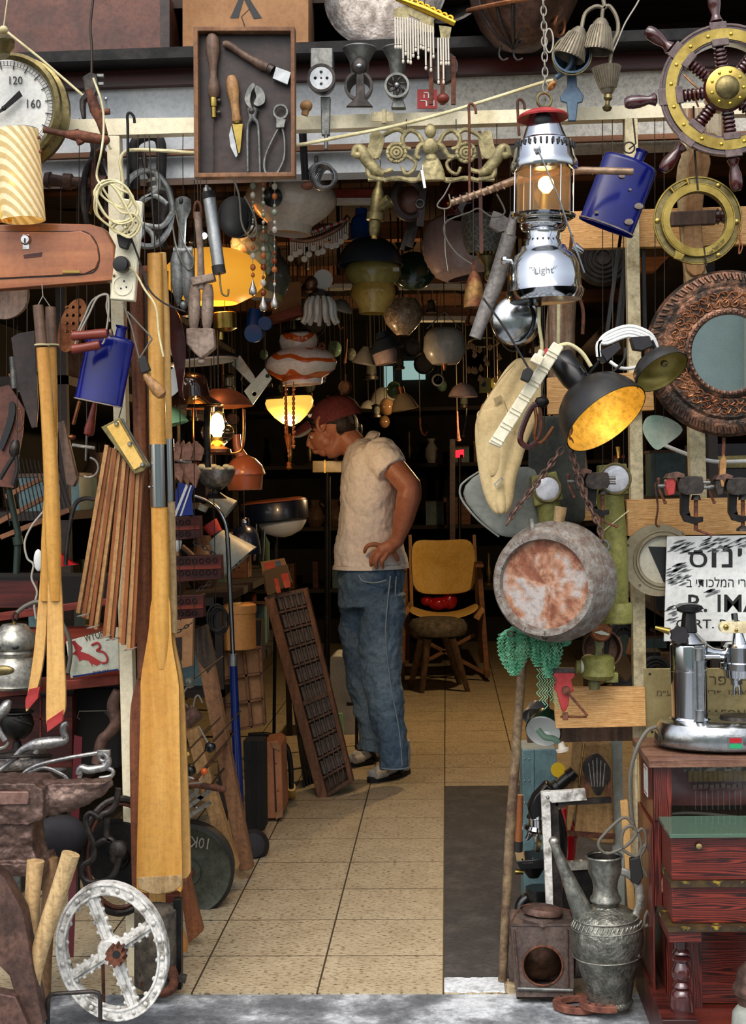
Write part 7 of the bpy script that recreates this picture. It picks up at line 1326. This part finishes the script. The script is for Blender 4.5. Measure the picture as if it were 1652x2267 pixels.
t=N('shelf_box','open wooden box shelf with pale back hanging under the ceiling, left of the tulip lamp','box',5.1); t.p('back','cardboard',bev=1).prism([(612,628),(666,622),(668,690),(600,708)],0,6); t.p('bottom_board','red_wood',bev=1).prism([(594,704),(668,680),(672,700),(598,720)],-30,6); hang(t,640,624,560)
t=N('enamel_dish_lamp','wide white enamel dish shade seen edge on beneath the brown cast tool','lamp shade',4.95,'white_enamel'); t.lathe((448,775),(452,812),shell([(0,20),(8,50),(20,72),(28,78)],2),48,caps=False); t.p('black_top','black_shade','black upper side').lathe((447,772),(451,808),[(0,18),(8,50),(20,73),(26,79)],48,caps=False); t.p('hanging_wire','wire').tube([(448,775),(448,640)],1.3,5)
t=N('brown_glass_lamp','glossy dark brown glass dome shade left of the kerosene lamp','lamp shade',4.5,'brown_glass'); t.lathe((420,826),(424,900),shell([(0,16),(6,30),(16,38),(34,40),(54,44),(66,62),(74,72)],3),48,caps=False); t.p('hanging_wire','wire').tube([(420,826),(420,700)],1.3,5)
t=N('white_disc_lamp','white oval disc shade partly hidden behind the oar edge','lamp shade',4.35,'white_enamel'); t.lathe((372,800,8),(360,804,-8),shell([(0,20),(10,60),(24,78)],2),40,caps=False); t.p('hanging_wire','wire').tube([(372,722),(372,600)],1.3,5)
t=N('sickle','long dark curved leather sheathed blade hanging beside the oars','blade',4.2,'wheel_wood',bev=1); t.prism(cr([(366,672),(392,690),(408,740),(410,800),(404,860),(408,885),(396,870),(388,820),(376,760)],5,True),0,6); t.wire(380,600,680)
t=N('punched_plate','pale metal bracket plate with round holes slanting between the lamps','plate',5.0,'steel_pale',bev=1); t.prism([(540,866),(586,815),(602,838),(560,896)],0,4,holes=[circ(563,872,5,14),circ(592,832,5,14)]); t.p('channel','steel_pale').prism([(512,806),(530,786),(560,828),(570,850),(562,856)],6,12)
t=N('green_scalloped_lamp','pale green scalloped lamp shade edge beside the oar','lamp shade',4.45); t.p('shade','pale_green').lathe((366,902),(376,942),[(0,20),(20,34),(42,44)],20,caps=False); q=t.p('scallop','pale_green')
for i in range(7): q.ball((376+i*6,941-i*1.6,-10),5,5,2,n=10,m=6)
t=N('leather_bellows','pleated brown leather fan shaped cap with a rod, beside the oar below the kerosene lamp','bellows',4.35); q=t.p('upper_fan','leather_tan')
for k,(x0,x1,ty) in enumerate(((372,384,972),(382,398,976),(394,408,974),(404,424,978),(412,446,976))): q.prism([(x0,1018),(x0+2,990),((x0+x1)/2+6,ty),(x1+6,994),(x1,1020)],-4-k%2*6,4)
q=t.p('lower_fan','leather_tan')
for k,(x0,x1,ty) in enumerate(((372,390,1062),(386,404,1070),(400,418,1078),(412,440,1080))): q.prism([(x0,1026),(x0,1050),((x0+x1)/2+8,ty),(x1+4,1046),(x1-6,1026)],-4-k%2*6,4)
t.p('rod','pewter_lt').tube([(370,1014),(424,1024)],5,10); hang(t,400,990,900)
t=N('blue_pennant','royal blue banner with two white stripes hanging below the leather bellows','pennant',4.5,'blue_banner'); t.prism([(396,1068),(430,1075),(424,1100),(428,1140),(378,1144),(380,1110)],0,3)
t.p('white_stripe','sign_white').prism([(412,1072),(418,1073),(390,1143),(384,1143)],-1,0); t.p('white_stripe','sign_white').prism([(422,1074),(425,1075),(402,1142),(398,1142)],-1,0)
t=N('orange_lamp','matt orange terracotta coloured lamp with tall neck and dome, behind the kerosene lamp','lamp',5.0); t.p('dome','orange_shade').lathe((540,1008),(542,1052),[(0,10),(8,26),(24,40),(40,46),(44,46)],40); t.p('neck','orange_shade').tube(cr([(524,962),(526,990),(536,1012)],4),[9,10,13],14); t.p('body','orange_shade').lathe((540,1050),(542,1084),[(0,44),(34,36)],36); hang(t,524,964,900)
t=N('pay_sign','dim wooden sign lettered PAY RESERVED below the orange lamp','sign',5.15); t.p('board','cardboard').prism([(526,1050),(582,1050),(580,1084),(528,1086)],0,4); t.p('lettering','ink').text('PAY',541,1054,562,1062,-1,1); t.p('lettering','ink').text('RESERVED',534,1066,566,1075,-1,1)
t=N('marble_box','yellow marbled glass box lamp on a dark stand in front of the man','lamp',6.8); t.p('box','yellow_marble',bev=1).box(692,1020,757,1046,0,30); t.p('corner_strip','brass').box(718,1018,721,1047,-1,0); t.p('stand','iron_dark').tube([(724,1046,15),FL(724,1690)],7,14)
t=N('microphone','chrome grille microphone behind the man at his collar','microphone',7.2); t.p('grille','chrome').lathe((790,938),(790,966),[(0,8),(3,13),(14,14),(28,12)],24)
for k in range(5): t.p('slot','ink').box(778,942+k*4.4,803,943.6+k*4.4,-15,-12)
t.p('stand','iron_dark').tube([(790,966),FL(790,1650)],4,8)
t=N('red_light','small square red lit indicator on a dark stand, far back right','light',10.4); t.p('lens','red_glow').prism([(1009,997),(1027,995),(1027,1012),(1009,1013)],0,4); t.p('ball_knob','ink').ball((1022,1010,-4),4); t.p('stand','red_wood_dark').box(996,972,1008,1200,4,16); t.p('post','iron_dark').tube([(1018,1010,8),FL(1018,1478)],4,8)
t=N('crystal_cluster','cluster of smoky amber glass drops hanging right of the drum lamp','chandelier',5.0); random.seed(31)
for i in range(18): x,y=random.uniform(1036,1110),random.uniform(760,845); t.p('drop','amber_drop').lathe((x,y-12),(x,y+6),[(0,1),(6,4),(12,6),(17,0)],10)
t.p('frame','brass_old').tor((1072,758),34,2,(0,1,-.2),n=24); hang(t,1072,756,600)
t=N('yellow_tin','yellow tin with dark label on a shelf in the gloom, right','tin',6.2); t.p('tin','yellow_tin').box(1062,836,1087,868,0,30); t.p('label','ink').box(1066,845,1076,856,-1,0); hang(t,1074,838,560)
t=N('alarm_clock','small round white faced clock on the back shelf','clock',6.6); t.p('case','grey_green').lathe((970,842,8),(970,842,-8),[(0,0),(0,13),(14,14),(17,11)],24); t.p('dial','gauge_face').lathe((970,842,-7),(970,842,-9),[(0,0),(0,10),(2,10),(2,0)],24); t.p('hand','ink').bar((970,842),(972,834),1.5,1,-11); t.p('hand','ink').bar((970,842),(964,845),1.5,1,-11); hang(t,970,830,560)
t=N('coil_basket','dark coiled wire spring bundle hanging right of the tool tray','spring',3.95)
for i in range(16): t.p('coil','steel').tor((712+i*.8,392,-10+i*1.6),30-i*.4,1.8,(math.sin(i*.28),0.6*math.cos(i*.28),-1),n=22,m=5)
hang(t,700,365,290,'iron',5)
t=N('iron_rod','dark iron rod with lobed foot hanging right of the tray corner','rod',3.92); t.p('rod','iron_dark').tube([(670,290),(676,400)],[9,8],10); t.p('foot','rust').ball((680,412),14,9,9)
t=N('bent_wire_hanger','bent pale wire hanger loop dangling below the frieze','hanger',3.9,'wire_light'); t.tube(cr([(1000,400),(985,430),(968,455),(985,462),(998,455),(994,430)],5),1.8,6); t.tube([(984,462),(986,560),(992,600)],1.3,6); t.wire(1000,300,404)
t=N('grey_flex','thin grey flex looping from the lantern to the cow bell','cable',3.85,'grey_cable'); t.tube(cr([(1100,430),(1118,470),(1090,480),(1060,462),(1040,470),(990,490),(985,520),(1010,560),(1045,585)],6),2,6); t.wire(1100,300,432)
t=N('stitched_belt','long stitched brown leather strap hanging in front of the crackle shade','strap',3.95,'leather_brown'); t.bar((1062,290),(1066,560),8,4); t.p('hanging_wire','wire').tube([(1062,292),Pw(1062,330,4.06)],1.4,5)
t=N('dark_fern','dark green bottle brush cloth hanging in the shadow right of the slate dome','cloth',5.3,'green_enamel',mods=[('DISPLACE',dict(strength=.03))]); t.ball((915,600),40,34,14,20,14); t.wire(915,400,580)
for k,(x0,x1,y,Y) in enumerate(((556,684,416,5.0),(740,846,438,4.6),(740,1100,628,6.2),(600,760,630,6.3),(880,1090,700,7.2))):
    t=N('ceiling_plank',('brown plank under the ceiling behind the opal shade','reddish brown plank hanging under the ceiling left of the brass tap','pale edged plank under the ceiling behind the yellow shade','pale edged plank under the ceiling above the tulip lamp','pale edged plank far back above the drum lamp')[k],'plank',Y); t.p('board','red_wood' if k<2 else 'shelf_wood').box(x0,y-20,x1,y,0,40); t.p('edge','dull_white').box(x0,y,x1,y+9,0,40)
    for x in (x0+12,x1-12): t.wire(x,y-160,y-18,2)
# dark shapes hanging from the ceiling farther back: each one separate
random.seed(123); HK=[('hanging_lamp','dim hanging lamp shade'),('hanging_pan','dim blackened pan'),('hanging_tool','dim iron hand tool'),('hanging_lantern','dim small lantern'),('hanging_bottle','dim glass float'),('hanging_hook','dim iron hook')]
cnt=0
for i in range(150):
    x=random.uniform(400,1230); y=random.uniform(470,930); Y=random.uniform(5.4,9.5)
    if Y<6.9 and 600<x<960 and y>820: Y+=2.6
    kk,ll=random.choice(HK); s=random.uniform(.6,1.3)*Y/7*.85; t=N(kk,ll+' crowded under the ceiling deep in the shop','lamp' if 'lamp' in kk else kk.split('_')[1],Y,group=ll+'s under the shop ceiling'); cnt+=1
    s*=5.5/Y*1.15
    if kk=='hanging_lamp': t.mat=random.choice(('opal_grey','slate','cream_shade','dusty_pink','copper_dark','grey_green')); t.lathe((x,y),(x+random.uniform(-8,8),y+30*s),shell([(0,8*s),(10*s,24*s),(26*s,34*s),(34*s,36*s)],1.5),20,caps=False)
    elif kk=='hanging_pan': t.mat=random.choice(('iron','copper_dark')); t.lathe((x,y+24*s,4),(x,y+24*s,-4),[(0,0),(0,24*s),(6,26*s),(8,26*s),(6,22*s)],20,caps=False); t.bar((x,y-24*s),(x,y+4),6*s,4)
    elif kk=='hanging_tool': t.mat=random.choice(('iron','steel_dull','rust')); a=random.uniform(-20,20)*s; t.tube([(x,y),(x+a*.3,y+50*s),(x+a,y+90*s)],[3*s,4*s,7*s],8); t.ball((x+a,y+92*s),9*s,6*s,5*s,n=10,m=6)
    elif kk=='hanging_lantern': t.mat='iron'; t.lathe((x,y),(x,y+50*s),[(0,4*s),(6*s,16*s),(10*s,12*s),(34*s,12*s),(36*s,18*s),(44*s,18*s)],12); t.p('lantern_glass','glass_smoke').lathe((x,y+12*s),(x,y+34*s),[(0,13*s),(20*s,14*s)],14)
    elif kk=='hanging_bottle': t.mat=random.choice(('glass_green','olive_glass','glass_smoke','amber_drop')); t.ball((x,y+18*s),17*s,20*s,17*s,n=16,m=10)
    else: t.mat='rust'; t.tube(cr([(x,y),(x+2,y+30*s),(x+12*s,y+44*s),(x+20*s,y+34*s)],4),3*s,6)
    t.p('hanging_wire','wire').tube([(x,y+2),Vector((Pw(x,y,Y).x,Y,2.73))],1.2,4)
S('window_2','window_glow',(-.36,12.05,2.26),(-.16,12.09,2.42)); S('window_3','window_glow',(-.52,12.05,2.2),(-.44,12.09,2.38))
# working light for the back of the aisle
t=N('clamp_spot','small metal spot lamp with warm bulb on the right shelving, lighting the chair','lamp',7.6); t.p('reflector','black_shade').lathe((1150,842,-10),(1128,872,20),shell([(0,8),(30,20),(50,26)],1.5),24,caps=False); t.p('bulb','bulb_warm').ball((1130,868,14),9); t.light((1122,878,26),95,(1,.66,.32),.03); t.p('pole','iron_dark').tube([(1150,842,-10),Vector((Pw(1150,842,7.6).x,7.6,2.74))],3,8)
# ================= inside the shop: aisle =================
# -- director's chair
t=N('folding_chair','wooden folding armchair with yellow canvas back and seat at the end of the aisle','chair',9.75)
q=t.p('canvas_back','canvas_yellow',mods=[('SOLIDIFY',dict(thickness=.008)),('SUBSURF',dict(levels=2,render_levels=2))]); q.sheet([[(908,1190),(950,1194,12),(1000,1194,14),(1052,1186)],[(909,1250),(950,1256,12),(1004,1254,14),(1055,1246)],[(912,1316),(955,1320,12),(1005,1320,14),(1058,1312)]])
for x0,x1 in ((908,912),(1050,1058)): t.p('back_post','handle_wood').bar((x0,1184),(x1,1350),7,10,2)
q=t.p('canvas_seat','canvas_yellow',mods=[('SOLIDIFY',dict(thickness=.008)),('SUBSURF',dict(levels=2,render_levels=2))]); q.sheet([[(905,1338,10),(935,1352,0),(980,1358,0),(1030,1350,0),(1056,1332,10)],[(900,1342,-120),(930,1358,-125),(980,1364,-125),(1035,1356,-125),(1064,1336,-120)]])
for x in (904,1058): t.p('seat_rail','handle_wood').bar((x-4,1342),(x+4,1342),8,10); 
t.p('seat_rail','handle_wood',bev=1).prism([(893,1345),(905,1332),(912,1340),(900,1360)],-125,14); t.p('seat_rail','handle_wood',bev=1).prism([(1046,1356),(1064,1332),(1070,1340),(1058,1362)],-125,14)
for a_,b_,d in (((1060,1250),(1078,1492),-60),((898,1250),(892,1500),-60),((905,1260),(900,1470),20),((1062,1260),(1066,1470),20)): t.p('leg','shelf_wood',bev=1).bar(a_,b_,11,12,d)
for a_,b_ in (((905,1480),(1050,1400)),((915,1400),(1072,1484))): t.p('cross_leg','shelf_wood',bev=1).bar(a_,b_,8,8,-50)
t.p('arm_rest','shelf_wood',bev=1).box(1050,1243,1068,1250,-110,20); t.p('arm_rest','shelf_wood',bev=1).box(888,1250,904,1257,-110,20)
t=N('red_bundle','glossy red plastic bundle beneath the back of the yellow chair','bag',9.85,'red_gloss',mods=remesh(2.2,2,9.85)); t.ball((970,1336),22,16,14); t.ball((995,1330),18,20,12); t.ball((945,1330),14,12,12)
# -- stool
t=N('round_stool','small round stool with worn grey fur seat and splayed dark legs before the chair','stool',9.05)
t.p('seat','fur').lathe((970,1366),(970,1410),[(0,0),(1,40),(6,58),(16,65),(30,65),(38,60),(42,40),(42,0)],40,caps=False)
for a_,b_ in (((935,1408,-30),FL(908,1524)),((948,1408,-36),FL(934,1534)),((1000,1406,-36),FL(1036,1531)),((985,1406,20),FL(1018,1515))): t.p('leg','handle_dark').tube([a_,b_],[9,6],12)
# -- printers type case
t=N('type_case','long weathered wooden printers tray with many small compartments leaning in the aisle','tray',6.1)
Q=[(583,1325),(674,1305),(783,1725),(714,1768)]
def lerpq(u,v):
    a=(Q[0][0]+(Q[1][0]-Q[0][0])*u,Q[0][1]+(Q[1][1]-Q[0][1])*u); b=(Q[3][0]+(Q[2][0]-Q[3][0])*u,Q[3][1]+(Q[2][1]-Q[3][1])*u); return (a[0]+(b[0]-a[0])*v,a[1]+(b[1]-a[1])*v)
def dd(v): return 60-75*v
def qbar(q,A,Bp,w_,th,off=0):
    a,b=lerpq(*A),lerpq(*Bp); q.bar((a[0],a[1],dd(A[1])+off),(b[0],b[1],dd(Bp[1])+off),w_,th)
q=t.p('back_panel','handle_dark'); q.add([q.P((*lerpq(u,v),dd(v)+o)) for o in (10,14) for u,v in ((0,0),(1,0),(1,1),(0,1))],[(0,1,2,3),(7,6,5,4),(0,4,5,1),(1,5,6,2),(2,6,7,3),(3,7,4,0)])
for A,Bp,w_ in (((.07,0),(.07,1),22),((.96,0),(.96,1),10)): qbar(t.p('side_rail','plank_dark',bev=1),A,Bp,w_,26,-14)
for A,Bp in (((0,.99),(1,.99)),((.16,.01),(1,.01))): qbar(t.p('end_rail','handle_dark',bev=1),A,Bp,9,22,-10)
for i in range(10): qbar(t.p('cross_divider','handle_dark'),(.2,.09+i*.091),(.92,.09+i*.091),5 if i!=5 else 10,20,-8)
for j in range(4): qbar(t.p('long_divider','handle_dark'),(.36+j*.145,.02),(.36+j*.145,.97),3,12,-4)
for u in (.28,.43,.57,.72,.86):
    for i in range(10): a,b=lerpq(u,.105+i*.091-.09),lerpq(u,.17+i*.091-.09); t.p('strip','strip_grey').tube([(a[0],a[1],dd(.12+i*.09)+4),(b[0],b[1],dd(.16+i*.09)+4)],5.5,6)
for k in range(6):
    s=N('framed_sheet','thin dark framed sheet standing on edge behind the printers tray','sheet',6.25+k*.03,'black_plastic',group='thin sheets behind the printers tray'); s.prism([(648+k*9,1560),(650+k*9,1558),(676+k*7,1745),(673+k*7,1746)],0,50)
for lab,qd,d in (('old red and blue printed board game box standing behind the printers tray top',[(574,1245),(626,1237),(634,1262),(590,1320),(584,1310)],24),('dark board with two orange rectangles in front of the printed box',[(582,1266),(633,1250),(646,1290),(600,1318),(590,1318)],10)):
    t=N('game_board',lab,'board',6.15); t.p('board','hessian' if d==10 else 'cardboard',bev=.6).prism(qd,d,d+8)
    if d==10: t.p('orange_print','red_board').prism([(605,1282),(614,1280),(621,1312),(612,1314)],d-1,d); t.p('orange_print','red_board').prism([(620,1272),(637,1268),(643,1300),(630,1303)],d-1,d)
    else: t.p('orange_print','red_board').prism([(582,1249),(604,1244),(607,1258),(586,1262)],d-1,d); t.p('blue_print','bluegrey').prism([(607,1244),(618,1242),(620,1254),(609,1256)],d-1,d)
# -- lamp post chrome & blue
t=N('gooseneck_lamp','tall chrome goose-neck lamp with blue lower pole standing beside the leaning boards','floor lamp',5.2)
t.p('pole','navy_gloss','blue lacquered lower pole').tube([(532,1858),(527,1700),(521,1580),(517,1470)],[11,10.5,9.5,8.5],16); t.p('clamp','steel','steel clamp collar').tube([(516,1474),(516,1448)],10,12); t.p('chrome_pole','chrome').tube([(516,1450),(507,1250),(504,1190)],[5,5.5,5.5],14)
t.p('gooseneck','chrome').tube(cr([(504,1192),(499,1160),(485,1130),(462,1110),(440,1100),(430,1097)],6),4.5,12); t.p('base','black_matte').lathe(FL(560,1872,.05),FL(560,1872,0),[(0,10),(5,26),(28,36),(32,36)],28); t.p('stem_foot','black_matte').tube([(532,1850),(548,1868)],8,10)
# -- stuff on the left mid
for y0,y1,x1,lab in ((1143,1198,443,'top one'),(1230,1290,490,'middle one'),(1318,1374,450,'bottom one')):
    t=N('cartridge_rack','dark red lacquered rack with round studs, '+lab+' of three by the oar','rack',4.62+.01*(y0-1143)/80); t.p('board','red_wood_dark',bev=1.5).prism([(376,y0+2),(x1,y0-2),(x1+2,y1-8),(378,y1)],0,30); t.wire(400,1000,y0); t.p('ridge','red_wood').prism([(376,y0+24),(x1,y0+20),(x1,y0+28),(376,y0+32)],-4,0)
    for r_ in (14,40):
        for i in range(int((x1-385)/15)): t.p('stud','black_plastic').tor((386+i*15,y0+r_-i*.6,-2),5,1.2,n=12,m=5)
chain('thin dark chain hanging beside the top lacquered rack',[(376,1108),(395,1115),(412,1130),(424,1142)],4.55,11,1.3,'iron',3.5,7); chain('thin chain sagging below the top lacquered rack',[(424,1198),(440,1206),(458,1216),(472,1226)],4.55,11,1.3,'iron',3.5,7); chain('thin chain running down left from the middle lacquered rack',[(474,1284),(450,1300),(430,1312)],4.55,11,1.3,'iron',3.5,7)
t=N('white_cup','small white porcelain socket cup on the rack beside the oar','cup',4.6); t.p('cup','white_enamel').lathe((390,1196),(389,1226),[(0,13),(8,13),(18,11),(26,6),(29,0)],24)
t=N('carton','brown cardboard carton with dark slot hanging beside the oar','box',4.5); t.p('carton','cardboard',bev=1).prism([(380,1376),(427,1370),(426,1474),(404,1480)],0,30); t.wire(400,1200,1374); t.p('slot','leather_dark').prism([(388,1412),(403,1410),(403,1460),(393,1464)],-2,0); chain('short chain lying across the cardboard carton',[(386,1402),(405,1392),(426,1378)],4.47,10,1.2,'iron',3,6)
t=N('cable_coil','coil of black flex hung behind the chrome lamp pole','cable',4.9)
for j in range(6): t.p('loop','black_rubber').tor((480+j*1.5,1368+j*2,j*3),22-(j%3)*3,2.2,(.4,0,-1),n=24,ry=30-(j%2)*4)
t.wire(478,1290,1340)
t=N('shade_cone','pale perforated metal cone lamp shade with red top lying behind the chrome lamp','lamp',5.4)
q=t.p('cone','grey_green'); q.lathe((478,1188),(532,1248),shell([(0,22),(20,30),(78,52)],1.5),36,caps=False); t.p('red_cap','red_paint','red plastic cap').lathe((464,1158),(486,1190),[(0,19),(34,14),(36,0)],24); t.p('socket','black_plastic').lathe((480,1180),(490,1196),[(0,16),(18,17)],20)
for i in range(22): a=i*.5; t.p('hole','ink').ball((500+ (i%6)*7+random.uniform(-2,2),1200+(i//6)*15+(i%6)*5,-24-(i%6)),2.2,2.2,2,n=8,m=5)
t=N('enamel_bell_lamp','blue black enamel bell lamp shade standing behind the cone shade','lamp',5.5); t.p('bell','navy').lathe((540,1150),(545,1228),[(0,10),(14,12),(20,22),(34,30),(66,34),(78,33),(78,30),(40,26)],32,caps=False); t.p('cap','chrome').lathe((541,1146),(541,1168),[(0,8),(4,11),(20,11)],18); t.wire(541,900,1148)
t=N('spot_lamp','grey green metal spot lamp head hanging beside the lamp neck','lamp',5.35); t.p('head','grey_green').lathe((466,1096),(512,1130),[(0,14),(3,18),(30,19),(50,24),(56,25),(56,22),(40,18)],28,caps=False); t.p('back_ring','ink').tor((466,1096),10,3,(1,.7,-.4),n=20); t.p('knob','grey_green').lathe((452,1118),(446,1132),[(0,12),(14,10)],18); t.wire(470,900,1084)
t=N('drum_stool','round blue black drum shaped seat with tan leather top and chrome legs','stool',6.7)
t.p('drum','navy').lathe((606,1112),(610,1152),[(0,74),(3,76),(40,75),(44,70)],48,fy=.8); t.p('leather_top','orange_shade','tan leather top').lathe((605,1104),(606,1113),[(0,0),(1,60),(5,72),(9,74)],48,fy=.8,caps=False); t.p('white_bowl','white_enamel','white rounded underside').lathe((625,1150),(630,1192),[(0,54),(10,53),(28,40),(38,16),(40,0)],40,fy=.8)
for x in (571,590): t.p('leg','chrome').tube([(x,1150,-20),(x-4,1240,-20)],3,10)
for a_,b_,d in (((606,1150,50),FL(606,1698),0),): t.p('support','iron_dark').tube([a_,b_],4,8)
t=N('round_box','round orange brown wooden cheese box with lid on the drawer unit','box',5.4); t.p('drum','ochre_box').lathe((522,1350),(524,1436),[(0,44),(86,44)],40); t.p('lid','ochre_box').lathe((522,1336),(522,1358),[(0,42),(3,46),(20,46)],40); t.p('label','canvas_yellow').box(518,1334,534,1342,-20,10)
t=N('drawer_tray','reddish wooden drawer divided into nine square compartments, stood on end','tray',5.42)
t.p('back','cardboard').prism([(466,1446),(576,1434),(586,1604),(500,1624)],14,18)
for k in range(4): 
    t.p('divider','shelf_wood').bar((466+k*36.6,1446-k*4),(500+k*28.6,1624-k*6.6),5,18); t.p('divider','shelf_wood').bar((466+k*11,1446+k*59),(576+k*3.3,1434+k*56.6),5,18)
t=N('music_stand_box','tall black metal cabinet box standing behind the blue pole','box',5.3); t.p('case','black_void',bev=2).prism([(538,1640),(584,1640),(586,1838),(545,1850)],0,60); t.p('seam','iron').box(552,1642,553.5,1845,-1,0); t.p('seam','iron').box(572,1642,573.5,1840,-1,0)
t=N('suitcase','orange brown upright suitcase with dark corners standing in the aisle','suitcase',5.6); t.p('case','orange_case',bev=3).prism([(582,1645),(612,1640),(622,1650),(627,1800),(610,1812),(584,1812)],0,110); t.p('strap','leather_dark').prism([(604,1643),(607,1643),(614,1811),(610,1812)],-2,0)
for a_ in ([(598,1643),(618,1645),(620,1662),(604,1655)],[(610,1798),(627,1790),(626,1808),(611,1813)]): t.p('corner','cardboard').prism(a_,-3,0)
t.p('rivet','copper').ball((612,1690,-1),2); t.p('rivet','copper').ball((616,1750,-1),2)
t=N('walker_frame','dark bent metal tube stand with a beige rubber foot in the aisle','stand',5.85); t.p('tube_frame','iron_dark').tube(cr([(550,1628),(600,1628),(632,1650),(643,1690),(645,1745)],5),6,10); t.p('rubber_foot','canvas_yellow').tube([(645,1742),FL(646,1764)],10,12)
t=N('grey_cabinet','pale grey metal cabinet standing behind the man','cabinet',7.6); t.p('case','dull_white',bev=4).prism([(727,1462),(740,1450),(800,1452),(800,1642),(727,1642)],0,110); t.p('handle','black_plastic').box(768,1555,784,1562,-3,0)
t=N('green_bottle_strip','bright pale green edged panel on the floor beside the printers tray','panel',6.9,'pale_green'); t.prism([(748,1580),(758,1580),(762,1640),(760,1662),(750,1640)],0,10)
# dim boxes and shelves filling both sides of the aisle (left)
def shelf(lab,x0,x1,y0,y1,z,th=.03,name='shelf_unit'):
    t=N(name,lab,'shelf',(y0+y1)/2)
    for i,zz in enumerate(z): t.p('shelf','shelf_dark').wbox((x0,y0,zz),(x1,y1,zz+th))
    for x in (x0,x1-.03): 
        for y in (y0,y1-.03): t.p('upright','shelf_dark').wbox((x,y,0),(x+.03,y+.03,max(z)+th))
    return t
shelf('dark wooden shelving along the left wall inside the shop',-2.08,-1.25,4.6,8.4,(.35,.8,1.25,1.7,2.15)); shelf('dark wooden shelving along the right wall inside the shop',.85,1.68,4.6,9.0,(.35,.8,1.25,1.7,2.15)); shelf('dark shelving against the far back wall of the shop',-1.9,1.6,11.3,12.05,(.5,1.0,1.5,1.95))
shelf('low dark table crowded with goods behind the boards and racks',-1.2,-.86,5.3,7.6,(.55,.9)); 
random.seed(77)
kinds=[('bottle','dusty glass bottle','glass_green'),('tin_box','dull metal box','tin_teal'),('wooden_box','small wooden box','shelf_wood'),('jug','dark ceramic jug','handle_dark'),('book','old cloth bound book','red_wood_dark'),('vase','pale dusty vase','dull_white'),('table_lamp','brass lamp base','brass_old'),('radio_case','dark radio case','black_matte')]
grp={}
def clutter(x,y,z,kk,sc=1,g='',pl=''):
    n_,l_,m_=kk; t=N(n_,l_+' '+pl,n_.split('_')[-1],y,m_ if 1 else m_,group=l_+' '+g); c=Vector((x,y,z)); k=1/t.k; u=Vector((x,y,z+1))
    if n_=='bottle': t.lathe(c,u,[(0,.03*k),(.13*k,.032*k),(.17*k,.012*k),(.22*k,.012*k)],12)
    elif n_=='jug': t.lathe(c,u,[(0,.05*k),(.06*k,.08*k),(.14*k,.06*k),(.18*k,.035*k),(.22*k,.045*k)],16); t.tube([c+Vector((.07,0,.08)),c+Vector((.12,0,.13)),c+Vector((.05,0,.19))],.012*k,6)
    elif n_=='vase': t.lathe(c,u,[(0,.03*k),(.05*k,.055*k),(.12*k,.05*k),(.17*k,.02*k),(.2*k,.035*k)],16)
    elif n_=='table_lamp': t.lathe(c,u,[(0,.07*k),(.02*k,.06*k),(.04*k,.015*k),(.12*k,.03*k),(.2*k,.012*k),(.26*k,.02*k)],14)
    elif n_=='book': w_=random.uniform(.03,.05); t.wbox((x-w_/2,y-.08,z),(x+w_/2,y+.08,z+.22))
    elif n_=='radio_case': t.wbox((x-.13,y-.08,z),(x+.13,y+.08,z+.18)); t.p('dial','brass_old').wbox((x-.06,y-.085,z+.1),(x+.06,y-.08,z+.14))
    else: w_,h=random.uniform(.06,.11),random.uniform(.1,.22); t.wbox((x-w_,y-.08,z),(x+w_,y+.08,z+h)); t.p('lid','handle_dark').wbox((x-w_-.004,y-.084,z+h),(x+w_+.004,y+.084,z+h+.012))
for zz in (.38,.83,1.28,1.73):
    for i in range(9): clutter(-1.38+random.uniform(-.03,.03),4.8+i*.40,zz,random.choice(kinds),1,'on left wall shelving','on the dark shelving along the left wall')
    for i in range(9): clutter(.98+random.uniform(-.03,.05),4.8+i*.44,zz,random.choice(kinds),1,'on right wall shelving','on the dark shelving along the right wall')
for zz in (.53,1.03,1.53):
    for i in range(13): clutter(-1.3+i*.2+random.uniform(-.04,.04),11.45,zz,random.choice(kinds),1,'on back wall shelving','on the dark shelving at the far back wall')
for zz in (.58,.93):
    for i in range(6): clutter(-1.03+random.uniform(-.08,.08),5.5+i*.36,zz,random.choice(kinds),1,'on low table','on the low dark table left of the aisle')
for _r0 in list(ROOTS): build(_r0)
